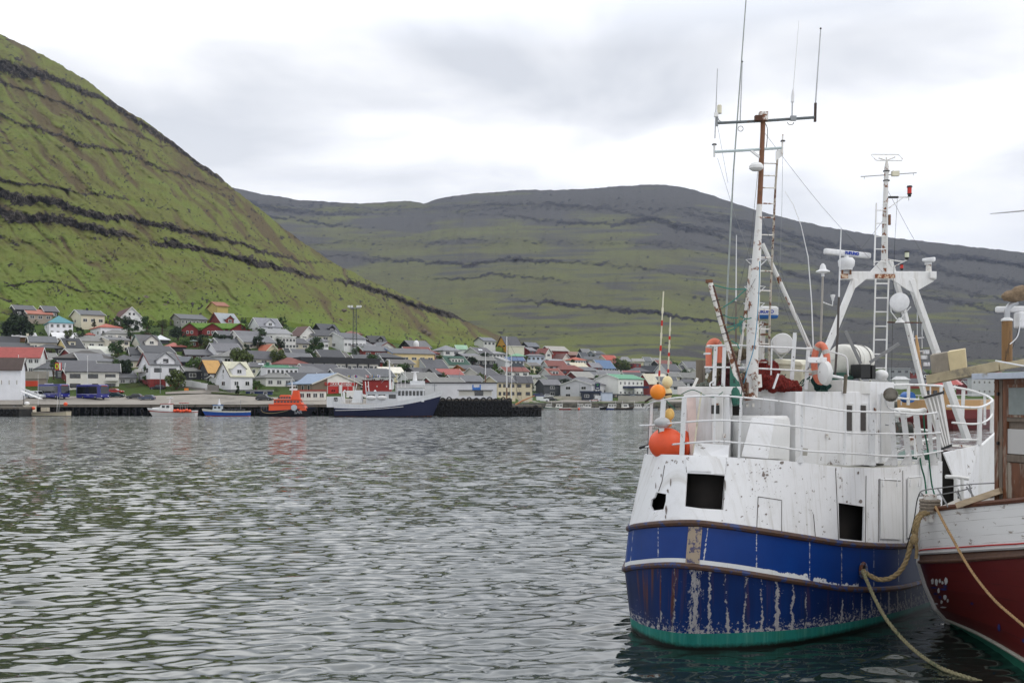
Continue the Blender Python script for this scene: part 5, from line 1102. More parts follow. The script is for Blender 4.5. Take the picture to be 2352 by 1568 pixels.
MC6=[(5,1300,1240,5,'van','#dfe2e4','white van beside the dark car in the marina car park'),(5,1440,1228,10,'suv','#17191d','black car right of the white van, marina car park'),
 (5,1070,1215,0,'car','#b9bcc0','silver car below the bowsprit'),(5,1250,1190,0,'van','#22305e','blue covered van behind the white van'),(5,1390,1178,0,'car','#d5d6d8','white car behind the black car, marina car park'),
 (5,800,1170,0,'car','#c9cacc','silver car behind the tall ship mast'),(5,930,1190,0,'car','#dcdcdc','white car right of the tall ship mast'),
 (6,785,1245,178,'car','#c3c6ca','white and orange patrol car before the fuel kiosk'),(6,885,1225,0,'van','#dedfdf','long white van beside the fuel kiosk'),(6,640,1215,0,'car','#20336b','blue car in the shade of the fuel kiosk'),
 (6,1160,1180,20,'car','#a89f8c','beige car under the green-roofed block'),(6,1390,1190,0,'car','#8b9aa8','light blue car under the fuel canopy'),(6,1480,1190,10,'car','#16181c','black car under the fuel canopy'),(6,1560,1195,5,'suv','#101114','large black car at the right end of the canopy'),(6,1640,1190,0,'car','#262f66','dark blue car behind the orange buoy'),
 (6,180,1165,0,'car','#b6b9bd','grey car by the dark grey house'),(6,50,1150,0,'van','#e0e0e0','white van next to the dark grey house')]
for c_,x,y,yw,k,col,l_ in MC6: vehicle(cx(c_,x),min(cy(c_,y),923),yw,k,col,l_,extra='police' if 'patrol' in l_ else None)
# blue skip / boat ramp box at left
g=G(cx(1,150),cy(1,1290)); T=thing('waste_container',g,'dark blue tapered waste container by the plain white building','container'); s_=F/g.y
w1,w2,hh=11/s_,22/s_,(1290-1185)*.19255/s_
MB().prism([g+Vector((-w1*1.3,0,0)),g+Vector((w1*1.2,0,0)),g+Vector((w2,0,hh*.62)),g+Vector((w2*.55,0,hh)),g+Vector((-w1*1.3,0,hh))],(0,2.4,0)).build('body',mat('container_blue','#173f6f',.6,var=.2,dirt='#3a2a20',dirt_amt=.35),T,bevel=.04)
MB().hexa([g+Vector((w2*.5,-.05,hh)),g+Vector((w2,-.05,hh*.65)),g+Vector((w2,2.4,hh*.65)),g+Vector((w2*.5,2.4,hh)),g+Vector((w2*.5,-.05,hh+.1)),g+Vector((w2,-.05,hh*.65+.1)),g+Vector((w2,2.4,hh*.65+.1)),g+Vector((w2*.5,2.4,hh+.1))]).build('lid',M_steel,T)
# white gangway
a=P(cx(1,250),cy(1,1185),266); b=P(cx(1,490),cy(1,1280),262); T=thing('gangway',b,'white aluminium gangway leaning on the quay beside the cream fishing boat','gangway')
MB().bar(a,b,1.0,.15).build('walkway',M_white,T); 
for sy in(-.5,.5):
    o=Vector((0,sy,.9)); MB().tube([a+o,b+o],.05,6).build('handrail',M_white,T); mb=MB()
    for k in range(9): p=a.lerp(b,k/8); mb.tube([p+Vector((0,sy,0)),p+o],.035,5)
    mb.build('stanchion',M_white,T)
tag(MB().box(P(860*.19255/1+0,0,1)*0+P(543,911,284),(1.6,.1,1.2)).build('road_sign',mat('sign_orange','#d07a25',.6)) if False else MB().box(P(cx(2,860),cy(2,1165),292),(1.2,.1,.7)).build('road_sign',mat('sign_orange','#d07a25',.6)),'orange roadside board right of the red-based house','sign')
# ---------------------------------------------------------------- distant boats
def hullcurve(L,B,sh,bow=.5,n=22,fl=0,full=.5,tr=.75):
    """closed half-lines: stations x from stern (-L/2) to bow; returns x, half breadth"""
    out=[]
    for i in range(n+1):
        t=i/n; x=-L/2+L*t
        bb=B/2*(tr+(1-tr)*min(1,t/.35)**.7) if t<.35 else B/2*(1-max(0,(t-full)/(1-full))**2.2)
        out.append((x,bb))
    return out
def boat(x,d,L,B,dirn,levels,label,name='small_boat',cat='boat',group=None,ywl=None,full=.45,tr=.8,skew=0):
    """levels: list of (z_stern, z_mid, z_bow, breadth factor, bow overhang, part name, material) from the keel up"""
    g=Vector(((x-1176)/F*d,d,0)); T=thing(name,g,label,cat,group); M=Matrix.Rotation(R(skew)+(0 if dirn>0 else math.pi),3,'Z')
    rings=[]; n=22
    for zs,zm,zb,bf,ovh,pn,m in levels:
        rg=[]
        hc=hullcurve(L,B*bf,0,full=full,tr=tr)
        for i,(px,bb) in enumerate(hc):
            t=i/n; z=zs*(1-t)*(1-2*t)+zm*4*t*(1-t)+zb*t*(2*t-1); xx=px+ovh*max(0,(t-.5)*2)**2
            rg.append((xx,bb,z))
        rings.append([g+M@Vector(p) for p in rg]+[g+M@Vector((p[0],-p[1],p[2])) for p in rg[::-1]])
    for k in range(len(rings)-1):
        a,b=rings[k],rings[k+1]; m_=len(a); mb=MB(); mb.add(a+b,[(i,(i+1)%m_,m_+(i+1)%m_,m_+i) for i in range(m_)]); mb.build(levels[k+1][5],levels[k+1][6],T,smooth=True,angle=50)
    top=rings[-1]; m_=len(top); drop=Vector((0,0,-.35 if L>9 else -.2)); mb=MB(); cc=[p+drop for p in top]
    mb.add(cc,[(i,i+1,m_-2-i,m_-1-i) for i in range(m_//2-1)]); mb.build('deck',mat('boat_deck','#a7a498',.8,var=.15,scale=2),T)
    W_=lambda p: g+M@Vector(p)
    return T,W_,M
def cabin(T,W_,M,x0,x1,w,z0,z1,m,rake=.3,win=3,roofm_=None,name='cabin'):
    p=[W_((x0,-w/2,z0)),W_((x1+rake,-w/2,z0)),W_((x1+rake,w/2,z0)),W_((x0,w/2,z0)),W_((x0,-w/2*.92,z1)),W_((x1,-w/2*.92,z1)),W_((x1,w/2*.92,z1)),W_((x0,w/2*.92,z1))]
    c=MB().hexa(p).build(name,m,T,bevel=.04)
    rf=MB().hexa([W_((x0-.15,-w/2-.05,z1)),W_((x1+.25,-w/2-.05,z1)),W_((x1+.25,w/2+.05,z1)),W_((x0-.15,w/2+.05,z1)),W_((x0-.15,-w/2-.05,z1+.12)),W_((x1+.25,-w/2-.05,z1+.12)),W_((x1+.25,w/2+.05,z1+.12)),W_((x0-.15,w/2+.05,z1+.12))]).build('roof',roofm_ or m,c)
    if win:
        zz=z0+(z1-z0)*.62; hh=(z1-z0)*.34; st=(x1-x0)/win
        for sy in(-1,1):
            for k in range(win):
                xx=x0+st*(k+.5); MB().box(W_((xx,sy*(w/2*.97+.01),zz)),(st*.66,.08,hh),0,M=M).build('window',M_glass,c)
        MB().hexa([W_((x1+rake*.45,-w*.38,zz-hh/2)),W_((x1+rake*.5+.03,-w*.38,zz-hh/2)),W_((x1+rake*.5+.03,w*.38,zz-hh/2)),W_((x1+rake*.45,w*.38,zz-hh/2)),W_((x1+rake*.1,-w*.36,zz+hh/2)),W_((x1+rake*.22+.03,-w*.36,zz+hh/2)),W_((x1+rake*.22+.03,w*.36,zz+hh/2)),W_((x1+rake*.1,w*.36,zz+hh/2))]).build('windscreen',M_glass,c)
    return c
def bm(c,dirt=None,a=.35): return mat('boat_paint '+c+str(dirt),c,.4,var=.06,scale=1,dirt=dirt,dirt_amt=a,dirt_scale=1.2,stretch=(2,2,.4))
M_or=mat('fluor_orange','#e2552b',.5,var=.05); M_rope=mat('rope','#8b7d5f',.95)
def rail(T,W_,pts,h,m,n=None,name='railing'):
    mb=MB(); P_=[W_(p) for p in pts]; top=[p+Z*h for p in P_]; mb.tube(top,.035,5); mb.tube([p+Z*(h*.5) for p in P_],.025,5)
    for p,q in zip(P_,top): mb.tube([p,q],.03,5)
    return mb.build(name,m,T)
# 1 cream fishing boat
cream=bm('#c9bfa6','#7c5a3a'); 
T,W_,M=boat(93,257,14.2,3.8,-1,[(-.4,-.5,-.3,.6,-1.2,'',None),(.1,.1,.15,.85,-.5,'hull_bottom',bm('#2b3350')),(1.05,.75,1.5,1.0,.4,'hull',cream),(1.3,1.0,1.8,1.02,.6,'bulwark',bm('#8d857a','#5c4a3a'))],'cream wooden fishing boat with rusty streaks moored at the left quay',name='fishing_boat')
cabin(T,W_,M,1.5,3.8,2.2,.8,2.6,bm('#d3ccba'),.5,2); MB().tube([W_((4.2,0,1)),W_((4.2,0,5.2))],.08,6).build('mast',M_quay,T); MB().tube([W_((-4.6,0,1)),W_((-4.9,0,6.0))],.06,6).build('mast',M_steel,T); MB().tube([W_((.6,0,2.7)),W_((.6,0,10.5))],.035,5).build('antenna',M_white,T)
MB().tube([W_((-4.2,.2,1)),W_((-4.4,.2,5.0))],.04,6).build('mast',M_white,T)
for k,(px,pz,r_) in enumerate([(-6.3,3.0,.5),(1.0,2.0,.42)]): tag(MB().ball(W_((px,1.6 if k else 0,pz)),r_,14,10).build('buoy',M_or,smooth=True),['red-orange buoy at the stern of the cream fishing boat','red-orange buoy hung beside the cream boat cabin'][k],'buoy')
tag(MB().ball(W_((3.4,0,3.2)),.6,14,10,sq=(1.1,1,.7)).build('radome',M_white,smooth=True),'white radar dome on the cream fishing boat','radome')
mb=MB(); mb.box(W_((-1.2,0,1.7)),(1.6,1.4,1.0),0,M=M); mb.build('hatch',bm('#b3aa98'),T); rail(T,W_,[(6.5,.6,1.7),(5.4,1.2,1.5),(4.2,1.6,1.2)],.8,M_steel)
# 2 white and red boat
T,W_,M=boat(396,257,12.0,3.6,-1,[(-.4,-.4,-.3,.6,-1.2,'',None),(.9,.9,1.2,.95,-.2,'hull',bm('#dcdad6','#a5825f',.3)),(1.1,1.1,1.5,1.0,.1,'red_stripe',mat('boat_red','#a83a2e',.5)),(1.45,1.45,2.1,1.02,.4,'bulwark',bm('#e0e0de'))],'white cabin boat with red stripe and orange fenders at the quay',name='motor_boat')
cabin(T,W_,M,0.2,2.4,2.6,1.4,3.0,bm('#e0e0de'),.9,2,mat('boat_red','#a83a2e',.5)); MB().hexa([W_(p) for p in((2.4,-1.2,1.5),(5.4,-.5,1.8),(5.4,.5,1.8),(2.4,1.2,1.5),(2.4,-1,2.3),(4.8,-.4,2.1),(4.8,.4,2.1),(2.4,1,2.3))]).build('foredeck',bm('#e0e0de'),T,bevel=.05)
MB().tube([W_((.8,0,3.1)),W_((.4,0,4.8))],[.25,.1],8).build('mast',M_white,T); MB().box(W_((.6,0,4.6)),(1.5,.4,.25),0,M=M).build('radar',M_white,T)
mb=MB(); 
for sy in(-.8,.8): mb.tube([W_((-3.5,sy,1.4)),W_((-3.4,sy,3.2))],.05,6); mb.tube([W_((-2.3,sy,1.4)),W_((-2.3,sy,3.2))],.05,6)
mb.build('stern_frame',M_steel,T); MB().box(W_((-2.9,0,3.3)),(1.8,2.2,.15),0,M=M).build('canopy',mat('boat_red','#a83a2e',.5),T)
for k in range(6): tag(MB().ball(W_((-1.2-.75*k,1.9,1.35+.1*math.sin(k*2))),.42,12,9).build('fender',M_or,smooth=True),'orange ball fender hung along the side of the white and red boat','fender','orange fenders on the white and red boat')
# 3 blue boat
T,W_,M=boat(520,257,11.6,3.5,-1,[(-.4,-.4,-.3,.6,-1.0,'',None),(.15,.15,.2,.85,-.5,'hull_bottom',mat('boat_red','#a83a2e',.5)),(1.0,.95,1.3,1.0,.2,'hull',bm('#1f55ab')),(1.35,1.3,1.9,1.02,.4,'bulwark',bm('#c9c9bd'))],'small bright blue open boat with blue-topped wheelhouse at the quay',name='motor_boat')
cabin(T,W_,M,1.1,3.0,2.0,1.3,2.7,bm('#c3cdd2'),.3,2,bm('#3569a8')); MB().tube([W_((1.8,0,2.8)),W_((1.8,0,4.4))],[.4,.06],8).build('mast',M_white,T); MB().tube([W_((-3.6,0,1.2)),W_((-3.6,0,4.0))],.05,6).build('mast',M_steel,T)
for k in range(6): tag(MB().box(W_((-4.2+k*.95,0,1.55)),(.75,1.6,.5),0,M=M).build('fish_tub',M_dark,bevel=.03),'dark fish tub on the deck of the small blue boat','tub','dark tubs on the blue boat')
# 4 orange rescue boat (bow right)
navy=bm('#10131f')
T,W_,M=boat(661,256,13.4,4.2,1,[(-.5,-.5,-.4,.6,-1.5,'',None),(1.25,1.45,2.05,1.0,.1,'hull',navy),(1.4,1.6,2.3,1.02,.3,'rubbing_strake',bm('#25304a'))],'navy-hulled search and rescue boat with bright orange superstructure',name='rescue_boat')
sar=mat('rescue_orange','#dd4f1b',.45,var=.05)
cabin(T,W_,M,-4.4,4.2,3.2,1.4,2.9,sar,.8,0,name='lower_superstructure'); up=cabin(T,W_,M,-3.2,3.2,2.9,2.9,4.1,sar,.7,8,name='upper_superstructure')
MB().hexa([W_(p) for p in((-2.4,-1.2,4.3),(1.2,-1.2,4.3),(1.2,1.2,4.3),(-2.4,1.2,4.3),(-1.6,-1,5.3),(.6,-1,5.3),(.6,1,5.3),(-1.6,1,5.3))]).build('wheelhouse',sar,T,bevel=.08)
for k in range(5): MB().box(W_((-1.9+k*.65,-1.13,4.65)),(.5,.15,.42),0,M=M).build('window',M_glass,T)
MB().hexa([W_(p) for p in((.9,-.9,4.2),(3.1,-.9,4.2),(3.1,.9,4.2),(.9,.9,4.2),(1.5,-.8,6.4),(2.8,-.8,6.4),(2.8,.8,6.4),(1.5,.8,6.4))]).build('funnel',sar,T,bevel=.06)
MB().tube([W_((1.2,0,5.3)),W_((1.0,0,9.4))],[.28,.06],8).build('mast',M_white,T); MB().box(W_((1.0,0,7.6)),(2.2,.3,.25),0,M=M).build('radar',M_white,T); MB().box(W_((1.4,0,6.7)),(1.8,.6,.5),0,M=M).build('radar',M_white,T)
MB().tube([W_((1.0,-.7,8.3)),W_((1.0,.7,8.3))],.05,5).build('crosstree',M_white,T)
rail(T,W_,[(-6.4,-1.2,1.5),(-5.6,-1.6,1.5),(-4.8,-1.9,1.5)],.9,M_steel); rail(T,W_,[(4.2,-1.7,2.0),(5.2,-1.2,2.2),(6.4,-.3,2.4)],.9,M_steel)
text_mesh('SAR',1.15,frame(W_((3.0,-2.0,1.0)),M@Vector((1,-.05,.03)),Z),'hull_letters',mat('letter_grey','#8e9096',.6),T,.06,.02)
text_mesh('TJALDRIÐ',.42,frame(W_((-1.2,-1.68,2.2)),M@Vector((1,0,0)),Z),'name_letters',M_white,T,.02,.01) if False else None
mb=MB(); mb.tube(cat_rom([W_((-6.2,-1.95,1.6)),W_((-5.4,-2.15,.95)),W_((-3.5,-2.2,.75)),W_((-1.0,-2.2,1.1)),W_((.6,-2.2,1.5))],6),.07,6); mb.build('fender_rope',M_rope,T)
tag(MB().lathe(W_((2.0,-1.9,2.15)),(0,-1,0),[(.0,0),(.75,0),(.75,.3),(0,.32)],16).build('searchlight_cover',mat('pale_grey_cover','#b9bec4',.6)),'round pale grey cover beside the orange superstructure','cover')
# 5 big blue and white ship (bow right)
nv=bm('#161d3f','#2c1a12',.3); whs=bm('#d8dadd','#9a9080',.2)
T,W_,M=boat(893,250,26.0,6.2,1,[(-.8,-.8,-.8,.5,-3.2,'',None),(.25,.15,.3,.84,-2.2,'waterline_band',mat('ship_rust','#3a2018',.8,var=.4,scale=1,dirt='#6a3a1c',dirt_amt=.5)),(2.15,2.4,5.0,1.0,-.2,'hull',nv),(3.3,3.45,6.35,1.02,.3,'bulwark',whs)],'large blue-hulled ship with white bulwark moored against the black pier',name='ship',cat='ship',full=.6,tr=.7)
# hull rust patches
cabin(T,W_,M,2.4,8.6,4.6,3.6,7.0,whs,.2,7,bm('#e0e0da'),name='wheelhouse'); cabin(T,W_,M,-5.2,2.4,4.8,3.2,6.0,bm('#c6c8cc'),.0,3,name='deckhouse')
MB().box(W_((7.0,0,8.2)),(3.4,3.0,1.0),0,M=M).build('bridge_awning',whs,T); MB().tube([W_((6.4,0,8.7)),W_((6.4,0,10.8))],[.55,.3],8).build('mast',M_white,T); MB().box(W_((6.4,0,10.9)),(1.9,.5,.25),0,M=M).build('radar',M_white,T)
MB().tube([W_((.4,0,6.6)),W_((.1,0,13.9))],[.32,.12],8).build('mast',M_white,T)
mb=MB(); mb.tube([W_((.1,0,10.5)),W_((-1.8,0,8.2))],.06,5); mb.tube([W_((.1,0,10.5)),W_((2.0,0,6.8))],.06,5); mb.build('stay',M_steel,T)
for px,zt in((2.2,10.4),(3.0,10.8),(4.0,11.2)): MB().tube([W_((px,0,6.8)),W_((px,0,zt))],.06,5).build('antenna',M_white,T)
for px in(-10.8,-3.4): MB().tube([W_((px,-1,3.3)),W_((px,-1,6.0)),W_((px+.4,-1,6.3))],[.3,.3,.35],8).build('ventilator',M_white,T)
for px in(-11.3,-5.4,-4.7): MB().tube([W_((px,.5,3.3)),W_((px-.4,.5,8.6 if px>-6 else 5.9))],.1,6).build('derrick_post',M_white,T)
MB().hexa([W_(p) for p in((-9.0,-1.2,3.3),(-6.4,-1.2,3.3),(-6.4,1.2,3.3),(-9.0,1.2,3.3),(-8.2,-1,6.4),(-6.6,-1,6.4),(-6.6,1,6.4),(-8.2,1,6.4))]).build('funnel',whs,T,bevel=.06)
MB().tube([W_((-8.9,1.5,4.0)),W_((-8.0,1.5,8.0))],.08,6).build('derrick_post',M_white,T)
for px in(-4.0,-1.4): 
    mb=MB(); mb.ball(W_((px,-2.2,4.6)),1.1,16,10,sq=(1.15,.6,.55)); o=mb.build('lifeboat',M_white,smooth=True); tag(o,{-4.0:'white covered lifeboat on the blue ship, nearer the stern',-1.4:'white covered lifeboat on the blue ship, nearer the bridge'}[px],'lifeboat')
mb=MB(); mb.tube([W_((11.2,0,6.2)),W_((11.2,0,8.2))],.1,6); mb.tube([W_((10.6,0,7.6)),W_((11.8,0,7.6))],.08,6); mb.build('bow_mast',M_steel,T)
mb=MB(); 
for k in range(14): 
    p=W_((-12.8+k*.55,-2.75,3.25)); mb.tube([p,p+Z*.9],.03,4)
mb.tube([W_((-12.8,-2.75,4.15)),W_((-5.4,-2.85,4.3))],.035,5); mb.build('railing',M_white,T)
# white line along the hull
mb=MB(); nn=20
pts=[W_((-12.7+k*(16.6/nn),-(2.18+.92*min(1,(k/nn*16.6/26)/.35)**.7)-.05,1.55+ .9*(k/nn)**2)) for k in range(nn+1)]
mb.tube(pts,.07,5); mb.build('hull_stripe',M_white,T)
MB().box(W_((-13.2,0,3.6)),(3.2,4.0,2.6),0,M=M).build('aft_deckhouse',whs,T); MB().box(W_((-12.6,-2.05,4.2)),(.9,.1,.9),0,M=M).build('window',M_glass,T)
# 6 schooner behind the pier
T,W_,M=boat(1150,330,17,4.2,1,[(-.4,-.4,-.4,.6,-1,'',None),(1.4,1.0,1.9,1,.5,'hull',bm('#cfcac0')),(1.6,1.2,2.3,1.02,.9,'rail_cap',bm('#6d4526'))],'old sailing ship with brown masts and bowsprit lying behind the dark pier',name='sailing_ship')
s_=F/330
M_br=mat('varnished_mast','#6b4326',.6)
for mx,yt,ym,th in((1115,808,861,.16),(1164,793-20,890,.2),(1175,812,905,.12)):
    wx=(mx-1176)/F*330; base=Vector((wx,330,1)); q=CH-(ym-HZ)/F*330; top=CH-(yt-HZ)/F*330
    m1=MB().tube([base,Vector((wx,330,q))],[th*1.2,th],8).build('mast',M_br if mx!=1175 else M_white,T); MB().tube([Vector((wx,330,q)),Vector((wx,330,top))],[th*1.0,th*.6],8).build('topmast',M_white,m1)
MB().tube([P(1184,929,330),P(1200,920,330),P(1229,908,330)],[.3,.25,.12],8).build('bowsprit',mat('bowsprit_wood','#b27748',.6),T)
mb=MB()
for a_,b_ in(((1164,775),(1229,908)),((1164,800),(1200,920)),((1175,813),(1190,915)),((1115,808),(1108,905)),((1164,840),(1172,915)),((1183,850),(1188,912))): mb.tube([P(*a_,330),P(*b_,330)],.035,4)
mb.build('rigging',M_dark,T)
# 7 marina boats
MBT=[(1262,7.5,-1,'#dcdcd6','#2e5c4a','white cabin boat with green windows at the left end of the marina',1,5),
(1286,8.4,-1,'#a02c26','#d8d6d0','red-hulled boat with white top in the marina',1,2),
(1332,7.6,1,'#d9d6c8','#d9d6c8','white cabin cruiser behind the grey boat, marina',1,3),
(1352,8.6,-1,'#d4d4d2','#c9c9c9','white motor boat in the centre of the marina',1,2),
(1378,5.5,1,'#1c1d20','#3a3a3c','black inflatable boat in the marina',0,0),
(1408,10.5,-1,'#1e3f96','#dcdcda','blue-bowed white boat in the marina, right of the inflatable',1,3),
(1434,7.6,1,'#1d1c1c','#4a3a2c','dark-hulled boat right of the blue-bowed one',1,1),
(1463,9.0,1,'#dedede','#dedede','white motor yacht at the right part of the marina',1,3),
(1488,7.5,-1,'#d6d6d6','#26282c','small white boat beside the tall flag-marker poles',1,2)]
for k,(x,L,dr,c1,c2,l_,cab,nw) in enumerate(MBT):
    T,W_,M=boat(x,399+(k%3)*2.0,L,2.7,dr,[(-.3,-.3,-.2,.6,-.6,'',None),(.55,.5,.9,1.0,.1,'hull',bm(c1)),(.85,.8,1.35,1.02,.3,'bulwark',bm(c2 if k!=4 else c1))],l_,name='small_boat',skew=random.uniform(-14,14))
    if cab:
        cabin(T,W_,M,-L*.12,L*.16,1.9,.8,2.2,bm('#dad9d3'),.6,max(1,nw)); MB().tube([W_((-L*.1,0,2.2)),W_((-L*.1,0,3.6))],.04,5).build('mast',M_white,T)
        rail(T,W_,[(L*.45,0,1.25),(L*.38,.5,1.2),(L*.28,.9,1.1)],.5,M_steel)
    else: MB().box(W_((-L*.4,0,.9)),(.5,.6,.9),0,M=M).build('outboard_motor',M_dark,T)
tag(MB().ball(Vector(((cx(6,545)-1176)/F*398,397,.4)),.42,12,9).build('buoy',M_or,smooth=True),'orange buoy floating beside the white motor boat in the marina','buoy')
# ---------------------------------------------------------------- infill between the houses
occ=[]
for h in H_:
    occ.append((cx(h[0],h[2]*.5+(h[1]+h[3])*.25),cy(h[0],(h[4]+h[6])/2)))
rr=random.Random(21); inf=[]
INW=['#d6d4cf','#cfcabb','#c3c4c6','#d9d9d9','#b9b2a0','#7a2a22','#2c2d30']; INR=['#5f6166','#6f7075','#4b4c51','#8a4236','#7d7c78','#55565b']
tries=0
while len(inf)<105 and tries<9000:
    tries+=1; x=rr.uniform(20,2300); yt=gi(x,G_yt); y2=gi(x,G_y2)
    if x<950 and rr.random()<.1: continue
    y=rr.uniform(yt+14,y2-18)
    if x<880 and y<775: continue
    if 1000<x<1150 and y<800: continue
    s0=F/gdist(x,y); w_=s0*11
    if any(abs(x-a)<w_*.5+9 and abs(y-b)<8 for a,b in occ): continue
    occ.append((x,y)); inf.append(x)
    wl=s0*rr.uniform(8,12); wg=s0*rr.uniform(3.5,5); hh=s0*rr.uniform(2.2,3.2); ri=s0*rr.uniform(1.6,2.6); c1=rr.choice(INW)
    house(0,x-wg-wl*.5,x-wl*.5,x+wl*.5,y+hh/2,y-hh/2,y-hh/2-ri,rr.choice([28,34,40]),'R',rr.choice(['gable','gable','hip']),c1,rr.choice(INR),(3,1),(1,1),{},'plain house half hidden among the other roofs of the village',group='half hidden houses between the larger ones')
def shrubs():
    V=[];Fc=[]; rr=random.Random(4)
    for k in range(900):
        x=rr.uniform(-60,2330); yt=gi(x,G_yt); y2=gi(x,G_y2); y=yt+4+(y2-14-yt)*rr.random(); g=G(x,y); r0=rr.uniform(.8,2.6)
        for j in range(int(26*r0)):
            dv=Vector((rr.gauss(0,1),rr.gauss(0,1),abs(rr.gauss(0,.8)))).normalized()*r0*rr.uniform(.4,1); dv.x*=1.5
            p=g+dv; nv=Vector((rr.gauss(0,1),rr.gauss(0,1),rr.gauss(0,1))).normalized(); a=nv.orthogonal().normalized()*.3*rr.uniform(.6,1.4); b=nv.cross(a); o=len(V)
            V+=[p-a-b,p+a-b*.6,p+a*.5+b,p-a*.6+b*.8]; Fc.append((o,o+1,o+2,o+3))
    me=bpy.data.meshes.new('shrubbery'); me.from_pydata([tuple(p) for p in V],[],Fc); me.materials.append(leafm('#26381a')); ob=bpy.data.objects.new('shrubbery',me); COL.objects.link(ob); WL[ob.name]=Vector((0,0,0))
    tag(ob,'loose green garden shrubbery filling the gaps between the village houses','shrubs',kind='stuff')
shrubs()

rt=random.Random(33); n_=0; tr_=0
while n_<34 and tr_<3000:
    tr_+=1; x=rt.uniform(30,1600); yt=gi(x,G_yt); y2=gi(x,G_y2); y=rt.uniform(yt+20,y2-8); s0=F/gdist(x,y)
    if any(abs(x-a)<s0*4.2 and -16<(y-b)<16 for a,b in occ): continue
    n_+=1; tree(x,y,s0*rt.uniform(4,8),s0*rt.uniform(3.5,6),rt.choice([DG,MG,MG,OG]),'dark leafy garden tree standing between the village houses').__setitem__('group','garden trees between the village houses'); occ.append((x,y))
# ---------------------------------------------------------------- near boats
CAMP=Vector((0,0,CH))
class NG:   # tiny node expression helper
    def __init__(s,m): s.t=m.node_tree; s.L=s.t.links.new
    def m(s,op,a,b=None,c=None,clamp=False):
        n=N(s.t,'ShaderNodeMath',operation=op); n.use_clamp=clamp
        for i,v in enumerate((a,b,c)):
            if v is None: continue
            if isinstance(v,(int,float)): n.inputs[i].default_value=v
            else: s.L(v,n.inputs[i])
        return n.outputs[0]
    def attr(s,k): return N(s.t,'ShaderNodeAttribute',attribute_name=k).outputs['Fac']
    def vec(s,x,y,z=0.0):
        n=N(s.t,'ShaderNodeCombineXYZ')
        for i,v in enumerate((x,y,z)):
            if isinstance(v,(int,float)): n.inputs[i].default_value=v
            else: s.L(v,n.inputs[i])
        return n.outputs[0]
    def noise(s,v,sc,det=5,ro=.6):
        n=N(s.t,'ShaderNodeTexNoise'); n.inputs['Scale'].default_value=sc; n.inputs['Detail'].default_value=det; n.inputs['Roughness'].default_value=ro
        s.L(v,n.inputs[0]); return n.outputs[0]
    def step(s,v,a,b): # 0 below a, 1 above b
        n=N(s.t,'ShaderNodeMapRange'); s.L(v,n.inputs[0]); n.inputs[1].default_value=a; n.inputs[2].default_value=b; return n.outputs[0]
    def mix(s,f,a,b):
        n=N(s.t,'ShaderNodeMix',data_type='RGBA')
        if isinstance(f,(int,float)): n.inputs[0].default_value=f
        else: s.L(f,n.inputs[0])
        for i,v in((6,a),(7,b)):
            if isinstance(v,str): n.inputs[i].default_value=(*hx(v),1)
            else: s.L(v,n.inputs[i])
        return n.outputs[2]
def newmat(name,rough=.5):
    m=bpy.data.materials.new(name); m.use_nodes=True; b=m.node_tree.nodes['Principled BSDF']; b.inputs['Roughness'].default_value=rough; return m,NG(m),b
def surf_uv(g): return g.vec(g.attr('uu'),g.attr('vv'))
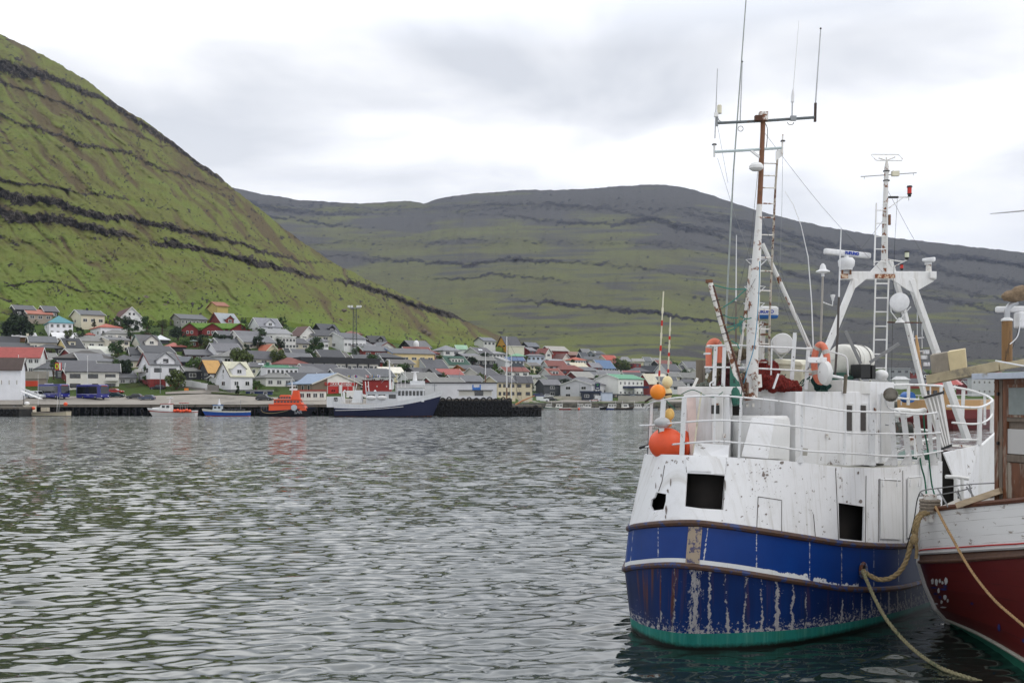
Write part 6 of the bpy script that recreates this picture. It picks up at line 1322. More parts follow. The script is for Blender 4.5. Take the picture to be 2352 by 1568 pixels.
def mk_hull_lower():
    m,g,b=newmat('blue_hull_worn',.5); b.inputs['Specular IOR Level'].default_value=.22; u,v=g.attr('uu'),g.attr('vv'); p=g.vec(u,v)
    st=g.vec(g.m('MULTIPLY',u,3.0),g.m('MULTIPLY',v,.35))
    blue=g.mix(g.noise(st,2.2,5),'#041c4c','#08316c'); blue=g.mix(g.step(g.noise(p,.5,2),.4,.7),blue,'#0a1a42')
    w1=g.noise(p,13,7,.78); uw=g.m('ADD',g.m('DIVIDE',u,.33),g.m('MULTIPLY',g.noise(g.vec(g.m('MULTIPLY',u,.8),v),2.6,5),.75))
    fr=g.m('ABSOLUTE',g.m('SUBTRACT',g.m('FRACT',uw),.5))            # distance from the frame lines
    width=g.m('ADD',.035,g.m('MULTIPLY',g.step(g.m('MULTIPLY',v,-1.0),-.9,-.3),.07))
    near=g.m('SUBTRACT',width,fr); var=g.noise(g.vec(g.m('FLOOR',uw),0.0),3.7,0)
    s1=g.m('GREATER_THAN',g.m('ADD',g.m('MULTIPLY',near,3.2),g.m('ADD',g.m('ADD',g.m('MULTIPLY',g.m('SUBTRACT',w1,.60),2.0),g.m('MULTIPLY',g.m('SUBTRACT',g.noise(p,3.1,3),.5),.9)),g.m('MULTIPLY',g.m('SUBTRACT',var,.45),1.3))),0.0)
    s1=g.m('MULTIPLY',s1,g.m('GREATER_THAN',u,-.6))
    # larger bare area at the stem
    stem=g.m('SUBTRACT',.34,g.m('ABSOLUTE',g.m('SUBTRACT',u,.10))); s2=g.m('GREATER_THAN',g.m('ADD',g.m('MULTIPLY',stem,.9),g.m('SUBTRACT',g.noise(g.vec(g.m('MULTIPLY',u,2.2),g.m('MULTIPLY',v,.8)),5.5,8,.8),.76)),0.0)
    s3=g.m('MAXIMUM',g.m('GREATER_THAN',g.noise(p,6.5,8,.75),.68),g.m('MULTIPLY',g.m('GREATER_THAN',g.noise(g.vec(g.m('MULTIPLY',u,.7),g.m('MULTIPLY',v,4.0)),3.2,7,.75),.69),g.m('LESS_THAN',u,4.0)))
    # chips along the bottom edge of the blue
    low=g.m('MULTIPLY',g.step(g.m('MULTIPLY',v,-1.0),-.62,-.34),.16); s4=g.m('GREATER_THAN',g.m('ADD',w1,low),.68)
    bare=g.m('MAXIMUM',g.m('MAXIMUM',s1,s2),g.m('MAXIMUM',g.m('MULTIPLY',s3,.9),s4))
    col=g.mix(bare,blue,g.mix(w1,'#77757a','#b5b2b0'))
    # rust runs
    rn=g.noise(g.vec(g.m('MULTIPLY',u,5.5),g.m('MULTIPLY',v,.22)),1.4,4,.6); rz=g.m('MULTIPLY',g.step(rn,.54,.64),g.m('ADD',.3,g.m('MULTIPLY',g.m('LESS_THAN',u,-.18),.75)))
    col=g.mix(g.m('MULTIPLY',rz,g.step(v,.3,.8)),col,'#5b3520')
    drk=g.noise(g.vec(g.m('MULTIPLY',u,4.0),g.m('MULTIPLY',v,.2)),2.0,4); col=g.mix(g.m('MULTIPLY',g.step(drk,.55,.75),.5),col,'#1a2429')
    # boot topping
    tl=g.attr('boot'); teal=g.mix(g.noise(st,3.0,5),'#145a54','#278076'); teal=g.mix(g.m('MULTIPLY',g.step(g.noise(p,3,6),.5,.7),.6),teal,'#28664a'); teal=g.mix(g.m('MULTIPLY',g.step(drk,.5,.8),.5),teal,'#6aa59a')
    isb=g.m('GREATER_THAN',tl,v); col=g.mix(isb,col,teal)
    slime=g.step(g.m('ADD',g.m('MULTIPLY',v,-1.0),g.m('MULTIPLY',w1,.16)),-.05,.03); col=g.mix(slime,col,'#0c100b'); col=g.mix(g.m('MULTIPLY',g.step(u,3.6,7.5),.88),col,'#0a0e12')  # last mix paints the shade between the two hulls into the colour
    g.L(col,b.inputs['Base Color']); return m
def mk_hull_upper():
    m,g,b=newmat('blue_hull_upper',.42); b.inputs['Specular IOR Level'].default_value=.3; u,v=g.attr('uu'),g.attr('vv'); t=g.attr('tt'); p=g.vec(u,v)
    blue=g.mix(g.noise(p,1.2,5),'#03286a','#073d88'); w1=g.noise(p,11,6,.7)
    fr=g.m('ABSOLUTE',g.m('SUBTRACT',g.m('FRACT',g.m('ADD',g.m('DIVIDE',u,1.05),g.m('MULTIPLY',g.noise(g.vec(g.m('FLOOR',g.m('DIVIDE',u,1.05)),0.0),5.3,0),.6))),.5)); s=g.m('GREATER_THAN',g.m('ADD',g.m('MULTIPLY',g.m('SUBTRACT',.012,fr),9.0),g.m('SUBTRACT',w1,.56)),0.0)
    col=g.mix(s,blue,'#b5b6ba')
    # white band just above the lower rail, peeling to the right
    edge=g.m('ADD',g.m('MULTIPLY',g.step(u,1.6,4.0),-.10),g.m('MULTIPLY',g.m('MULTIPLY',g.step(u,1.2,2.6),g.m('SUBTRACT',g.noise(p,5,6,.7),.5)),.55)); wb=g.m('LESS_THAN',t,g.m('ADD',edge,.17)); wb=g.m('MULTIPLY',wb,g.m('LESS_THAN',u,3.9))
    col=g.mix(wb,col,g.mix(w1,'#c9cbcc','#dfe1e1'))
    gr=g.noise(g.vec(g.m('MULTIPLY',u,5.0),g.m('MULTIPLY',v,.3)),1.6,4); col=g.mix(g.m('MULTIPLY',g.step(gr,.62,.74),.6),col,'#2f3430')
    col=g.mix(g.m('MULTIPLY',g.step(u,3.0,7.0),.8),col,'#0e1622')  # shade beside the neighbouring boat, painted into the blue
    g.L(col,b.inputs['Base Color']); return m
def mk_white(name='white_plating',base='#dfe0e2',chips=1.0,streak=.55):
    m,g,b=newmat(name,.45); tc=N(m.node_tree,'ShaderNodeTexCoord').outputs['Object']; sp=N(m.node_tree,'ShaderNodeSeparateXYZ'); g.L(tc,sp.inputs[0])
    n1=g.noise(tc,1.1,5); col=g.mix(n1,base,'#e2e3e5'); w1=g.noise(tc,9,7,.68); big=g.noise(tc,1.3,3)
    ch=g.m('GREATER_THAN',g.m('ADD',w1,g.m('MULTIPLY',big,.34)),.835 if chips==1 else .90-.045*chips); rim=g.m('GREATER_THAN',g.m('ADD',w1,g.m('MULTIPLY',big,.34)),.865)
    sv=g.vec(g.m('MULTIPLY',g.m('ADD',sp.outputs[0],sp.outputs[1]),6.0),g.m('MULTIPLY',sp.outputs[2],.5)); stn=g.noise(sv,1.5,5,.6)
    col=g.mix(g.m('MULTIPLY',g.step(stn,.52,.78),streak),col,'#a59f93'); col=g.mix(g.m('MULTIPLY',g.step(stn,.72,.78),streak*.9),col,'#8a7156')
    col=g.mix(g.m('MULTIPLY',g.step(g.noise(tc,2.6,6,.7),.5,.8),.28),col,'#a9a79c')
    col=g.mix(ch,col,'#857d78'); g.L(col,b.inputs['Base Color'])
    bp=N(m.node_tree,'ShaderNodeBump'); bp.inputs['Strength'].default_value=.25; bp.inputs['Distance'].default_value=.03; bp.inputs['Distance'].default_value=.008; g.L(g.noise(tc,1.3,2),bp.inputs['Height']); g.L(bp.outputs[0],b.inputs['Normal']); return m
def mk_rusty(name,base,amt,rust='#6b3a20',rust2='#3a241a',sc=7,met=0):
    m,g,b=newmat(name,.6); tc=N(m.node_tree,'ShaderNodeTexCoord').outputs['Object']; n=g.noise(tc,sc,7,.68); n2=g.noise(tc,sc*3,4)
    r=g.mix(n2,rust2,rust); col=g.mix(g.step(n,1-amt-.03,1-amt+.03),base,r); g.L(col,b.inputs['Base Color']); b.inputs['Metallic'].default_value=met; return m
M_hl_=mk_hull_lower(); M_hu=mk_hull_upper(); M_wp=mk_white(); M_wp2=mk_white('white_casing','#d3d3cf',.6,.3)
M_rail=mk_rusty('white_rail_paint','#d9dadb',.36,'#5a4a40','#3c332e',16); M_rub=mk_rusty('rub_rail','#22376a',.55,'#5a3a28','#2c221c',5)
M_mast=mk_rusty('white_mast_paint','#d2d2d0',.42,'#85502d','#5c3118',6); M_rustm=mk_rusty('rusted_mast','#6f452c',.5,'#8a5a34','#2f1f18',6)
M_wrust=mk_rusty('white_rust_heavy','#d6d4cf',.44,'#8d5024','#43281a',6); M_plate=mk_rusty('stem_plate','#9a8b78',.46,'#21407c','#5c4531',9)
M_inside=mat('dark_deck_and_shade','#16120f',.9,var=.4,scale=3); M_alu=mat('whip_aluminium','#a9abae',.35,metal=.5); M_whip=mat('whip_white','#d5d6d8',.5)
M_greyst=mat('grey_bar','#7e7f80',.6,dirt='#5a5048',dirt_amt=.4,dirt_scale=6); M_green=mat('green_paint','#1d4a3d',.6,var=.3,scale=4); M_blk=mat('black_plastic','#131416',.5)
M_cream=mat('cream_plastic','#cdc9b4',.5,dirt='#9c947c',dirt_amt=.35,dirt_scale=3); M_bluepl=mat('radar_blue','#1f5a97',.4)
def ring_closed(pts,k=8):
    n=len(pts); out=[]
    for i in range(n):
        p0,p1,p2,p3=[Vector(pts[(i+j)%n]) for j in(-1,0,1,2)]
        if i>=12 : # straight runs on the hidden side
            for j in range(k): out.append(p1.lerp(p2,j/k))
        else:
            for j in range(k):
                t=j/k; out.append(.5*((2*p1)+(p2-p0)*t+(2*p0-5*p1+4*p2-p3)*t*t+(3*p1-p0-3*p2+p3)*t**3))
    return out
def lv(vis,hid): return ring_closed([P(*q) for q in vis]+[Vector(q) for q in hid])
WLv=[(1455,19.7),(1470,19.1),(1500,18.55),(1540,18.15),(1578,17.97),(1640,17.95),(1700,18.0),(1780,18.2),(1850,18.5),(1950,19.2),(2060,20.3),(2150,21.6),(2230,23.3)]
WLr=ring_closed([Vector(((x-1176)/F*d,d,-.35)) for x,d in WLv]+[Vector(q) for q in((12.2,25.6,-.35),(14.4,28.6,-.35),(10.9,31.7,-.35),(8.5,29.3,-.35),(6,26.5,-.35),(4.0,23.8,-.35),(2.75,21.6,-.35))])
LR=lv([(1434,1305,19.8),(1450,1303,19.1),(1500,1298,18.3),(1545,1297,17.85),(1586,1300,17.65),(1640,1306,17.65),(1700,1314,17.75),(1780,1327,17.95),(1850,1338,18.3),(1950,1352,19.0),(2060,1350,20.1),(2140,1330,21.4),(2225,1306,23.1)],
 ((12.4,25.5,.8),(14.6,28.6,.9),(10.9,31.9,.9),(8.3,29.4,.85),(5.8,26.6,.9),(3.7,23.9,1.0),(2.5,21.7,1.08)))
RR=lv([(1444,1213,19.8),(1458,1209,19.1),(1500,1204,18.35),(1550,1201,17.9),(1600,1201,17.7),(1650,1206,17.7),(1700,1212,17.75),(1780,1224,17.95),(1850,1235,18.3),(1950,1249,19.0),(2060,1254,20.1),(2140,1248,21.4),(2225,1238,23.1)],
 ((12.4,25.5,1.35),(14.6,28.6,1.5),(10.9,31.9,1.5),(8.3,29.4,1.45),(5.8,26.6,1.5),(3.75,23.9,1.7),(2.6,21.7,1.83)))
TP=lv([(1480,1043,20.0),(1492,1043,19.3),(1520,1043,18.7),(1560,1044,18.3),(1610,1046,18.1),(1655,1048,18.05),(1700,1051,18.05),(1780,1056,18.2),(1850,1062,18.5),(1950,1073,19.15),(2060,1072,20.2),(2140,1062,21.4),(2225,1050,23.1)],
 ((12.1,25.4,3.05),(14.3,28.5,3.0),(11.1,31.5,3.0),(8.6,29.1,3.05),(6.1,26.3,3.1),(4.05,23.7,3.2),(3.0,21.8,3.27)))
BO=P(1590,1250,18); BOAT=thing('trawler',Vector((6.5,22,0)),'worn blue and white trawler with peeling hull, rusty mast and white gantry in the foreground','boat')
def strip(A,B,nv,name,m,par,attrs=None,bulge=0.0,sel=None,smooth=True,open_=False):
    n=len(A); cols=n if open_ else n+1
    X=[[A[i%n].lerp(B[i%n],j/nv) for i in range(cols)] for j in range(nv+1)]
    # arc length from the stem (column 32 = control point 4)
    arc=[0]*cols
    for i in range(1,cols): arc[i]=arc[i-1]+(X[0][i]-X[0][i-1]).length
    ref=arc[32] if cols>36 and not open_ else 0
    o0=loc(par); vs=[];uu=[];vv=[];tt=[]
    for j in range(nv+1):
        for i in range(cols):
            p=X[j][i]; vs.append(tuple(p-o0)); uu.append(arc[i]-ref); vv.append(p.z); tt.append(j/nv)
    fs=[(j*cols+i,j*cols+i+1,(j+1)*cols+i+1,(j+1)*cols+i) for j in range(nv) for i in range(cols-1) if (sel is None or sel(i,j))]
    me=bpy.data.meshes.new(name); me.from_pydata(vs,[],fs)
    for k,a in(('uu',uu),('vv',vv),('tt',tt)):
        at=me.attributes.new(k,'FLOAT','POINT'); at.data.foreach_set('value',a)
    if attrs:
        for k,f in attrs.items():
            at=me.attributes.new(k,'FLOAT','POINT'); at.data.foreach_set('value',[f(u_) for u_ in uu])
    me.materials.append(m); ob=bpy.data.objects.new(name,me); COL.objects.link(ob); ob.parent=par; WL[ob.name]=o0
    if smooth: shade(me,35)
    return ob
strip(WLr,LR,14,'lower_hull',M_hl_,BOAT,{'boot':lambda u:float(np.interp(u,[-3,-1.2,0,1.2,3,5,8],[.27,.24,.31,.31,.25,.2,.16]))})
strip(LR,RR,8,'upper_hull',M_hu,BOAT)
def rail_strip(A,r,name,m,sel=None,out=0.03):
    pts=A if sel is None else A[sel[0]:sel[1]]
    return MB().tube([p for p in pts],r,8,closed=(sel is None)).build(name,m,BOAT,smooth=True)
rail_strip(LR,.055,'rub_rail',M_rub); rail_strip(RR,.06,'rub_rail',M_rub)
# shelter plating (open only where the photo shows holes)
NB=91  # last column of the shelter on the right hand side
idx=list(range(0,NB))
LEFT=[i for i in range(len(TP)) if i>=17*8-0]
bulA=[RR[i] for i in LEFT+idx]; bulB=[TP[i] for i in LEFT+idx]
bul=strip(bulA,bulB,1,'shelter_plating',M_wp,BOAT,open_=True,smooth=False)
def cut_hole(ob,poly):
    """cuts the outline (frame positions) out of a plated surface"""
    o0=loc(ob.parent); bm=bmesh.new(); bm.from_mesh(ob.data); xs=[p[0] for p in poly]; ys=[p[1] for p in poly]
    def near(f):
        c=f.calc_center_median()+o0; s=scr(c); return min(xs)-70<s[0]<max(xs)+70 and min(ys)-90<s[1]<max(ys)+90 and c.y<23.4
    fset=[f for f in bm.faces if near(f)]
    for a,b in zip(poly,poly[1:]+poly[:1]):
        ra=P(a[0],a[1],10)-CAMP; rb=P(b[0],b[1],10)-CAMP; n=ra.cross(rb).normalized()
        fset=[f for f in bm.faces if near(f)]
        geom=list({v for f in fset for v in f.verts})+list({e for f in fset for e in f.edges})+fset
        bmesh.ops.bisect_plane(bm,geom=geom,plane_co=CAMP-o0,plane_no=n)
    def inside(x,y):
        c=False
        for (x1,y1),(x2,y2) in zip(poly,poly[1:]+poly[:1]):
            if (y1>y)!=(y2>y) and x<(x2-x1)*(y-y1)/(y2-y1)+x1: c=not c
        return c
    dele=[]
    for f in bm.faces:
        c=f.calc_center_median()+o0
        if c.y<23.4 and inside(*scr(c)): dele.append(f)
    bmesh.ops.delete(bm,geom=dele,context='FACES'); bm.to_mesh(ob.data); bm.free()
HOLES=[[(1578,1086),(1625,1088),(1665,1092),(1662,1128),(1659,1170),(1610,1167),(1573,1162)],[(1507,1130),(1530,1134),(1529,1150),(1524,1169),(1500,1172),(1494,1160),(1496,1147),(1503,1142)],[(1926,1154),(1985,1163),(1983,1242),(1928,1236)]]
for h_ in HOLES: cut_hole(bul,h_)
sm=bul.modifiers.new('thickness','SOLIDIFY'); sm.thickness=.03; sm.offset=-1
# decks and the added dark liner behind the holes
def cap(ring,dz,name,m,th=.05):
    mb=MB(); k=len(ring); mb.add([p+Z*dz for p in ring]+[p+Z*(dz-th) for p in ring],[tuple(range(k)),tuple(range(k,2*k))[::-1]]+[(i,(i+1)%k,k+(i+1)%k,k+i) for i in range(k)]); return mb.build(name,m,BOAT)
def inset(ring,f=.985):
    c=sum(ring,Vector())/len(ring); return [c+(p-c)*f for p in ring]
shel=[TP[i] for i in LEFT+idx]; zz_=3.28
def flat_deck(ring,z0): return [Vector((p.x,p.y,min(p.z-.03,z0))) for p in ring]
M_deck=mat('deck_grey','#a5a49b',.8,var=.15,scale=2,dirt='#6d675a',dirt_amt=.45,dirt_scale=1.5)
def deck_grid(ring,dz,name,m):
    """deck as strips between the two sides so that it follows the sheer"""
    n=len(ring); h=n//2; mb=MB(); L_=[ring[h-1-i] for i in range(h)]; R_=[ring[n-h+i] for i in range(h)]
    a=[p+Z*dz for p in L_]; b=[p+Z*dz for p in R_]
    mb.add(a+b,[(i,i+1,h+i+1,h+i) for i in range(h-1)]); o=mb.build(name,m,BOAT); mo=o.modifiers.new('thickness','SOLIDIFY'); mo.thickness=.05; return o
cap(inset(shel,.992),-.04,'shelter_deck',M_deck); cap(inset([RR[i] for i in LEFT+idx],.985),.02,'main_deck',M_inside)
ia=inset([RR[i] for i in LEFT+idx],.84); ib=inset(shel,.84); n_=len(ia); MB().add([p+Z*.03 for p in ia]+[p-Z*.1 for p in ib],[(i,(i+1)%n_,n_+(i+1)%n_,n_+i) for i in range(n_)]).build('added_dark_liner',M_inside,BOAT)  # added near-black liner, blocks light so the holes show dark
e0,e1=RR[NB-1],RR[LEFT[0]]; f0,f1=TP[NB-1],TP[LEFT[0]]
MB().hexa([e0,e0+Vector((.05,.05,0)),e1+Vector((.05,.05,0)),e1,f0,f0+Vector((.05,.05,0)),f1+Vector((.05,.05,0)),f1]).build('bulkhead',M_wp,BOAT)
aft=[RR[i] for i in range(NB-1,LEFT[0]+1)]; MB().add([p-Z*.03 for p in aft],[tuple(range(len(aft)))]).build('aft_deck',M_deck,BOAT)
# dark room furniture glimpsed inside
MB().box(P(1600,1150,19.6),(.05,.3,.9)).build('inner_frame',mat('inner_frame','#4a3c30',.9),BOAT)
bvh=BVHTree.FromPolygons([v.co+loc(BOAT) for v in bul.data.vertices],[tuple(p.vertices) for p in bul.data.polygons])
def hit(x,y,off=.012,bv=None):
    d=(P(x,y,10)-CAMP).normalized(); r=(bv or bvh).ray_cast(CAMP,d)
    if r[0] is None: return None
    n=r[1]; n=n if n.dot(d)<0 else -n
    return r[0]+n*off
def line_on(pts,r,name,m,n=8,off=.006):
    q=[]
    for a,b in zip(pts[:-1],pts[1:]):
        for k in range(n): t=k/n; h_=hit(a[0]+(b[0]-a[0])*t,a[1]+(b[1]-a[1])*t,off); q.append(h_) if h_ else None
    h_=hit(*pts[-1],off); q.append(h_) if h_ else None
    if len(q)>1: return MB().tube(q,r,4).build(name,m,BOAT)
def patch_on(quad,name,m,off=.02,nu=8,nv_=6,th=.02):
    g_=[]
    for j in range(nv_+1):
        row=[]
        for i in range(nu+1):
            a,b,c,d=[Vector((*q,0)) for q in quad]; s=i/nu;t=j/nv_; p=(a.lerp(b,s)).lerp(d.lerp(c,s),t); row.append(hit(p.x,p.y,off))
        g_.append(row)
    if any(p is None for r in g_ for p in r): return None
    mb=MB(); mb.add([p for r in g_ for p in r],[(j*(nu+1)+i,j*(nu+1)+i+1,(j+1)*(nu+1)+i+1,(j+1)*(nu+1)+i) for j in range(nv_) for i in range(nu)]); o=mb.build(name,m,BOAT); q=o.modifiers.new('thickness','SOLIDIFY'); q.thickness=th; q.offset=1; return o
M_seam=mat('seam_dark','#55504b',.9)
for l_ in([(1741,1140),(1795,1148),(1795,1222)],[(1741,1140),(1738,1210)],[(1868,1180),(1873,1240)],[(1918,1064),(1922,1150),(1926,1246)],[(1989,1070),(1987,1246)],[(2018,1100),(2017,1244)],[(2018,1100),(2068,1104)],[(2073,1080),(2074,1246)],[(1513,1128),(1521,1105),(1527,1068)],[(1580,1050),(1577,1084)],[(1668,1052),(1665,1092),(1660,1170)]): line_on(l_,.006,'plate_seam',M_seam)
patch_on([(1921,1066),(1989,1074),(1984,1156),(1924,1150)],'doubler_plate',M_wp2,.012,th=.012)
patch_on([(2020,1102),(2068,1106),(2068,1238),(2020,1236)],'hatch_door',M_wp2,.015,th=.02)
patch_on([(2082,1098),(2114,1096),(2114,1232),(2082,1234)],'hatch_door',M_wp2,.015,th=.02)
for x0 in(2026,2058,2088,2108):
    a=hit(x0,1098,.03); b=hit(x0-3,1116,.05)
    if a and b: MB().tube([a,b],.012,6).build('hinge',M_rail,BOAT)
line_on([(2020,1100),(2066,1102)],.014,'hinge_bar',M_rail,off=.03); line_on([(2084,1096),(2112,1094)],.014,'hinge_bar',M_rail,off=.03)
# raised plate above the big opening
MB().hexa([P(1590,1056,18.15),P(1672,1060,18.0),P(1672,1060,18.08),P(1590,1056,18.22),P(1597,1016,18.3),P(1675,1022,18.2),P(1675,1022,18.28),P(1597,1016,18.38)]).build('raised_plate',M_wp,BOAT)
patch_on([(1577,1050),(1668,1054),(1665,1090),(1578,1086)],'raised_plate',M_wp,.012,th=.012)
# stem plate
hb=BVHTree.FromPolygons([p for r in(LR,RR) for p in r],[(i,i+1,len(LR)+i+1,len(LR)+i) for i in range(len(LR)-1)])
q=[[hit(1584+dx-(1-j/8)*7,1209+(8-j)/8*84,.02,hb) for dx in(-2,8,18,29)] for j in range(9)]
if all(p is not None for r in q for p in r):
    mb=MB(); mb.add([p for r in q for p in r],[(j*4+i,j*4+i+1,(j+1)*4+i+1,(j+1)*4+i) for j in range(8) for i in range(3)]); o=mb.build('stem_plate',M_plate,BOAT); qq=o.modifiers.new('thickness','SOLIDIFY'); qq.thickness=.03
# hawse ring and hull openings
hw=hit(1981,1308,.0,hb) or P(1981,1308,19.2)
MB().tube([hw+Vector((math.cos(t)*.085*.8,-.05+math.cos(t)*.05,math.sin(t)*.13)) for t in np.linspace(0,6.283,17)[:-1]],.035,7,closed=True).build('hawse_ring',mk_rusty('hawse','#5c6b86',.5),BOAT,smooth=True)
MB().lathe(hw+Vector((.02,-.02,0)),(.4,-1,0),[(.0,0),(.085,0),(.085,.015),(0,.02)],14).build('hawse_hole',M_blk,BOAT)
# ---- deck level details
def wallbox(xa,da,xb,db,yt,yb,depth,name,m,par=BOAT,yt2=None,yb2=None,bevel=.012):
    A=P(xa,yb,da); B=P(xb,yb2 if yb2 else yb,db); zt=P(xa,yt,da).z; zt2=P(xb,yt2,db).z if yt2 else zt
    z0=min(A.z,B.z); A.z=z0;B.z=z0; d=(B-A).normalized(); n=Vector((-d.y,d.x,0)); 
    if n.y<0:n=-n
    At=Vector((A.x,A.y,zt)); Bt=Vector((B.x,B.y,zt2)); q=n*depth
    return MB().hexa([A,B,B+q,A+q,At,Bt,Bt+q,At+q]).build(name,m,par,bevel=bevel)
def scrpoly(pts,d,th,name,m,par=BOAT):   # flat plate facing the bow with a real thickness
    pl=[P(x,y,d if not hasattr(d,'__len__') else d[i]) for i,(x,y) in enumerate(pts)]; return MB().prism(pl,(0,th,0)).build(name,m,par)
casing=wallbox(1570,19.2,1676,18.95,906,1050,1.3,'forward_casing',M_wp)
wallbox(1556,19.25,1702,18.9,888,906,1.6,'casing_top',M_wp2)
scrpoly([(1576,912),(1598,908),(1600,1040),(1586,1046)],18.98,.03,'pale_panel',mat('pinkish_paint','#d8c4be',.5))
MB().tube([P(1611,900,18.85),P(1592,1040,18.75)],.018,6).build('pipe',M_cream,casing)
wallbox(1635,18.9,1660,18.85,900,1022,.12,'bracket',M_wp2); scrpoly([(1628,1024),(1660,1026),(1657,1038),(1626,1036)],[18.7,18.65,18.55,18.6],.03,'step',M_wp2)
MB().box(P(1643,940,18.7),(.13,.12,.16)).build('black_lamp',M_blk,BOAT)
mb=MB(); mb.tube([P(1632+9*0+13*math.cos(t)+11,890+9*math.sin(t)-6,18.85) for t in np.linspace(.3,4.4,12)],.015,6); mb.build('hook_ring',M_rail,BOAT)
# dark gap and rounded locker
wallbox(1676,19.5,1700,19.5,930,1050,.2,'gap_shade_slab',M_inside)  # near-black slab, paints in the shade of the gap
a=P(1745,1052,19.35); mb=MB(); zt=P(1745,955,18.9).z; mb.lathe((a.x,a.y,a.z-.1),(0,0,1),[(.0,0),(.54,0),(.54,zt-a.z+.05),(.50,zt-a.z+.1),(0,zt-a.z+.1)],28); mb.build('round_locker',M_wp2,BOAT,smooth=True)
scrpoly([(1727,958),(1780,962),(1764,1053),(1703,1047)],[18.75,18.7,18.45,18.5],.025,'leaning_panel',M_wp)
scrpoly([(1780,960),(1815,966),(1813,1054),(1764,1053)],[18.72,18.85,18.75,18.5],.025,'leaning_panel',M_wp2)
wallbox(1706,20.1,1830,19.9,908,1000,1.2,'winch_house',M_wp); wallbox(1700,20.05,1832,19.85,893,909,1.4,'winch_house_top',M_wp2)
# wheelhouse block
wh1=wallbox(1827,19.5,1999,20.5,899,1075,2.2,'wheelhouse',M_wp,yb2=1066); wh2=wallbox(1999,20.45,2054,21.4,876,1066,1.8,'wheelhouse_side',M_wp,yb2=1056)
wallbox(1934,20.2,1999,20.45,872,905,1.6,'wheelhouse_top',M_wp2,yt2=876); wallbox(1862,19.9,1936,20.2,899,903,1.5,'roof_edge',M_wp2)
for x0,x1 in((1944,1957),(1976,1989)):
    d0=np.interp((x0+x1)/2,[1827,1999],[19.5,20.5])-.03; f=scrpoly([(x0-3,926),(x1+3,927),(x1+3,994),(x0-3,993)],d0,.05,'window_frame',M_wp2,wh1); f.data['x']=0
    scrpoly([(x0+1,930),(x1,931),(x1,989),(x0+1,988)],d0-.02,.03,'pane',mat('slot_glass','#3b3532',.2,dirt='#6d6a5c',dirt_amt=.4,dirt_scale=6),f)
dr=scrpoly([(2024,902),(2054,905),(2054,1048),(2024,1052)],20.78,.03,'door',M_wp2); MB().tube([P(2033,975,20.72),P(2041,976,20.7)],.012,6).build('handle',M_steel,dr)
scrpoly([(2016,905),(2021,905),(2021,1050),(2016,1050)],20.75,.03,'door_post',M_wp)
a=P(2048,908,20.6); MB().lathe(a,(-.5,-1,.1),[(.0,0),(.10,0),(.14,.10),(.14,.22),(.10,.24),(0,.24)],14).build('floodlight',mat('old_chrome','#6b675f',.25,metal=.8),BOAT,smooth=True)
mb=MB(); mb.tube(cat_rom([P(2036,905,20.6),P(2034,925,20.6),P(2044,938,20.6),P(2060,942,20.6),P(2072,950,20.6)],5),.02,6); mb.build('conduit',M_rail,BOAT)
scrpoly([(1838,1028),(1856,1030),(1854,1046),(1840,1046)],19.4,.01,'vent_grille',mat('grille_grey','#a7a49c',.7)) 
# ---- railings
def railing(pts_list,posts,par=BOAT,r=.017,name='railing',m=M_rail):
    for pts in pts_list: MB().tube(cat_rom([P(*p) for p in pts],6),r,8).build('rail',m,par,smooth=True)
    for a,b,w_ in posts: MB().bar(P(*a),P(*b),w_,.03,up=Vector((.3,1,0))).build('stanchion',m,par)
RT=[(1482,940,20.0),(1492,926,19.4),(1530,917,18.75),(1570,912,18.4),(1640,909,18.1),(1700,912,18.05),(1780,920,18.2),(1850,930,18.45),(1940,943,19.1),(2052,947,20.1),(2112,951,20.9),(2152,947,21.5)]
RM=[(1470,977,20.0),(1500,976,19.2),(1560,970,18.45),(1640,965,18.1),(1700,967,18.05),(1780,974,18.2),(1850,982,18.5),(1940,993,19.1),(2052,996,20.1),(2112,996,20.9),(2160,993,21.5)]
RB=[(1468,1028,20.0),(1500,1024,19.2),(1570,1018,18.4),(1640,1013,18.1),(1700,1017,18.05),(1780,1025,18.2),(1850,1035,18.5),(1940,1040,19.1),(2052,1047,20.1),(2112,1044,20.9),(2165,1035,21.5)]
ps=[((1492,1045,19.4),(1497,924,19.4),.05),((1516,1044,18.8),(1524,918,18.8),.09),((1566,1046,18.35),(1572,913,18.35),.085),((1640,1020,18.1),(1643,909,18.1),.03),((1697,1052,18.05),(1702,912,18.05),.04),((1840,1062,18.45),(1842,928,18.45),.045),((1938,1066,19.1),(1942,943,19.1),.045),((2003,1070,19.8),(2005,947,19.8),.10),((2056,1070,20.2),(2048,948,20.2),.10),((2090,1068,20.6),(2074,948,20.6),.11),((2118,1066,21.0),(2104,950,21.0),.11),((2140,1062,21.3),(2134,950,21.3),.08),((2158,1058,21.5),(2152,947,21.5),.08)]
railing([RT,RM,RB],ps)
for x,d in((2003,19.8),(2050,20.2),(2086,20.6),(2118,21.0),(2146,21.4)): scrpoly([(x-20,1068),(x+2,1036),(x+10,1068)],d-.05,.02,'gusset',M_rail)
scrpoly([(1828,1062),(1842,1040),(1846,1062)],18.4,.02,'gusset',M_rail)
# green ropes at the right hand rail
M_grope=mat('green_rope','#1f5c47',.9)
for pts in([(2121,948,21.2),(2124,990,21.2),(2132,1040,21.3),(2140,1110,21.2),(2148,1140,21.0)],[(2112,1042,21.0),(2116,1070,20.9),(2124,1100,20.9),(2128,1138,20.6)]): tag(MB().tube(cat_rom([P(*p) for p in pts],6),.016,6).build('rope',M_grope),{2121:'long thin green rope hanging from the right end of the trawler railing',2112:'short green rope hanging down the trawler plating beside the hatch doors'}[pts[0][0]],'rope')
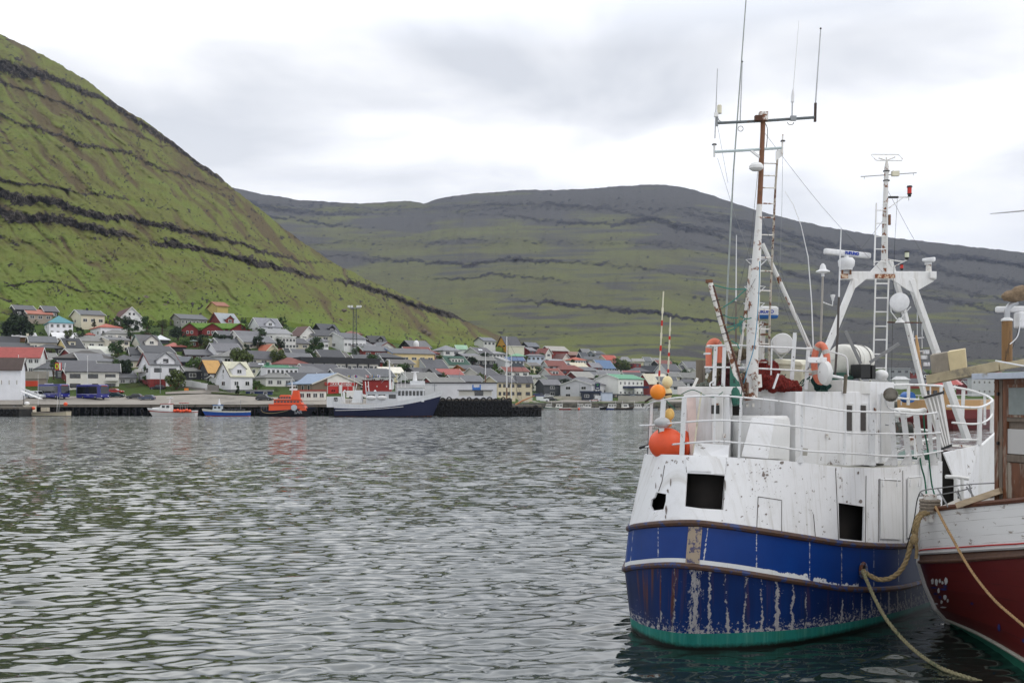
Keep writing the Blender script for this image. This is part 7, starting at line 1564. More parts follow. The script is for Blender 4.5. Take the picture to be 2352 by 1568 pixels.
# upper deck railing behind the mast
US=[((1640,886,19.6),(1644,794,19.6),.07),((1661,888,19.6),(1664,796,19.6),.07),((1770,892,19.8),(1773,793,19.8),.03),((1817,894,19.9),(1826,764,19.9),.075),((1851,894,20.0),(1857,797,20.0),.07)]
railing([[(1624,794,19.6),(1700,793,19.6),(1780,797,19.8),(1870,801,20.0)],[(1618,843,19.6),(1700,844,19.6),(1780,848,19.8),(1872,853,20.0)]],US)
MB().tube(cat_rom([P(1896,804,20.2),P(1925,812,20.2),P(1941,818,20.2),P(1946,830,20.2),P(1948,864,20.2)],4),.016,6).build('rail',M_rail,BOAT)
MB().bar(P(1618,812,19.6),P(1630,812,19.6),.2,.03).build('bracket',M_rail,BOAT)
# ---- main mast
MB().tube([P(1727,912,19.6),P(1729,760,19.6),P(1735,640,19.6),P(1742,520,19.6),P(1744,470,19.6)],[.115,.115,.095,.065,.05],14).build('mast',M_mast,BOAT,smooth=True)
MB().tube([P(1744,478,19.7),P(1748,395,19.7),P(1752,300,19.7),P(1753,262,19.7)],[.05,.05,.045,.05],10).build('upper_mast',M_rustm,BOAT,smooth=True)
MB().tube([P(1718,890,19.5),P(1722,905,19.5),P(1724,918,19.5)],[.10,.12,.14],12).build('mast_foot',M_wrust,BOAT,smooth=True)
MB().tube([P(1738,860,19.4),P(1740,890,19.4)],.09,12).build('mast_drum',M_wrust,BOAT)
MB().tube([P(1751,560,20.0),P(1795,655,20.1),P(1866,812,20.3)],.042,8).build('mast_strut',M_mast,BOAT)
MB().tube([P(1724,610,19.9),P(1716,690,19.9),P(1701,800,19.9),P(1694,860,19.9)],.03,8).build('mast_strut',M_wrust,BOAT)
lad=[[(1765,880,20.0),(1768,720,20.0),(1775,560,20.0),(1781,430,20.0),(1787,345,20.0)],[(1756,560,20.0),(1759,440,20.0)]]
ld=MB().tube([P(*p) for p in lad[0]],.022,6).build('ladder_rail',mk_rusty('ladder_rust','#a9a296',.45),BOAT)
for k,y in enumerate([376,404,432,468,500,540,592,623,668,712,756,790,832]):
    xr=np.interp(y,[345,430,560,720,880],[1787,1781,1775,1768,1765]); xl=np.interp(y,[262,470,520,640,912],[1752,1744,1742,1745,1735]); MB().tube([P(xl,y-1,19.8),P(xr,y,20.0)],.014,6).build('rung',M_wrust,BOAT)
for y in(600,662,700,748): # small triangular rungs on the mast
    for sg in(-1,1):
        x0=np.interp(y,[520,640,760],[1742,1735,1729]); mb=MB(); mb.tube([P(x0+sg*8,y-5,19.6),P(x0+sg*24,y-4,19.6),P(x0+sg*10,y+9,19.6)],.011,5); mb.build('mast_step',M_rail,BOAT)
# crossbars and antennas
cb=MB().tube([P(1647,283,19.7),P(1750,278,19.7),P(1870,270,19.7)],.028,8).build('crossbar',mk_rusty('crossbar_grey','#5d666a',.42,'#6b5038','#33373a',12),BOAT)
MB().bar(P(1647,290,19.7),P(1647,268,19.7),.04).build('end_bar',M_steel,BOAT); MB().bar(P(1872,280,19.7),P(1873,237,19.7),.042).build('end_bar',mat('dark_brown_bar','#34241f',.6),BOAT)
MB().box(P(1753,268,19.65),(.16,.14,.16)).build('mast_head',M_wrust,BOAT); MB().box(P(1742,272,19.62),(.14,.1,.1)).build('bracket',mat('brown_rust','#4d3122',.8),BOAT)
MB().tube([P(1640,349,19.7),P(1700,346,19.7),P(1796,340,19.7)],.026,8).build('crossbar',mat('pale_bar','#aebbbd',.5),BOAT)
def antenna(pts,r0,r1,m,base=None,par=BOAT):
    o=MB().tube([P(*p) for p in pts],[r0+(r1-r0)*i/(len(pts)-1) for i in range(len(pts))],6).build('whip_antenna',m,par); return o
antenna([(1640.7,360,19.7),(1640.7,331,19.7)],.02,.02,M_mast); antenna([(1642,318,19.7),(1645,238,19.7),(1648,158,19.7)],.012,.008,M_alu); MB().lathe(P(1640.7,333,19.7),(0,0,1),[(.0,0),(.05,0),(.04,.02),(0,.02)],10).build('insulator',M_blk,BOAT)
antenna([(1796,354,19.7),(1798,309,19.7)],.026,.012,M_wrust); MB().lathe(P(1798,325,19.7),(0,0,1),[(.0,0),(.05,0),(.04,.02),(0,.02)],10).build('insulator',M_blk,BOAT)
scrpoly([(1782,347),(1799,342),(1799,357),(1782,369)],19.7,.02,'bracket_plate',M_wp2)
MB().lathe(P(1652.5,261,19.6),(0,0,1),[(.0,0),(.044,0),(.044,.15),(.03,.165),(0,.165)],12).build('navigation_sensor',M_cream,BOAT,smooth=True)
MB().box(P(1645,264,19.6),(.07,.06,.08)).build('sensor_bracket',M_wp2,BOAT)
antenna([(1700,278,19.7),(1705,142,19.7)],.013,.009,M_alu); antenna([(1873,239,19.7),(1885,67,19.7)],.014,.011,M_alu); MB().ball(P(1885,66,19.7),.02,8,6).build('antenna_tip',M_blk,BOAT); MB().ball(P(1705,142,19.7),.018,8,6).build('antenna_tip',M_blk,BOAT)
antenna([(1819,278,19.7),(1820,235,19.7)],.014,.014,M_alu); MB().tube([P(1820,235,19.7),P(1821,219,19.7),P(1821.5,206,19.7)],[.032,.030,.016],8).build('antenna_base',M_whip,BOAT); antenna([(1822,206,19.7),(1835,48,19.7)],.008,.005,M_whip); MB().box(P(1822,272,19.65),(.11,.06,.09)).build('bracket',M_steel,BOAT)
antenna([(1667,752,19.8),(1672,640,19.8),(1684.7,394,19.8),(1713.5,0,19.8),(1716,-40,19.8)],.022,.008,mat('long_whip','#8f9694',.5)); antenna([(1690,790,20.4),(1690.5,692,20.4)],.018,.018,mat('whip_base_brown','#6b6259',.6)); antenna([(1690.5,692,20.4),(1691.5,540,20.4)],.015,.009,M_whip)
antenna([(1868,800,20.2),(1864,690,20.2),(1856,590,20.2),(1840,518,20.2),(1822,470,20.2),(1803,440,20.2)],.013,.004,M_whip)
MB().lathe(P(1737,392,19.5),(0,0,1),[(.0,0),(.08,0),(.135,.04),(.135,.09),(.09,.14),(0,.15)],16).build('siren',M_wp2,BOAT,smooth=True)
mb=MB(); mb.tube(cat_rom([P(1648,268,19.7),P(1656,280,19.7),P(1690,282,19.7),P(1730,277,19.7)],4),.007,5); mb.tube([P(1701+6*math.cos(t),296+6*math.sin(t),19.7) for t in np.linspace(0,6.2,14)],.006,5); mb.tube([P(1816+7*math.cos(t),282+5*math.sin(t),19.7) for t in np.linspace(-.2,3.4,12)],.006,5); mb.tube(cat_rom([P(1757,282,19.7),P(1763,300,19.7),P(1760,342,19.7)],5),.007,5)
o=mb.build('antenna_cable',M_blk,BOAT); o['kind']='stuff'
for a_,b_ in(((1648,288),(1672,420)),((1798,357),(1796,470)),((1796,470),(1788,720)),((1648,363),(1690,500)),((1690,500),(1727,600))): MB().tube([P(*a_,19.8),P(*b_,19.8)],.0035,4).build('stay_wire',M_steel,BOAT)
MB().bar(P(1725,346,19.7),P(1746,362,19.7),.04).build('brace',M_wp2,BOAT)
# derrick boom leaning left with lashings
MB().tube([P(1630,645,19.3),P(1655,735,19.2),P(1680,822,19.1),P(1703,912,19.0)],[.05,.05,.047,.045],10).build('derrick_boom',M_wrust,BOAT,smooth=True)
MB().tube([P(1638,655,19.25),P(1662,740,19.15),P(1690,830,19.05),P(1708,900,18.95)],.02,8).build('derrick_pipe',mk_rusty('dark_rust_pipe','#4a2b22',.5),BOAT)
MB().lathe(P(1629,650,19.3),(0,0,1),[(.0,0),(.07,0),(.07,.06),(0,.07)],10).build('boom_head',M_rustm,BOAT)
for k in range(12):
    y=690+k*19; x=np.interp(y,[645,735,822,912],[1630,1655,1680,1703]); c=P(x+3,y,19.15); mb=MB(); mb.tube([c+Vector((math.cos(t)*.075,math.sin(t)*.075,math.cos(t)*.02+.01*(k%3))) for t in np.linspace(0,6.283,11)[:-1]],.008,5,closed=True); tag(mb.build('lashing',M_rope if k%2 else M_blk,BOAT))
mb=MB()
for a_,b_ in(((1641,655),(1715,664)),((1650,712),(1714,664)),((1655,720),(1695,730)),((1668,752),(1712,733)),((1672,760),(1706,738)),((1700,726),(1726,730)),((1668,768),(1694,790)),((1694,790),(1700,800))): mb.tube(cat_rom([P(*a_,19.4),P((a_[0]+b_[0])/2,(a_[1]+b_[1])/2+4,19.4),P(*b_,19.4)],4),.012,5)
o=mb.build('teal_lashing_rope',mat('teal_rope','#3f7a70',.9),BOAT); o['kind']='stuff'
for k,x in enumerate((1686,1699,1702)): MB().tube([P(x,735,19.4),P(x+1,760+k*4,19.4)],.008,4).build('rope_end',mat('teal_rope','#3f7a70',.9),BOAT)
MB().tube(cat_rom([P(1745,600,19.35),P(1742,690,19.3),P(1733,790,19.2),P(1716,850,19.1),P(1708,880,19.1)],6),.009,5).build('blue_line',mat('blue_line','#4f86a0',.8),BOAT)
MB().tube([P(1684,838,19.2),P(1690,900,19.0),P(1694,930,18.95)],[.06,.11,.09],10).build('green_sling',mk_rusty('green_sling','#1c5c4c',.4,'#12332c','#0d2420'),BOAT,smooth=True)
# radar behind the mast
rd=MB().hexa([P(1742,728,20.3),P(1788,726,20.2),P(1786,724,20.7),P(1744,726,20.8),P(1744,703,20.3),P(1789,705,20.2),P(1786,703,20.7),P(1746,703,20.8)]).build('radar',M_wp2,BOAT,bevel=.04)
MB().hexa([P(1744,733,20.3),P(1786,732,20.2),P(1784,730,20.7),P(1746,731,20.8),P(1742,722,20.28),P(1788.6,723,20.18),P(1786,722,20.7),P(1744,722,20.8)]).build('radar_base',M_bluepl,rd,bevel=.03)
text_mesh('FURUNO',.085,frame(P(1757,716,20.16),(1,0,.02),Z),'radar_letters',mat('letter_blue','#173a9a',.5),rd,.004,.004)
MB().tube([P(1753,738,20.5),P(1750,800,20.5),P(1749,850,20.5)],.055,8).build('radar_post',M_wrust,BOAT)
for y in(745,768,790): MB().box(P(1757,y,20.4),(.16,.12,.03)).build('post_flange',M_rustm,BOAT)
# searchlight disc on stand
sl=MB().lathe(P(1794,790,20.7),(-.15,-1,0),[(.0,.3),(.19,.3),(.205,.27),(.205,.0),(.12,-.1),(0,-.12)],24).build('searchlight',M_wp2,BOAT,smooth=True)
mb=MB(); mb.tube([P(1772,785,20.6),P(1778,805,20.6),P(1794,822,20.6),P(1812,806,20.6),P(1816,786,20.6)],.012,6); mb.build('yoke',M_rail,sl); MB().tube([P(1794,820,20.6),P(1794,850,20.6)],.03,6).build('light_post',M_rail,BOAT)
# deck store: cream tub, nets, fish gear
def lump(pts,name,m,label,cat,rr_=.5,sd=1,rough=.05):
    """a heap of netting: overlapping rounded folds in one mesh"""
    rq=random.Random(sd); mb=MB()
    for x,y,d,w_,h_ in pts: mb.ball(P(x,y,d),1,14,10,sq=(w_,w_*.8,h_))
    mb.v=[(a+rq.gauss(0,rough*.25),b+rq.gauss(0,rough*.25),c+rq.gauss(0,rough*.25)) for a,b,c in mb.v]; 
    o=mb.build(name,m,smooth=True,angle=60); rm=o.modifiers.new('merge','REMESH'); rm.mode='VOXEL'; rm.voxel_size=.018; rm.use_smooth_shade=True
    tx=bpy.data.textures.new('folds'+name,'CLOUDS'); tx.noise_scale=.09; dm=o.modifiers.new('folds','DISPLACE'); dm.texture=tx; dm.strength=.13; return tag(o,label,cat)
def netmat(n,c,c2): 
    m,g,b=newmat(n,.9); tc=N(m.node_tree,'ShaderNodeTexCoord').outputs['Object']; w=N(m.node_tree,'ShaderNodeTexWave'); w.inputs['Scale'].default_value=14; w.inputs['Distortion'].default_value=9; w.inputs['Detail'].default_value=3; g.L(tc,w.inputs[0])
    g.L(g.mix(w.outputs['Fac'],c2,c),b.inputs['Base Color']); bp=N(m.node_tree,'ShaderNodeBump'); bp.inputs['Distance'].default_value=.02; g.L(w.outputs['Fac'],bp.inputs['Height']); g.L(bp.outputs[0],b.inputs['Normal']); return m
lump([(1745,872,19.9,.2,.2),(1765,862,20.0,.22,.2),(1780,880,19.8,.25,.16),(1805,885,19.8,.24,.12),(1822,890,19.8,.16,.08),(1755,842,20.1,.12,.14),(1772,848,20.1,.14,.16)],'net_pile',netmat('red_netting','#9c2b20','#4a1310'),'heap of red netting behind the trawler mast','net',sd=3)
lump([(1672,868,19.9,.13,.17),(1668,885,19.8,.18,.12),(1680,850,20,.1,.14)],'net_pile',netmat('maroon_netting','#5c1f22','#2d0f12'),'small heap of maroon netting left of the trawler mast','net',sd=4)
lump([(1645,868,20.1,.16,.16),(1638,880,20.0,.15,.1),(1655,838,20.2,.14,.13),(1678,822,20.3,.2,.1),(1705,812,20.3,.16,.1),(1722,870,20.1,.14,.22)],'net_pile',netmat('tan_netting','#8e8267','#423b2d'),'heap of tan netting on the upper deck behind the railing','net',sd=5)
lump([(1618,884,19.7,.1,.05),(1604,888,19.7,.12,.04),(1650,890,19.5,.1,.03)],'net_pile',netmat('pale_netting','#9c978a','#44605a'),'pale scraps of netting on the casing top','net',sd=6)
tub=MB().hexa([P(1778,884,20.6),P(1840,888,20.4),P(1852,872,21.4),P(1790,870,21.5),P(1776,834,20.6),P(1843,838,20.4),P(1856,834,21.4),P(1790,832,21.5)]).build('fish_tub',M_cream,bevel=.03); tag(tub,'large cream plastic tub behind the red netting on the trawler','tub')
MB().hexa([P(1774,835,20.55),P(1846,840,20.35),P(1858,834,21.45),P(1788,832,21.55),P(1780,824,20.6),P(1838,830,20.4),P(1852,826,21.4),P(1792,824,21.5)]).build('lid',M_cream,tub,bevel=.02)
wallbox(1598,20.3,1614,20.25,826,892,.3,'weathered_post',mat('weathered_wood','#6f675b',.9,var=.3,scale=9,stretch=(1,1,.2))); 
MB().bar(P(1590,894,19.6),P(1602,868,19.6),.07,.04).build('stay_plate',M_wrust,BOAT); MB().bar(P(1776,892,19.3),P(1788,858,19.3),.06,.03).build('loose_slat',M_wp,BOAT)
mb=MB(); mb.tube([P(1708,880,19.3),P(1716,880,19.3),P(1716,905,19.2)],.035,7); mb.tube([P(1705,860,19.4),P(1712,870,19.3),P(1709,900,19.3)],.03,6); mb.build('chain_gear',mk_rusty('chain','#5a4a38',.5),BOAT)
# life rings (horseshoe buoys)
M_lr=mat('faded_lifebuoy','#d0745a',.6,var=.08,dirt='#d9a390',dirt_amt=.45,dirt_scale=3)
def horseshoe(cx_,cy_,w_,h_,d,label,full=False,tilt=0):
    T=thing('life_ring',P(cx_,cy_+h_/2,d),label,'life ring'); ts=np.linspace(-.6,math.pi+.6,22) if not full else np.linspace(0,6.283,30)[:-1]
    if full: pts=[P(cx_+w_/2*math.cos(t),cy_-h_/2*math.sin(t)*(1),d-.1*math.cos(t)) for t in ts]
    else: pts=[P(cx_-w_/2,cy_+h_/2,d)]+[P(cx_+w_/2*math.cos(t),cy_-h_*.18-h_*.30*math.sin(t),d) for t in np.linspace(math.pi,0,14)]+[P(cx_+w_/2,cy_+h_*.35,d)]
    MB().tube(pts,.062,10,closed=full).build('ring',M_lr,T,smooth=True)
    for k in ((3,10,17,25) if full else (2,12)): 
        a=pts[k-1];b=pts[k+1]; MB().tube([a.lerp(b,.2),a.lerp(b,.8)],.067,10).build('reflective_band',mat('silver_band','#a9a8a4',.4),T)
    return T
horseshoe(1641,812,26,60,19.9,'faded orange horseshoe life ring at the left end of the upper railing'); horseshoe(1885,834,30,86,19.9,'faded orange life ring hanging right of the upper railing',full=True)
wallbox(1855,19.7,1902,19.75,820,833,.05,'holder_board',M_wp)
dd=MB().lathe(P(1898,857,19.6),(-1,-.25,0),[(.0,-.02),(.20,-.02),(.225,.0),(.20,.07),(.1,.12),(0,.13)],20); dd.v=[(a,b,(c-P(1898,857,19.6).z)*1.05+P(1898,857,19.6).z) for a,b,c in dd.v]; dd.build('white_dish',M_wp2,BOAT,smooth=True); MB().tube([P(1903,862,19.7),P(1935,868,20.0)],.03,8).build('dish_arm',M_rail,BOAT)
wallbox(1846,20.3,1866,20.3,846,858,.05,'junction_box',M_cream)
lump([(1882,880,20.1,.12,.12),(1876,872,20.1,.1,.14),(1893,888,20.0,.12,.06)],'net_pile',netmat('teal_netting','#1e5a55','#0c2a28'),'small coil of teal netting under the right life ring','net',sd=8)
wallbox(1886,20.6,1944,20.6,855,903,.6,'green_machine',M_green)
# sensor poles
MB().tube([P(1885,790,20.5),P(1888,700,20.5),P(1890,630,20.5)],.022,8).build('sensor_pole',mat('pole_grey','#97938c',.5),BOAT); MB().lathe(P(1890,628,20.5),(0,0,1),[(.03,-.06),(.03,0),(.14,.03),(.13,.05),(.07,.08),(.05,.16),(.02,.2),(0,.2)],16).build('satellite_dome',M_whip,BOAT,smooth=True)
MB().tube([P(1888,693,20.5),P(1898,697,20.5),P(1912,702,20.5),P(1913,685,20.5)],.012,6).build('sensor_arm',M_rail,BOAT); MB().lathe(P(1913,684,20.5),(0,0,1),[(.02,-.06),(.03,0),(.045,.03),(.045,.06),(0,.07)],10).build('gps_sensor',M_whip,BOAT,smooth=True)
MB().tube([P(1918,862,20.3),P(1924,770,20.3),P(1927,682,20.3)],.024,8).build('antenna_pole',mat('pole_dark','#4b4745',.6),BOAT); antenna([(1927,682,20.3),(1929,600,20.3),(1932,526,20.3)],.017,.01,M_whip)
MB().tube([P(1940,903,20.1),P(1943,860,20.1)],.035,8).build('vent_pipe',mat('weathered_wood','#6f675b',.9),BOAT)
# life raft canister
T=thing('life_raft',P(1948,862,21.5),'white life raft canister lying on the wheelhouse roof','life raft')
ax=Vector((.72,.66,0)); c=P(1930,825,21.2)
r0=.30; MB().lathe(c,ax,[(.0,-.03),(.20,-.02),(.29,.02),(.315,.06),(.315,.40),(.325,.41),(.325,.50),(.315,.51),(.315,.85),(.28,.92),(0,.96)],28).build('canister',M_cream if False else mat('raft_white','#d3d2cb',.45,dirt='#a29c8c',dirt_amt=.35,dirt_scale=3),T,smooth=True)
MB().tube([c+ax*.0+Vector((-.3,-.05,.0)),c+ax*.9+Vector((-.22,-.1,.0))],.012,5).build('seam',M_rail,T)
for k in(.25,.7): 
    u1=ax.cross(Z).normalized(); MB().tube([c+ax*k+(u1*math.cos(t)+Z*math.sin(t))*.325 for t in np.linspace(0,6.283,25)[:-1]],.012,5,closed=True).build('strap',mat('strap_grey','#8d8c88',.7),T)
MB().hexa([P(1905,868,20.8),P(1960,872,20.8),P(1990,862,22.2),P(1930,860,22.2),P(1905,860,20.8),P(1960,864,20.8),P(1990,856,22.2),P(1930,854,22.2)]).build('cradle',M_green,T)
sb=wallbox(1977,20.6,2000,20.7,836,868,.3,'black_speaker',M_blk); wallbox(2003,20.7,2012,20.75,838,870,.3,'black_speaker',M_blk)
MB().bar(P(1942,760,20.9),P(1977,835,20.9),.035,.06).build('loose_bar',M_greyst,BOAT); MB().bar(P(2065,789,20.8),P(1998,832,20.8),.035,.06).build('loose_bar',M_greyst,BOAT)
MB().ball(P(2024,861,21),.13,14,10,sq=(1.1,1,.85)).build('round_cover',M_wp2,BOAT,smooth=True)
# ---- gantry
GD=25.0
def gp(x,y,dd=0): return P(x,y,GD+dd)
gan=MB().bar(gp(1929,633),gp(2149,633),.20,.13,up=Vector((0,1,0))).build('gantry_beam',mk_white('gantry_white','#d6d5d1',1.0,.6),BOAT,bevel=.02); M_gan=gan.data.materials[0]
MB().bar(gp(1963,642),gp(1886,835),.13,.2,up=Vector((0,1,0))).build('gantry_leg',M_gan,BOAT,bevel=.015)
MB().bar(gp(2091,642),gp(2149,805),.13,.22,up=Vector((0,1,0))).build('gantry_leg',M_gan,BOAT,bevel=.015); MB().bar(gp(2149,805),gp(2223,1012),.135,.22,up=Vector((0,1,0))).build('gantry_leg',M_gan,BOAT,bevel=.015)
MB().bar(gp(2044,598,.9),gp(2066,672,1.0),.10,.10).build('gantry_back_leg',M_gan,BOAT); MB().bar(gp(2066,672,1.0),gp(2124,910,1.5),.10,.10).build('gantry_back_leg',M_gan,BOAT)
for pts in([(1992,639),(1960,640),(1951,672),(1959,666)],[(2046,640),(2092,640),(2098,672),(2086,666)],[(2094,640),(2132,640),(2146,645),(2106,668)]): MB().prism([gp(*p,-.08) for p in pts],(0,.05,0)).build('gusset',M_gan,BOAT)
MB().box(gp(2143,631,-.12),(.14,.08,.16)).build('end_cap',M_gan,BOAT); MB().prism([gp(*p,-.06) for p in((1996,628),(2024,598),(2036,598),(2058,628))],(0,.08,0)).build('gusset',M_gan,BOAT)
MB().bar(gp(2010,634,-.11),gp(2056,634,-.11),.10,.02,up=Vector((0,1,0))).build('rust_patch',mk_rusty('rust_patch','#c9b49c',.52,'#8d4a1e','#5c2f14',9),gan) ; MB().bar(gp(1931,634,-.11),gp(1948,634,-.11),.11,.02,up=Vector((0,1,0))).build('rust_patch',bpy.data.materials['rust_patch'],gan)
MB().tube([gp(2030,628),gp(2033,500),gp(2035,420),gp(2036,384)],[.075,.068,.055,.05],12).build('gantry_mast',M_mast,BOAT,smooth=True); MB().tube([gp(2036,420),gp(2036.5,384),gp(2037,368)],[.045,.05,.025],10).build('mast_top',M_wrust,BOAT)
for y in(394,416): MB().lathe(gp(2036,y),(0,0,1),[(.0,0),(.08,0),(.08,.02),(0,.02)],12).build('collar',M_blk,BOAT)
for xs_ in(((2008,610),(2013,466)),((2037,612),(2038,466)),((2011,640),(2006,836)),((2041,640),(2034,872))): MB().tube([gp(*xs_[0],-.12),gp(*xs_[1],-.12 if xs_[0][1]>630 else -.1)],.02,6).build('ladder_rail',M_gan,BOAT)
for y in(483,513,543,572,601): MB().tube([gp(np.interp(y,[466,610],[2013,2008]),y,-.11),gp(2037.5,y,-.11)],.014,6).build('rung',M_gan,BOAT)
for y in(651,684,716,749,780,813,845): MB().bar(gp(np.interp(y,[640,836],[2011,2006]),y,-.12),gp(np.interp(y,[640,872],[2041,2034]),y,-.12),.03).build('rung',M_gan,BOAT)
lp=[gp(2001,356),gp(2003,355,.0),gp(2060,355),gp(2066,357),gp(2073,365,-.4),gp(2071,369,-.5),gp(2018,369,-.5),gp(2012,368,-.5)]
MB().tube(lp,.011,6,closed=True).build('loop_antenna',M_mast,BOAT); mb=MB(); mb.tube([gp(2036,369,-.2),gp(2018,363,-.2)],.014,5); mb.tube([gp(2036,369,-.2),gp(2056,361,-.2)],.014,5); mb.tube([gp(2036,375,-.2),gp(2036,362,-.2)],.018,6); mb.build('loop_bracket',M_wrust,BOAT)
MB().tube([gp(1977,406),gp(2105,397)],.012,6).build('yard',M_alu,BOAT); MB().box(gp(2056.5,399,-.05),(.17,.1,.12)).build('junction_box',M_cream,BOAT)
for x,y in((1985,406),(2098,398)): MB().tube([gp(x,y),gp(x,y+5)],.008,5).build('yard_clip',M_alu,BOAT)
MB().tube([gp(2036,453),gp(2063,453)],.028,7).build('lamp_arm',M_blk,BOAT); MB().tube([gp(2063,453),gp(2088,453)],.014,6).build('lamp_arm',M_mast,BOAT); MB().tube([gp(2040,479),gp(2076,453)],.011,6).build('lamp_brace',M_mast,BOAT)
M_rl=mat('red_lens','#b5241a',.2)
def navlamp(x,y0,y1,m,r=.06):
    h_=(y1-y0)/F*GD; o=gp(x,y1); T_=MB().lathe(o,(0,0,1),[(.0,0),(r*.6,0),(r*.7,h_*.2),(r,h_*.25),(r,h_*.28)],12).build('lamp_base',M_blk,BOAT); MB().lathe(o,(0,0,1),[(r*.85,h_*.27),(r*.85,h_*.85)],12).build('lamp_glass',m,T_); MB().lathe(o,(0,0,1),[(.0,h_*.85),(r*1.1,h_*.85),(r,h_),(0,h_)],12).build('lamp_cap',M_blk,T_)
navlamp(2089,427,452,M_rl); navlamp(2083,577,597,mat('clear_lens','#c9cdb5',.2)); navlamp(2071,606,621,M_rl,.045)
MB().tube([gp(2088,445),gp(2087,461)],.012,6).build('lamp_stem',M_mast,BOAT); MB().tube([gp(2037,596),gp(2074,601),gp(2083,597)],.02,6).build('lamp_arm',M_mast,BOAT); MB().tube([gp(2044,618),gp(2075,601)],.014,6).build('lamp_brace',M_mast,BOAT)
MB().tube([gp(2061,457,-.1),gp(2055,560,-.1),gp(2052,655,-.1),gp(2047,900,-.1)],.004,4).build('halyard',M_blk,BOAT)
MB().box(gp(2043,505,-.05),(.05,.05,.25)).build('loudhailer',M_rustm,BOAT)
# radar scanner left
base=MB().lathe(gp(1944,620,-.1),(0,0,1),[(.0,0),(.14,0),(.15,.05),(.19,.10),(.20,.22),(.15,.29),(.06,.30),(.05,.36),(0,.36)],18).build('radar_pedestal',M_whip,BOAT,smooth=True)
for dx in(-.1,.1): MB().tube([gp(1944,630,-.1)+Vector((dx,0,0)),gp(1944,618,-.1)+Vector((dx,0,0))],.025,6).build('radar_foot',M_rustm,BOAT)
a,b=gp(1894,577,-.35),gp(1998,588,.25); sc_=MB().bar(a,b,.13,.14).build('radar_scanner',M_whip,BOAT,bevel=.04)
d_=(b-a).normalized(); text_mesh('FURUNO',.105,frame(a.lerp(b,.56)+Vector((.02,-.085,0)),d_,Z),'radar_letters',bpy.data.materials['letter_blue'],sc_,.004,.006)
# radar right, seen end on
MB().tube([gp(2133,627),gp(2133,607)],[.07,.06],10).build('radar_post',M_wrust,BOAT); MB().lathe(gp(2132,608,-.0),(0,0,1),[(.0,0),(.085,0),(.08,.08),(0,.08)],12).build('radar_neck',M_whip,BOAT)
MB().hexa([gp(2118,601,-.1),gp(2147,602,-.2),gp(2149,600,1.0),gp(2124,600,1.0),gp(2117,594,-.1),gp(2146,590,-.2),gp(2149,590,1.0),gp(2123,593,1.0)]).build('radar_scanner',M_whip,BOAT,bevel=.03)
# big searchlight
c=gp(2066,694,-.4); s2=MB().lathe(c,(-.35,-1,.05),[(.0,.06),(.20,.06),(.225,.04),(.225,-.05),(.21,-.32),(.15,-.45),(0,-.5)],26).build('searchlight',M_whip,BOAT,smooth=True)
mb=MB(); mb.tube([gp(2045,690,-.3),gp(2047,716,-.3),gp(2060,733,-.3),gp(2068,734,-.3),gp(2076,722,-.3),gp(2092,704,-.3)],.014,6); mb.build('yoke',M_rail,s2); MB().tube([gp(2038,740,-.2),gp(2118,741,-.2)],.018,6).build('searchlight_bar',mk_rusty('bar_dark','#4a3a34',.5),BOAT); MB().lathe(gp(2067,741,-.25),(0,0,1),[(.0,0),(.12,0),(.08,.05),(.03,.12),(0,.12)],12).build('searchlight_foot',M_wp2,s2)
# ---- aft quarter: white wedge with curved guard rail
sm_=[(2168,1040),(2250,1022),(2246,1165),(2214,1152)]
MB().prism([P(x,y,d) for (x,y),d in zip(sm_,(23.4,24.2,24.2,23.6))],(.05,.2,0)).build('quarter_plate',M_wp,BOAT)
MB().prism([P(x,y,d) for (x,y),d in zip([(2250,1022),(2292,985),(2290,1120),(2246,1165)],(24.2,26.5,26.5,24.2))],(.1,.05,0)).build('quarter_plate',M_wp2,BOAT)
MB().bar(P(2180,1022,24.0),P(2250,1026,24.3),.12,.05).build('quarter_cap',M_wrust,BOAT)
MB().hexa([P(2155,1160,24.8),P(2240,1165,24.9),P(2240,1165,25.2),P(2155,1160,25.1),P(2155,1035,24.8),P(2240,1035,24.9),P(2240,1035,25.2),P(2155,1035,25.1)]).build('gap_shade_plate',M_inside,BOAT)  # near-black plate added so the open gap reads as shade
MB().tube([P(2172,1094,23.3),P(2200,1095,23.3),P(2224,1099,23.3)],.045,10).build('bollard_top',M_wp2,BOAT,smooth=True); MB().tube([P(2195,1097,23.3),P(2195,1150,23.3)],.04,10).build('bollard_post',M_wp2,BOAT); MB().tube([P(2210,1098,23.3),P(2211,1145,23.3)],.04,10).build('bollard_post',M_wp2,BOAT)
RG=[[(2051,884,23.5),(2087,883,25),(2162,886,26.5),(2220,894,27.2),(2262,907,27.0),(2279,918,26.0),(2272,926,25.0),(2250,935,24.2),(2215,935,23.9),(2176,932,23.6)],
[(2055,912,23.5),(2087,916,25),(2110,917,26)],[(2187,970,23.7),(2220,973,23.9),(2250,972,24.2),(2270,963,25),(2279,950,26),(2276,935,27)],[(2190,1009,23.9),(2250,1010,24.2)]]
for pts in RG: MB().tube(cat_rom([P(*p) for p in pts],7),.03 if pts[0][0]==2051 else .024,8).build('guard_rail',M_gan,BOAT,smooth=True)
for a_,b_,w_ in(((2086,930,25),(2087,884,25),.06),((2161,915,26.5),(2162,886,26.5),.06),((2210,965,27.2),(2213,895,27.2),.07),((2249,1022,24.2),(2251,934,24.2),.08),((2278,995,26),(2279,918,26),.07),((2262,975,26.9),(2262,907,26.9),.05)): MB().bar(P(*a_),P(*b_),w_,w_).build('guard_post',M_gan,BOAT)
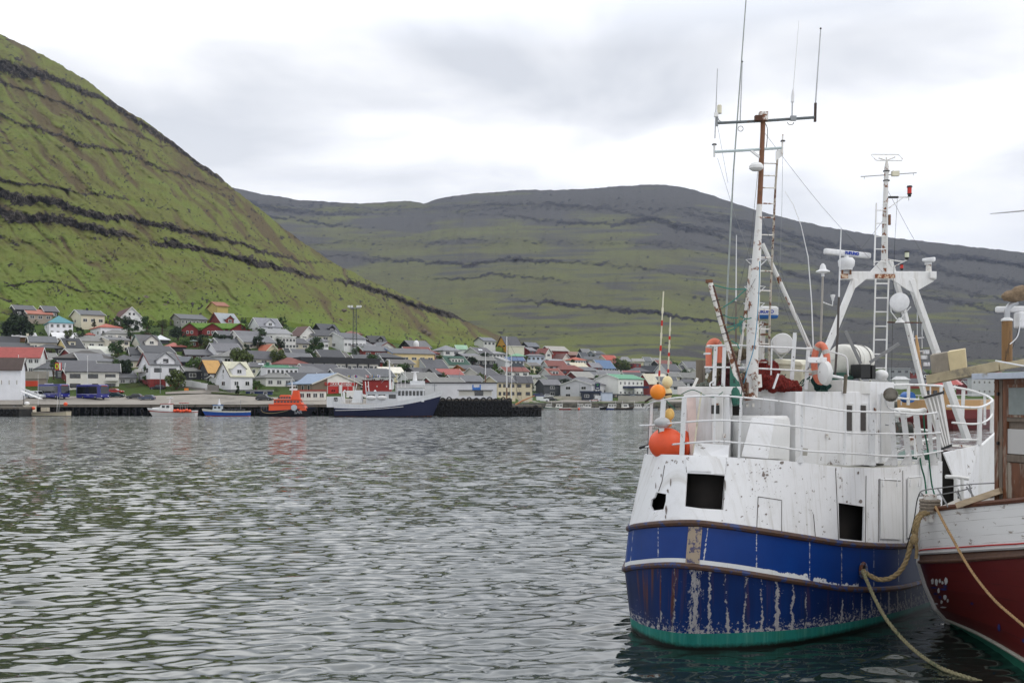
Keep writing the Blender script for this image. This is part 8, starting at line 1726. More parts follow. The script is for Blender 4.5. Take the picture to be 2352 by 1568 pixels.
# ribbed panel leaning on the rail
M_rib=mk_white('ribbed_panel_white','#d9d6cf',.6,.35)
pq=[(2122,914,22.6),(2166,903,22.7),(2184,1020,22.9),(2160,1030,22.8)]
MB().prism([P(*p) for p in pq],(.02,.05,0)).build('ribbed_panel',M_rib,BOAT)
for k in(.2,.4,.6,.8):
    a=P(*pq[0]).lerp(P(*pq[1]),k); b=P(*pq[3]).lerp(P(*pq[2]),k); MB().bar(a+Vector((0,-.03,0)),b+Vector((0,-.03,0)),.035,.04).build('panel_rib',M_rib,BOAT)
MB().bar(P(2122,913,22.55),P(2166,901,22.6),.03,.05).build('panel_edge',M_blk,BOAT); MB().bar(P(2160,1032,22.75),P(2186,1022,22.8),.03,.05).build('panel_edge',M_blk,BOAT)
T=MB().tube(cat_rom([P(2046,945,22),P(2070,942,22.3),P(2100,945,22.6),P(2124,942,22.8)],5),.06,8).build('white_pipe',M_wp2,BOAT,smooth=True)
MB().hexa([P(2050,958,23.5),P(2088,960,23.5),P(2100,955,24.6),P(2060,952,24.6),P(2050,940,23.5),P(2088,940,23.5),P(2100,940,24.6),P(2060,940,24.6)]).build('winch',M_wp2,BOAT,bevel=.05); MB().lathe(P(2058,985,23.6),(1,.2,0),[(.0,0),(.16,0),(.16,.35),(0,.35)],16).build('winch_drum',mk_rusty('drum_dark','#3c403b',.45),BOAT)
MB().bar(P(2100,970,22),P(2110,1052,21.9),.03).build('loose_bar',M_wrust,BOAT)
# ---- buoys, floats and markers at the port side
def pole_marker(x0,y0,x1,y1,d,label,fl):
    T=thing('marker_pole',P(x0,y0,d),label,'marker pole'); a,b=P(x0,y0,d),P(x1,y1,d); MB().tube([a,b],.014,6).build('pole',M_cream,T)
    n=fl
    for k in range(n):
        s0=.10+.8*k/n; MB().tube([a.lerp(b,s0),a.lerp(b,s0+.35/n)],.021,6).build('red_band',M_red if k%2==0 else M_cream,T)
    return T
pole_marker(1513,885,1524,669,19.6,'taller red and cream banded marker pole above the orange buoy',6); pole_marker(1534,870,1540,728,19.6,'shorter red and cream banded marker pole by the cream floats',6)
M_bo=mat('buoy_orange','#e8861f',.5,var=.1,scale=3,dirt='#b98a4a',dirt_amt=.36,dirt_scale=5); M_bo2=mat('buoy_red_orange','#dc5228',.55,var=.1,scale=3,dirt='#b8694a',dirt_amt=.38,dirt_scale=4); M_fl=mat('float_cream','#ddcf9f',.5,dirt='#a8946a',dirt_amt=.35,dirt_scale=4)
def floatb(x,y,rx,ry,d,m,label,nm='buoy'):
    s_=d/F; T=MB().ball(P(x,y,d),1,22,16,sq=(rx*s_,rx*s_,ry*s_)).build(nm,m,smooth=True,origin=P(x,y+ry,d)); tag(T,label,nm); MB().tube([P(x,y-ry+1,d),P(x,y-ry-5,d)],.02,6).build('eyelet',M_blk if 'orange' in label else M_fl,T); return T
floatb(1511,900,18,18,19.0,M_bo,'round bright orange buoy on the rail at the port corner')
floatb(1533,877,12,14,19.3,M_fl,'cream oblong float, upper one beside the round orange buoy','float'); floatb(1532,903,12,15,19.35,M_fl,'cream oblong float, lower one half behind the round orange buoy','float')
floatb(1538,951,11,14,18.9,mat('float_yellow','#dfb566',.5),'pale orange float hanging inside the port railing','float'); floatb(1534,972,10,9,18.95,mat('float_tan','#cf9a4e',.5),'small tan float under the pale orange one','float')
T=MB().ball(P(1531,1019,18.95),1,24,18,sq=(.33,.33,.30)).build('buoy',M_bo2,smooth=True,origin=P(1531,1050,18.95)); tag(T,'big red-orange buoy standing behind the port corner railing','buoy')
T=MB().ball(P(1573,1020,19.2),1,20,14,sq=(.12,.25,.26)).build('buoy',M_bo2,smooth=True,origin=P(1573,1050,19.2)); tag(T,'second red-orange buoy, mostly hidden behind the corner post','buoy')
o=MB().ball(P(1521,970,18.8),1,16,12,sq=(.15,.12,.10)).build('float',mat('grey_sack','#b3b4b5',.7,var=.2,scale=6),smooth=True,origin=P(1521,985,18.8)); tag(o,'grey-white bundle tied to the port railing','bundle')
MB().tube([P(1470,1028,19.7),P(1490,1022,19.5),P(1496,1010,19.4)],.03,8).build('cleat_bar',M_blk,BOAT); MB().bar(P(1489,1050,19.6),P(1496,935,19.8),.03,.12).build('corner_post',mat('corner_grey','#6d6f72',.7),BOAT)
mb=MB(); mb.tube(cat_rom([P(1482,922,19.4),P(1500,912,19.2),P(1530,906,19.0),P(1543,905,19.0)],5),[.02]*16,6); mb.build('wooden_bar',mat('dark_wood','#3b2e27',.8),BOAT)
for a_ in(((1565,905,18.9),(1590,895,18.85),(1612,903,18.8)),((1612,905,18.8),(1640,912,18.7),(1660,900,18.8)),((1525,912,18.9),(1540,930,18.85),(1552,940,18.8)),((1512,985,18.8),(1517,1003,18.75),(1535,995,18.75))): MB().tube(cat_rom([P(*p) for p in a_],6),.008,5).build('loose_line',M_grope,BOAT)
# ---------------------------------------------------------------- red and white wooden boat
RB_=thing('wooden_boat',Vector((9.5,17.5,0)),'old wooden boat with white upper planks and dark red hull at the right edge','boat')
def rv(vis,hid): return cat_rom([P(*q) for q in vis],6)+[Vector(q) for q in hid]
def close(vis,z,k=6):
    c=cat_rom([P(*q) for q in vis],k); e=c[0]
    far=[(9.0,20.6),(11.0,20.4),(12.8,18.8),(13.6,16),(13.8,12.5)]
    return [Vector((a*1.0,b,z)) for a,b in far[::-1]]+c
TOPv=[(2113,1183,19.7),(2125,1173,19.2),(2200,1162,18.2),(2280,1154,17.3),(2352,1147,16.5),(2450,1133,15.5),(2620,1110,14.2)]
W2=[(2112,1275,19.7),(2125,1273,19.15),(2200,1269,18.15),(2280,1264,17.2),(2352,1260,16.4),(2450,1248,15.4),(2620,1230,14.1)]
W3=[(2111,1290,19.65),(2124,1290,19.05),(2200,1287,18.05),(2280,1281,17.1),(2352,1276,16.3),(2450,1265,15.3),(2620,1250,14.0)]
W4=[(2127,1345,19.7),(2150,1352,19.15),(2212,1360,18.2),(2280,1370,17.2),(2352,1385,16.4),(2450,1410,15.3),(2600,1450,14.0)]
W5=[(2149,1395,19.8),(2175,1403,19.3),(2225,1418,18.4),(2285,1440,17.4),(2352,1470,16.45),(2450,1515,15.2),(2600,1580,13.8)]
W6=[(2176,1425,20.0),(2205,1437,19.4),(2250,1458,18.5),(2300,1487,17.5),(2352,1520,16.5),(2440,1575,15.1),(2580,1660,13.6)]
W7=[(2190,1448,20.1),(2215,1458,19.5),(2255,1480,18.6),(2304,1512,17.55),(2352,1550,16.5),(2440,1605,15.1),(2580,1700,13.6)]
W8=[(2200,1475,20.1),(2222,1485,19.5),(2260,1510,18.6),(2308,1540,17.55),(2356,1580,16.5),(2440,1640,15.1),(2580,1740,13.6)]
lvls=[close(W8,-.3),close(W7,.0),close(W6,.25),close(W5,.6),close(W4,.95),close(W3,1.45),close(W2,1.55),close(TOPv,2.4)]
def mk_plank(name,base,var,chip,sc=6,line='#2c1512',amt=.3,boot=False):
    m,g,b=newmat(name,.45); v=g.attr('tt'); u=g.attr('uu'); p=g.vec(u,g.attr('vv')); col=g.mix(g.noise(g.vec(u,g.m('MULTIPLY',g.attr('vv'),6.0)),1.2,4),base,var)
    pl=g.m('FRACT',g.m('MULTIPLY',v,float(sc))); ln=g.m('LESS_THAN',pl,.045); ln=g.m('MULTIPLY',ln,g.step(g.noise(g.vec(g.m('MULTIPLY',u,1.0),g.m('FLOOR',g.m('MULTIPLY',v,float(sc)))),1.5,2),.4,.6)); col=g.mix(g.m('MULTIPLY',ln,.8),col,line)
    w=g.noise(g.vec(u,g.m('MULTIPLY',g.attr('vv'),2.2)),3.2,8,.72); col=g.mix(g.step(w,1-amt,1-amt+.02),col,chip)
    g.L(col,b.inputs['Base Color']); return m
M_pw=mk_plank('white_planks','#cfcfcd','#dcdcdb','#8d847b',6,'#5f564c',.40); M_pr=mk_plank('red_planks','#4c1210','#5f1b16','#32100f',3,'#1d0807',.32)
names=[('bottom',M_green),('green_boot_top',mat('boot_green','#1f5f4c',.5,var=.3,scale=3)),('lower_hull',M_pr),('hull_side',M_pr),('upper_red_strake',M_pr),('rust_strake',mk_rusty('rust_strake','#4a3226',.5,'#6b4a34','#2a1c16',5)),('white_planking',M_pw)]
o_=[]
for k,(nm,m_) in enumerate(names):
    ob=strip(lvls[k],lvls[k+1],4 if k else 1,nm,m_,RB_,open_=True); o_.append(ob)
n6=len(lvls[2]); vis0=5
MB().tube([p+Vector((-.02,-.02,0)) for p in [lvls[2][i].lerp(lvls[3][i],.12) for i in range(vis0,n6)]],.035,6).build('pale_boot_stripe',mat('pale_stripe','#9d9c90',.6,dirt='#7a5a3c',dirt_amt=.4,dirt_scale=3),RB_)
MB().tube([p+Vector((-.02,-.02,0)) for p in [lvls[6][i].lerp(lvls[7][i],.04) for i in range(vis0,n6)]],.03,6).build('white_moulding',M_pw,RB_); MB().tube([p+Vector((-.015,-.02,0)) for p in [lvls[6][i].lerp(lvls[7][i],.12) for i in range(vis0,n6)]],.013,6).build('red_line',M_red,RB_)
for kk,mt_,rr_,nm in((7,mk_rusty('cap_rail_rust','#5c3624',.5,'#7a4a30','#2c1d18',5),.05,'cap_rail'),(5,bpy.data.materials['rust_strake'],.035,'rubbing_strake')): MB().tube([p for p in lvls[kk][vis0:]],rr_,7).build(nm,mt_,RB_)
MB().tube([lvls[k][vis0] for k in range(0,8)],.06,8).build('stem_post',M_pw,RB_)
k_=len(lvls[7]); MB().add([p-Z*.12 for p in lvls[7]],[tuple(range(k_))]).build('deck',mat('wood_deck','#8a7c66',.9,var=.2,scale=5,dirt='#5b4a38',dirt_amt=.45,dirt_scale=3),RB_)
hbr=BVHTree.FromPolygons([v.co+loc(RB_) for o in o_ for v in o.data.vertices],sum([[tuple(i+sum(len(q.data.vertices) for q in o_[:k]) for i in p.vertices) for p in o.data.polygons] for k,o in enumerate(o_)],[]))
mc=MB(); rc=random.Random(3)
def chip(x,y,w_,h_,n=7):
    pts=[hit(x+math.cos(a)*w_*rc.uniform(.45,1.1)/2,y+math.sin(a)*h_*rc.uniform(.45,1.1)/2,.008) for a in np.linspace(0,6.283,n+1)[:-1]]
    if all(pts): mc.prism(pts,(0,.004,0))
A1=lambda x,y:(1411.3+x*.2512,853.3+y*.2512); A2=lambda x,y:(1838+x*.2512,853+y*.2512)
for f_,x,y,w_,h_ in [(A1,745,725,10,9),(A1,748,745,6,6),(A1,1010,745,17,6),(A1,985,748,6,5),(A1,1360,940,8,16),(A1,1395,945,9,6),(A1,1375,975,7,6),(A1,1530,830,11,9),(A1,1515,880,6,5),(A1,660,880,4,10),(A1,1036,850,4,8),(A1,515,1010,3,24),(A1,490,1090,6,12),(A1,475,1260,5,22),(A1,470,1330,3,12),(A1,430,950,3,10),(A1,380,1040,2,16),(A1,1260,1075,5,7),(A1,1160,1140,6,5),(A1,1185,820,4,3),(A1,1130,845,5,3),(A1,1350,885,5,5),(A1,1395,910,4,4),(A1,990,1385,7,5),(A1,985,1360,4,3),(A1,1315,1225,5,9),(A1,1385,1300,7,6),(A1,1340,800,3,3),(A1,1290,850,3,3),(A1,1250,920,3,3),(A1,1230,990,3,3),(A1,1300,1000,3,3),(A1,1475,1005,9,3),(A1,1650,1110,3,4),(A1,1700,1290,4,3),(A1,530,810,6,5),(A1,1020,1265,5,4),(A1,1015,1040,2,26),(A1,1000,1150,5,16),(A2,425,815,12,6),(A2,345,860,9,8),(A2,365,850,4,6),(A2,550,1185,11,16),(A2,425,1190,6,8),(A2,385,1140,5,4),(A2,455,1200,4,3),(A2,530,925,5,9),(A2,215,960,3,3),(A2,55,1110,3,3),(A2,20,980,3,3),(A2,110,1290,6,2),(A2,200,1525,6,5),(A2,765,1420,4,9),(A2,850,1420,1.5,18),(A2,885,1410,1.5,10)]:
    chip(*f_(x,y),w_,h_)
for k in range(70):
    x=rc.gauss(1745,26); y=rc.gauss(1105,32); chip(x,y,rc.uniform(1,2.6),rc.uniform(1,2.6),5)
o=mc.build('paint_chips',mat('bare_metal_chip','#7d746f',.8,var=.2,scale=20),BOAT); o['kind']='stuff'
# worn registration marks: white and blue paint flecks
rq=random.Random(9); mw=MB(); mbl=MB()
def fleck(mb_,x,y,w_,h_):
    a=[hit(x+math.cos(t)*w_*rq.uniform(.38,.62),y+math.sin(t)*h_*rq.uniform(.38,.62),.012,hbr) for t in np.linspace(0,6.283,12)[:-1]]
    if all(a): mb_.prism(a,(0,.008,0))
for x,y,w_,h_ in((2143,1334,6,14),(2152,1336,7,17),(2160,1333,5,10),(2174,1333,8,15),(2166,1337,5,8),(2157,1355,5,12),(2172,1370,7,13),(2164,1381,5,9),(2178,1378,4,9),(2152,1385,9,3),(2168,1393,16,3)): fleck(mw,x,y,w_,h_)
for x,y,w_,h_ in((2147,1348,14,4),(2168,1352,16,6),(2150,1362,9,5),(2172,1345,8,5),(2160,1370,6,8),(2234,1385,6,5),(2296,1440,5,18),(2352,1470,5,8)): fleck(mbl,x,y,w_,h_)
if mw.v: ow=mw.build('worn_marks',mat('mark_white','#c9c9c9',.6),RB_); ow['kind']='stuff'
if mbl.v: ow=mbl.build('worn_marks_blue',mat('mark_blue','#27306a',.6),RB_); ow['kind']='stuff'
# bow gear: rope coil on post
M_coil=mat('coil_rope','#8a8073',.95,var=.3,scale=30,bump=.6,bscale=60)
cc=P(2136,1160,19.0); MB().tube([cc-Z*.3,cc+Z*.2],.12,12).build('samson_post',M_wrust,RB_)
mb=MB()
for k in range(4): mb.tube([cc+Vector((math.cos(t)*.16,math.sin(t)*.16,-.10+k*.062)) for t in np.linspace(0,6.283,21)[:-1]],.032,7,closed=True)
o=mb.build('rope_coil',M_coil,smooth=True); tag(o,'thick grey mooring rope wound round the post at the wooden boat bow','rope')
# bow railing of thin rods
for pts in([(2110,1136,19.4),(2120,1126,19.3),(2160,1120,18.9),(2225,1112,18.2),(2300,1108,17.5),(2400,1102,16.6)],[(2112,1138,19.4),(2150,1136,19.0),(2190,1130,18.6),(2232,1120,18.1)]): MB().tube(cat_rom([P(*p) for p in pts],5),.012,6).build('guard_wire',M_greyst,RB_)
for a_,b_ in(((2178,1164,18.4),(2154,1122,18.9)),((2150,1168,18.9),(2116,1132,19.3)),((2215,1160,18.0),(2196,1128,18.4)),((2238,1158,17.8),(2226,1112,18.1)),((2248,1156,17.7),(2220,1118,18.2))): MB().tube([P(*a_),P(*b_)],.016,6).build('stanchion',M_greyst,RB_)
MB().bar(P(2200,1160,18.0),P(2300,1126,17.4),.14,.10).build('plank',mat('bleached_plank','#b9a68c',.9,var=.2,scale=4,stretch=(1,1,4)),RB_)
o=MB().tube(cat_rom([P(2112,1134,19.3),P(2106,1150,19.2),P(2100,1190,19.1),P(2090,1230,19.3),P(2082,1256,19.5)],5),.011,5).build('cable',M_blk); tag(o,'thin black cable hanging from the bow of the wooden boat','cable')
# ropes
M_hr=mat('hawser','#8d7a58',.95,var=.35,scale=22,bump=.8,bscale=50,dirt='#5d6b43',dirt_amt=.42,dirt_scale=3); M_hr2=mat('hawser_green','#857f62',.95,var=.4,scale=25,bump=.8,bscale=50,dirt='#4c5a41',dirt_amt=.42,dirt_scale=4)
def rope(pts,r,label,m=M_hr,twist=True,name='mooring_rope'):
    c=cat_rom([P(*p) for p in pts],10); mb=MB()
    if twist:
        L_=[0]
        for a,b in zip(c[:-1],c[1:]): L_.append(L_[-1]+(b-a).length)
        nn=int(L_[-1]/.02); import bisect
        fine=[]
        for i in range(nn+1):
            s=L_[-1]*i/nn; j=min(max(bisect.bisect_left(L_,s),1),len(c)-1); t=(s-L_[j-1])/max(1e-6,L_[j]-L_[j-1]); fine.append(c[j-1].lerp(c[j],t))
        for st in range(3):
            pp=[]
            for i,p in enumerate(fine):
                tg=(fine[min(i+1,nn)]-fine[max(i-1,0)]).normalized(); u=tg.cross(Vector((0,1,0))).normalized(); w_=tg.cross(u); a=i*.02/(r*7)*6.283+st*2.094
                pp.append(p+(u*math.cos(a)+w_*math.sin(a))*r*.5)
            mb.tube(pp,r*.58,6)
    else: mb.tube(c,r,8)
    o=mb.build(name,m,smooth=True,angle=80); return tag(o,label,'rope')
rope([(2132,1176,18.9),(2112,1182,18.8),(2102,1206,18.7),(2098,1232,18.7),(2092,1250,18.7),(2082,1285,18.7),(2066,1312,18.7),(2045,1327,18.75),(2020,1330,18.85),(1998,1321,19.0),(1981,1309,19.2)],.045,'thick brown mooring rope sagging from the wooden boat bow to the trawler hawse hole')
rope([(2134,1178,18.85),(2116,1186,18.75),(2107,1208,18.65),(2103,1234,18.65)],.035,'short second strand of brown rope by the wooden boat bow')
mb=MB(); mb.ball(P(2100,1238,18.6),.085,12,9,sq=(.9,.8,1.2)); mb.tube([P(2103,1240,18.55),P(2106,1262,18.6),P(2104,1282,18.6)],.03,6); o=mb.build('rope_knot',M_hr,smooth=True); tag(o,'knot with frayed tail halfway up the thick brown rope','knot')
rope([(1981,1310,19.15),(1992,1335,18.9),(2010,1375,18.6),(2035,1420,18.2),(2070,1463,17.9),(2110,1500,17.35),(2150,1527,16.75),(2180,1541,16.45),(2225,1556,16.1),(2262,1568,16.0)],.034,'green-stained rope hanging from the trawler hawse hole down into the water',M_hr2)
rope([(2149,1163,18.75),(2168,1200,18.0),(2190,1240,17.6),(2215,1285,17.2),(2245,1330,16.8),(2285,1378,16.3),(2330,1418,15.8),(2400,1475,15.2),(2520,1560,14.2)],.024,'tan rope running down across the red hull to the right edge',mat('tan_rope','#a4865f',.95,var=.3,scale=25,bump=.7,bscale=60,dirt='#a0562c',dirt_amt=.35,dirt_scale=3))
# timber wheelhouse
M_tw=mat('varnished_wood','#633b22',.55,var=.4,scale=3,stretch=(3,3,.5),dirt='#8f8578',dirt_amt=.48,dirt_scale=2.2); M_tw2=mat('grey_worn_wood','#6a5f54',.8,var=.25,scale=4,stretch=(3,3,.5),dirt='#7a4a2a',dirt_amt=.4)
A=P(2290,1150,17.6); B=P(2420,1150,16.4); ud=(Vector((B.x,B.y,0))-Vector((A.x,A.y,0))).normalized(); nd=Vector((-ud.y,ud.x,0)); nd=nd if nd.y>0 else -nd; zb=A.z-.1; zt=P(2290,868,17.6).z
A0=Vector((A.x,A.y,0))
def wpan(s0,s1,z0,z1,t0,t1,name,m,par=RB_): 
    a=A0+ud*s0; b=A0+ud*s1; return MB().hexa([a-nd*t1+Z*z0,b-nd*t1+Z*z0,b-nd*t0+Z*z0,a-nd*t0+Z*z0,a-nd*t1+Z*z1,b-nd*t1+Z*z1,b-nd*t0+Z*z1,a-nd*t0+Z*z1]).build(name,m,par,bevel=.006)
px=lambda x:(x-2290)/130*(B-A).length*.97
yz=lambda y:P(2330,y,17.2).z
cab=wpan(0,px(2440),zb,zt,-2.2,0,'cabin',M_tw2)
for x0,x1,m_ in((2289,2299,M_tw),(2301,2309,M_tw2),(2310,2320,M_tw)): wpan(px(x0),px(x1),zb,zt,0,.05,'corner_post',m_,cab)
wpan(px(2320),px(2440),yz(968),yz(950),0,.05,'rail_board',M_tw2,cab); wpan(px(2320),px(2440),yz(885),yz(868),0,.05,'rail_board',M_tw,cab)
w_=wpan(px(2322),px(2400),yz(958),yz(882),.03,.07,'window_frame',M_tw,cab); wpan(px(2328),px(2394),yz(952),yz(890),.06,.08,'pane',mat('old_window','#7f8785',.2,dirt='#5f6664',dirt_amt=.4),w_)
wpan(px(2312),px(2440),yz(1042),yz(985),.0,.03,'white_panel',M_pw,cab); wpan(px(2312),px(2440),yz(1145),yz(1062),.0,.03,'lower_panel',M_tw,cab); wpan(px(2320),px(2440),yz(1060),yz(1044),0,.05,'rail_board',M_tw2,cab)
for y in(900,1015): wpan(px(2299),px(2303),yz(y+8),yz(y),.05,.09,'hinge',M_blk,cab)
rf=wpan(px(2268),px(2460),yz(870),yz(856),-2.5,.35,'cabin_roof',mat('roof_pale_blue','#aeb6c2',.6,dirt='#8a8578',dirt_amt=.4),cab)
# exhaust, sacking, radar, boom and boxes on the wooden boat
ex=MB().tube([P(2313,838,17.9),P(2313,735,17.9)],.088,14).build('exhaust_pipe',mat('exhaust_brown','#7a5a33',.6,var=.35,scale=2,stretch=(4,4,.5),dirt='#3b2e1f',dirt_amt=.45,dirt_scale=4),RB_,smooth=True); MB().lathe(P(2313,737,17.9),(0,0,1),[(.0,0),(.10,0),(.10,.03),(.03,.07),(0,.07)],14).build('exhaust_cap',M_wp2,ex)
MB().tube(cat_rom([P(2313,733,17.9),P(2314,712,17.9),P(2322,700,17.9),P(2336,694,17.9)],5),.05,10).build('exhaust_elbow',M_alu,ex,smooth=True)
o=MB(); o.ball(P(2330,680,17.85),1,16,10,sq=(.22,.14,.10)); o.ball(P(2348,672,17.8),1,16,10,sq=(.2,.14,.12)); o.v=[(a+random.gauss(0,.008),b,c+random.gauss(0,.008)) for a,b,c in o.v]; o=o.build('sacking',mat('burlap','#7c6a55',.95,var=.3,scale=20,bump=.5),smooth=True); tag(o,'brown sacking tied over the exhaust elbow of the wooden boat','sack')
rd=MB().bar(P(2286,711,18.3),P(2430,709,18.0),.1,.11).build('radar_scanner',M_whip,RB_,bevel=.03); MB().box(P(2350,735,18.1),(.25,.22,.28)).build('radar_pedestal',M_whip,RB_,bevel=.03)
MB().tube(cat_rom([P(2274,491,17),P(2310,488,17),P(2352,484,17),P(2420,478,17)],3),[.006,.008,.01,.011,.012,.013,.013,.013,.013,.013],5).build('aerial_rod',M_alu,RB_)
MB().tube([P(2326,800,17.6),P(2345,735,17.6)],.005,4).build('stay_wire',M_blk,RB_); MB().tube(cat_rom([P(2320,790,17.5),P(2338,770,17.5),P(2344,730,17.5)],5),.009,5).build('hose',M_whip,RB_)
M_cw=mat('cream_worn_timber','#a89c80',.8,var=.2,scale=3,dirt='#7d7566',dirt_amt=.45,dirt_scale=2.5); M_cb=mat('cream_board','#cbbb94',.7,var=.08,dirt='#9a8a66',dirt_amt=.3)
MB().bar(P(2134,872,19.0),P(2300,840,17.7),.16,.17).build('boom',M_cw,RB_,bevel=.01); MB().bar(P(2300,842,17.65),P(2440,818,16.8),.10,.12).build('boom',M_cw,RB_,bevel=.01)
bx=MB().hexa([P(2140,858,18.9),P(2181,854,18.6),P(2186,850,19.0),P(2146,853,19.3),P(2136,816,18.9),P(2178,808,18.6),P(2183,806,19.0),P(2142,812,19.3)]).build('wooden_box',mat('grey_worn_box','#8f877a',.85,var=.2,scale=4,dirt='#5c564c',dirt_amt=.45,dirt_scale=3),bevel=.01); tag(bx,'weathered grey wooden box on the boom beside the cream box','box')
bx=MB().hexa([P(2182,852,18.5),P(2220,846,18.3),P(2222,842,18.7),P(2186,846,18.9),P(2176,808,18.5),P(2216,801,18.3),P(2218,799,18.7),P(2180,805,18.9)]).build('wooden_box',M_cb,bevel=.01); tag(bx,'cream painted wooden box on the boom of the wooden boat','box')
MB().tube([P(2286,828,17.4),P(2352,840,17.2)],.014,6).build('handrail',M_rail,RB_)
# ---------------------------------------------------------------- cream trawler behind, with call sign board
T=thing('trawler',P(2180,960,48),'cream and dark red trawler with blue net drum moored behind the white guard rail','boat')
cr=bm('#c39a68','#8f6a44'); D_=150; s_=D_/F
A=[P(2064,0,152),P(2110,0,149),P(2190,0,147),P(2250,0,149),P(2290,0,155),P(2290,0,160),P(2190,0,162),P(2064,0,158)]
def zy(y): return P(0,y,150).z
def rg(z,f=1.0):
    c=Vector((P(2175,0,154).x,154,0)); return [Vector((c.x+(p.x-c.x)*f,c.y+(p.y-c.y)*f,z)) for p in A]
for za,zb_,fa,fb,nm,m_ in((-.5,zy(960),.92,1,'lower_hull',bm('#5c1a18')),(zy(960),zy(940),1,1.02,'hull_side',bm('#6f1f1c')),(zy(940),zy(918),1.02,1.03,'bulwark',cr)):
    a=rg(za,fa); b=rg(zb_,fb); n=len(a); MB().add(a+b,[(i,(i+1)%n,n+(i+1)%n,n+i) for i in range(n)]).build(nm,m_,T)
r=rg(zy(925),1.0); MB().add(r,[tuple(range(len(r)))]).build('deck',M_deck,T)
cb_=MB().hexa([P(2124,925,150),P(2186,925,149),P(2190,925,156),P(2130,925,157),P(2124,886,150),P(2184,886,149),P(2188,886,156),P(2130,886,157)]).build('cabin',cr,T,bevel=.06)
for x in(2134,2148,2164,2178): MB().box(P(x,901,149.2),(.55,.2,.6)).build('window',M_glass,cb_)
MB().hexa([P(2124,884,149),P(2210,884,148),P(2214,882,156),P(2128,882,157),P(2134,872,150),P(2192,870,149),P(2196,870,156),P(2138,872,157)]).build('canopy',bm('#b05a55'),T,bevel=.1)
MB().lathe(P(2085,912,147.5),(.3,-1,0),[(.0,-.8),(.74,-.8),(.78,-.7),(.78,.7),(.74,.8),(0,.8)],20).build('net_drum',mat('drum_blue','#1b5aa3',.5),T,smooth=True)
for x in(2070,2110,2215): MB().tube([P(x,930,150),P(x,908,150)],.08,6).build('rail_post',M_rail,T)
MB().tube([P(2060,908,150),P(2262,906,149)],.07,6).build('rail',M_rail,T)
MB().tube([P(2116,890,152),P(2108,800,152),P(2104,770,152)],[.36,.26,.15],8).build('mast',cr,T)
for x,yt in((2107,690),(2118,745),(2098,760)): MB().tube([P(x,800,152),P(x,yt,152)],.06,5).build('antenna',M_whip,T)
mb=MB(); mb.tube([P(2090,778,152),P(2122,775,152)],.09,5); mb.tube([P(2094,808,152),P(2120,806,152)],.09,5); mb.build('crosstree',M_whip,T)
for x,y in((2127,808),(2122,820),(2128,836)): MB().box(P(x,y,151.5),(.8,.5,.55)).build('lamp',M_whip,T)
sb=MB().box(P(2137,864,30),(.36,.03,.18)).build('call_sign_board',M_blk,BOAT); MB().tube([P(2137,871,30.1),P(2137,925,30.1)],.02,6).build('board_post',M_whip,BOAT)
text_mesh('OXKX',.135,frame(P(2137,864,29.95),(1,0,0),Z),'call_sign_letters',M_white,sb,.004,.004)

MB().tube([P(2064,1000,24.5),P(2100,985,24.8),P(2130,988,25)],.03,7).build('loose_pipe',M_wp2,BOAT); MB().tube([P(2060,1038,24),P(2120,1012,24.6),P(2150,1006,25)],.03,7).build('loose_pipe',M_wp2,BOAT)
MB().tube([P(2102,945,23.5),P(2103,1050,23.3)],.035,8).build('deck_post',M_wp2,BOAT); MB().hexa([P(2060,1062,24.5),P(2150,1058,25.5),P(2160,1045,27),P(2070,1046,27),P(2060,1046,24.5),P(2150,1040,25.5),P(2160,1032,27),P(2070,1034,27)]).build('deck_hatch',M_green,BOAT)
MB().hexa([P(2082,1022,23.9),P(2118,1024,23.9),P(2122,1020,24.5),P(2086,1018,24.5),P(2084,1004,23.9),P(2112,1008,23.9),P(2118,1006,24.5),P(2090,1002,24.5)]).build('deck_box',M_wrust,BOAT)

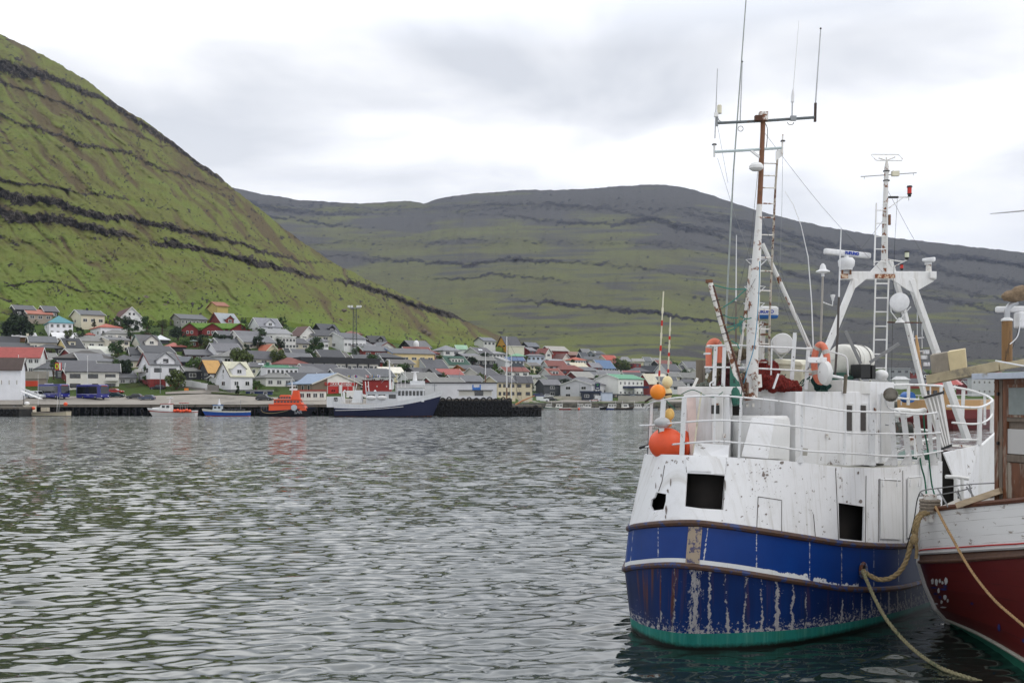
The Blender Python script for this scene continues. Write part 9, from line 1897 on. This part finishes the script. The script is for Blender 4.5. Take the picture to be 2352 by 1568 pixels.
# running rigging and cables between masts, rails and gantry
mr=mat('rigging_wire','#5b5d5f',.6)
for a_,b_,d1,d2,sag in(((1747,330),(1700,800),19.8,19.7,2),((1745,470),(1664,796),19.7,19.6,3),((1752,300),(2030,628),19.8,25,14),((1744,480),(1857,797),19.8,20.0,3),((1764,600),(1826,764),20,19.9,4),((2033,500),(1929,628),25,25,4),((2035,430),(2146,628),25,25,5),((1735,640),(1643,800),19.5,19.6,6),((1960,690),(1905,806),25,21,4),((2100,680),(2134,850),24.8,24,5)):
    m_=P((a_[0]+b_[0])/2,(a_[1]+b_[1])/2+sag,(d1+d2)/2); MB().tube(cat_rom([P(*a_,d1),m_,P(*b_,d2)],5),.0042,4).build('rigging_wire',mr,BOAT)
mb=MB(); rk=random.Random(12)
for k in range(16):
    x=rk.uniform(1650,1960); y=rk.uniform(862,888); d=rk.uniform(19.7,20.6); pts=[P(x,y,d)]
    for j in range(5): x+=rk.uniform(-14,16); y=min(892,max(845,y+rk.uniform(-12,12))); pts.append(P(x,y,d))
    mb.tube(cat_rom(pts,4),rk.choice([.008,.012,.016]),5)
o=mb.build('tangled_lines',mat('tangled_line','#3e5a52',.9,var=.5,scale=4),BOAT); o['kind']='stuff'
for x,y,d in((1648,930,18.85),(1664,1000,18.85),(1716,930,19.8),(1730,930,19.8),(1900,1000,19.9),(1870,960,19.8),(2010,940,20.6)): MB().box(P(x,y,d-.02),(.05,.03,.07)).build('clip',M_wrust,BOAT)
# ---------------------------------------------------------------- haze
def haze():
    mb=MB(); mb.box((500,2750,520-2),(9000,7600,1044)); 
    m=bpy.data.materials.new('haze_air'); m.use_nodes=True; t=m.node_tree; t.nodes.clear()
    o=N(t,'ShaderNodeOutputMaterial'); v=N(t,'ShaderNodeVolumePrincipled'); v.inputs['Color'].default_value=(.66,.76,.97,1); v.inputs['Density'].default_value=.00006; v.inputs['Anisotropy'].default_value=.2
    t.links.new(v.outputs[0],o.inputs['Volume'])
    ob=mb.build('haze',m); ob['kind']='stuff'; ob['label']='thin blue air haze over the fjord'; ob['category']='haze'
haze()
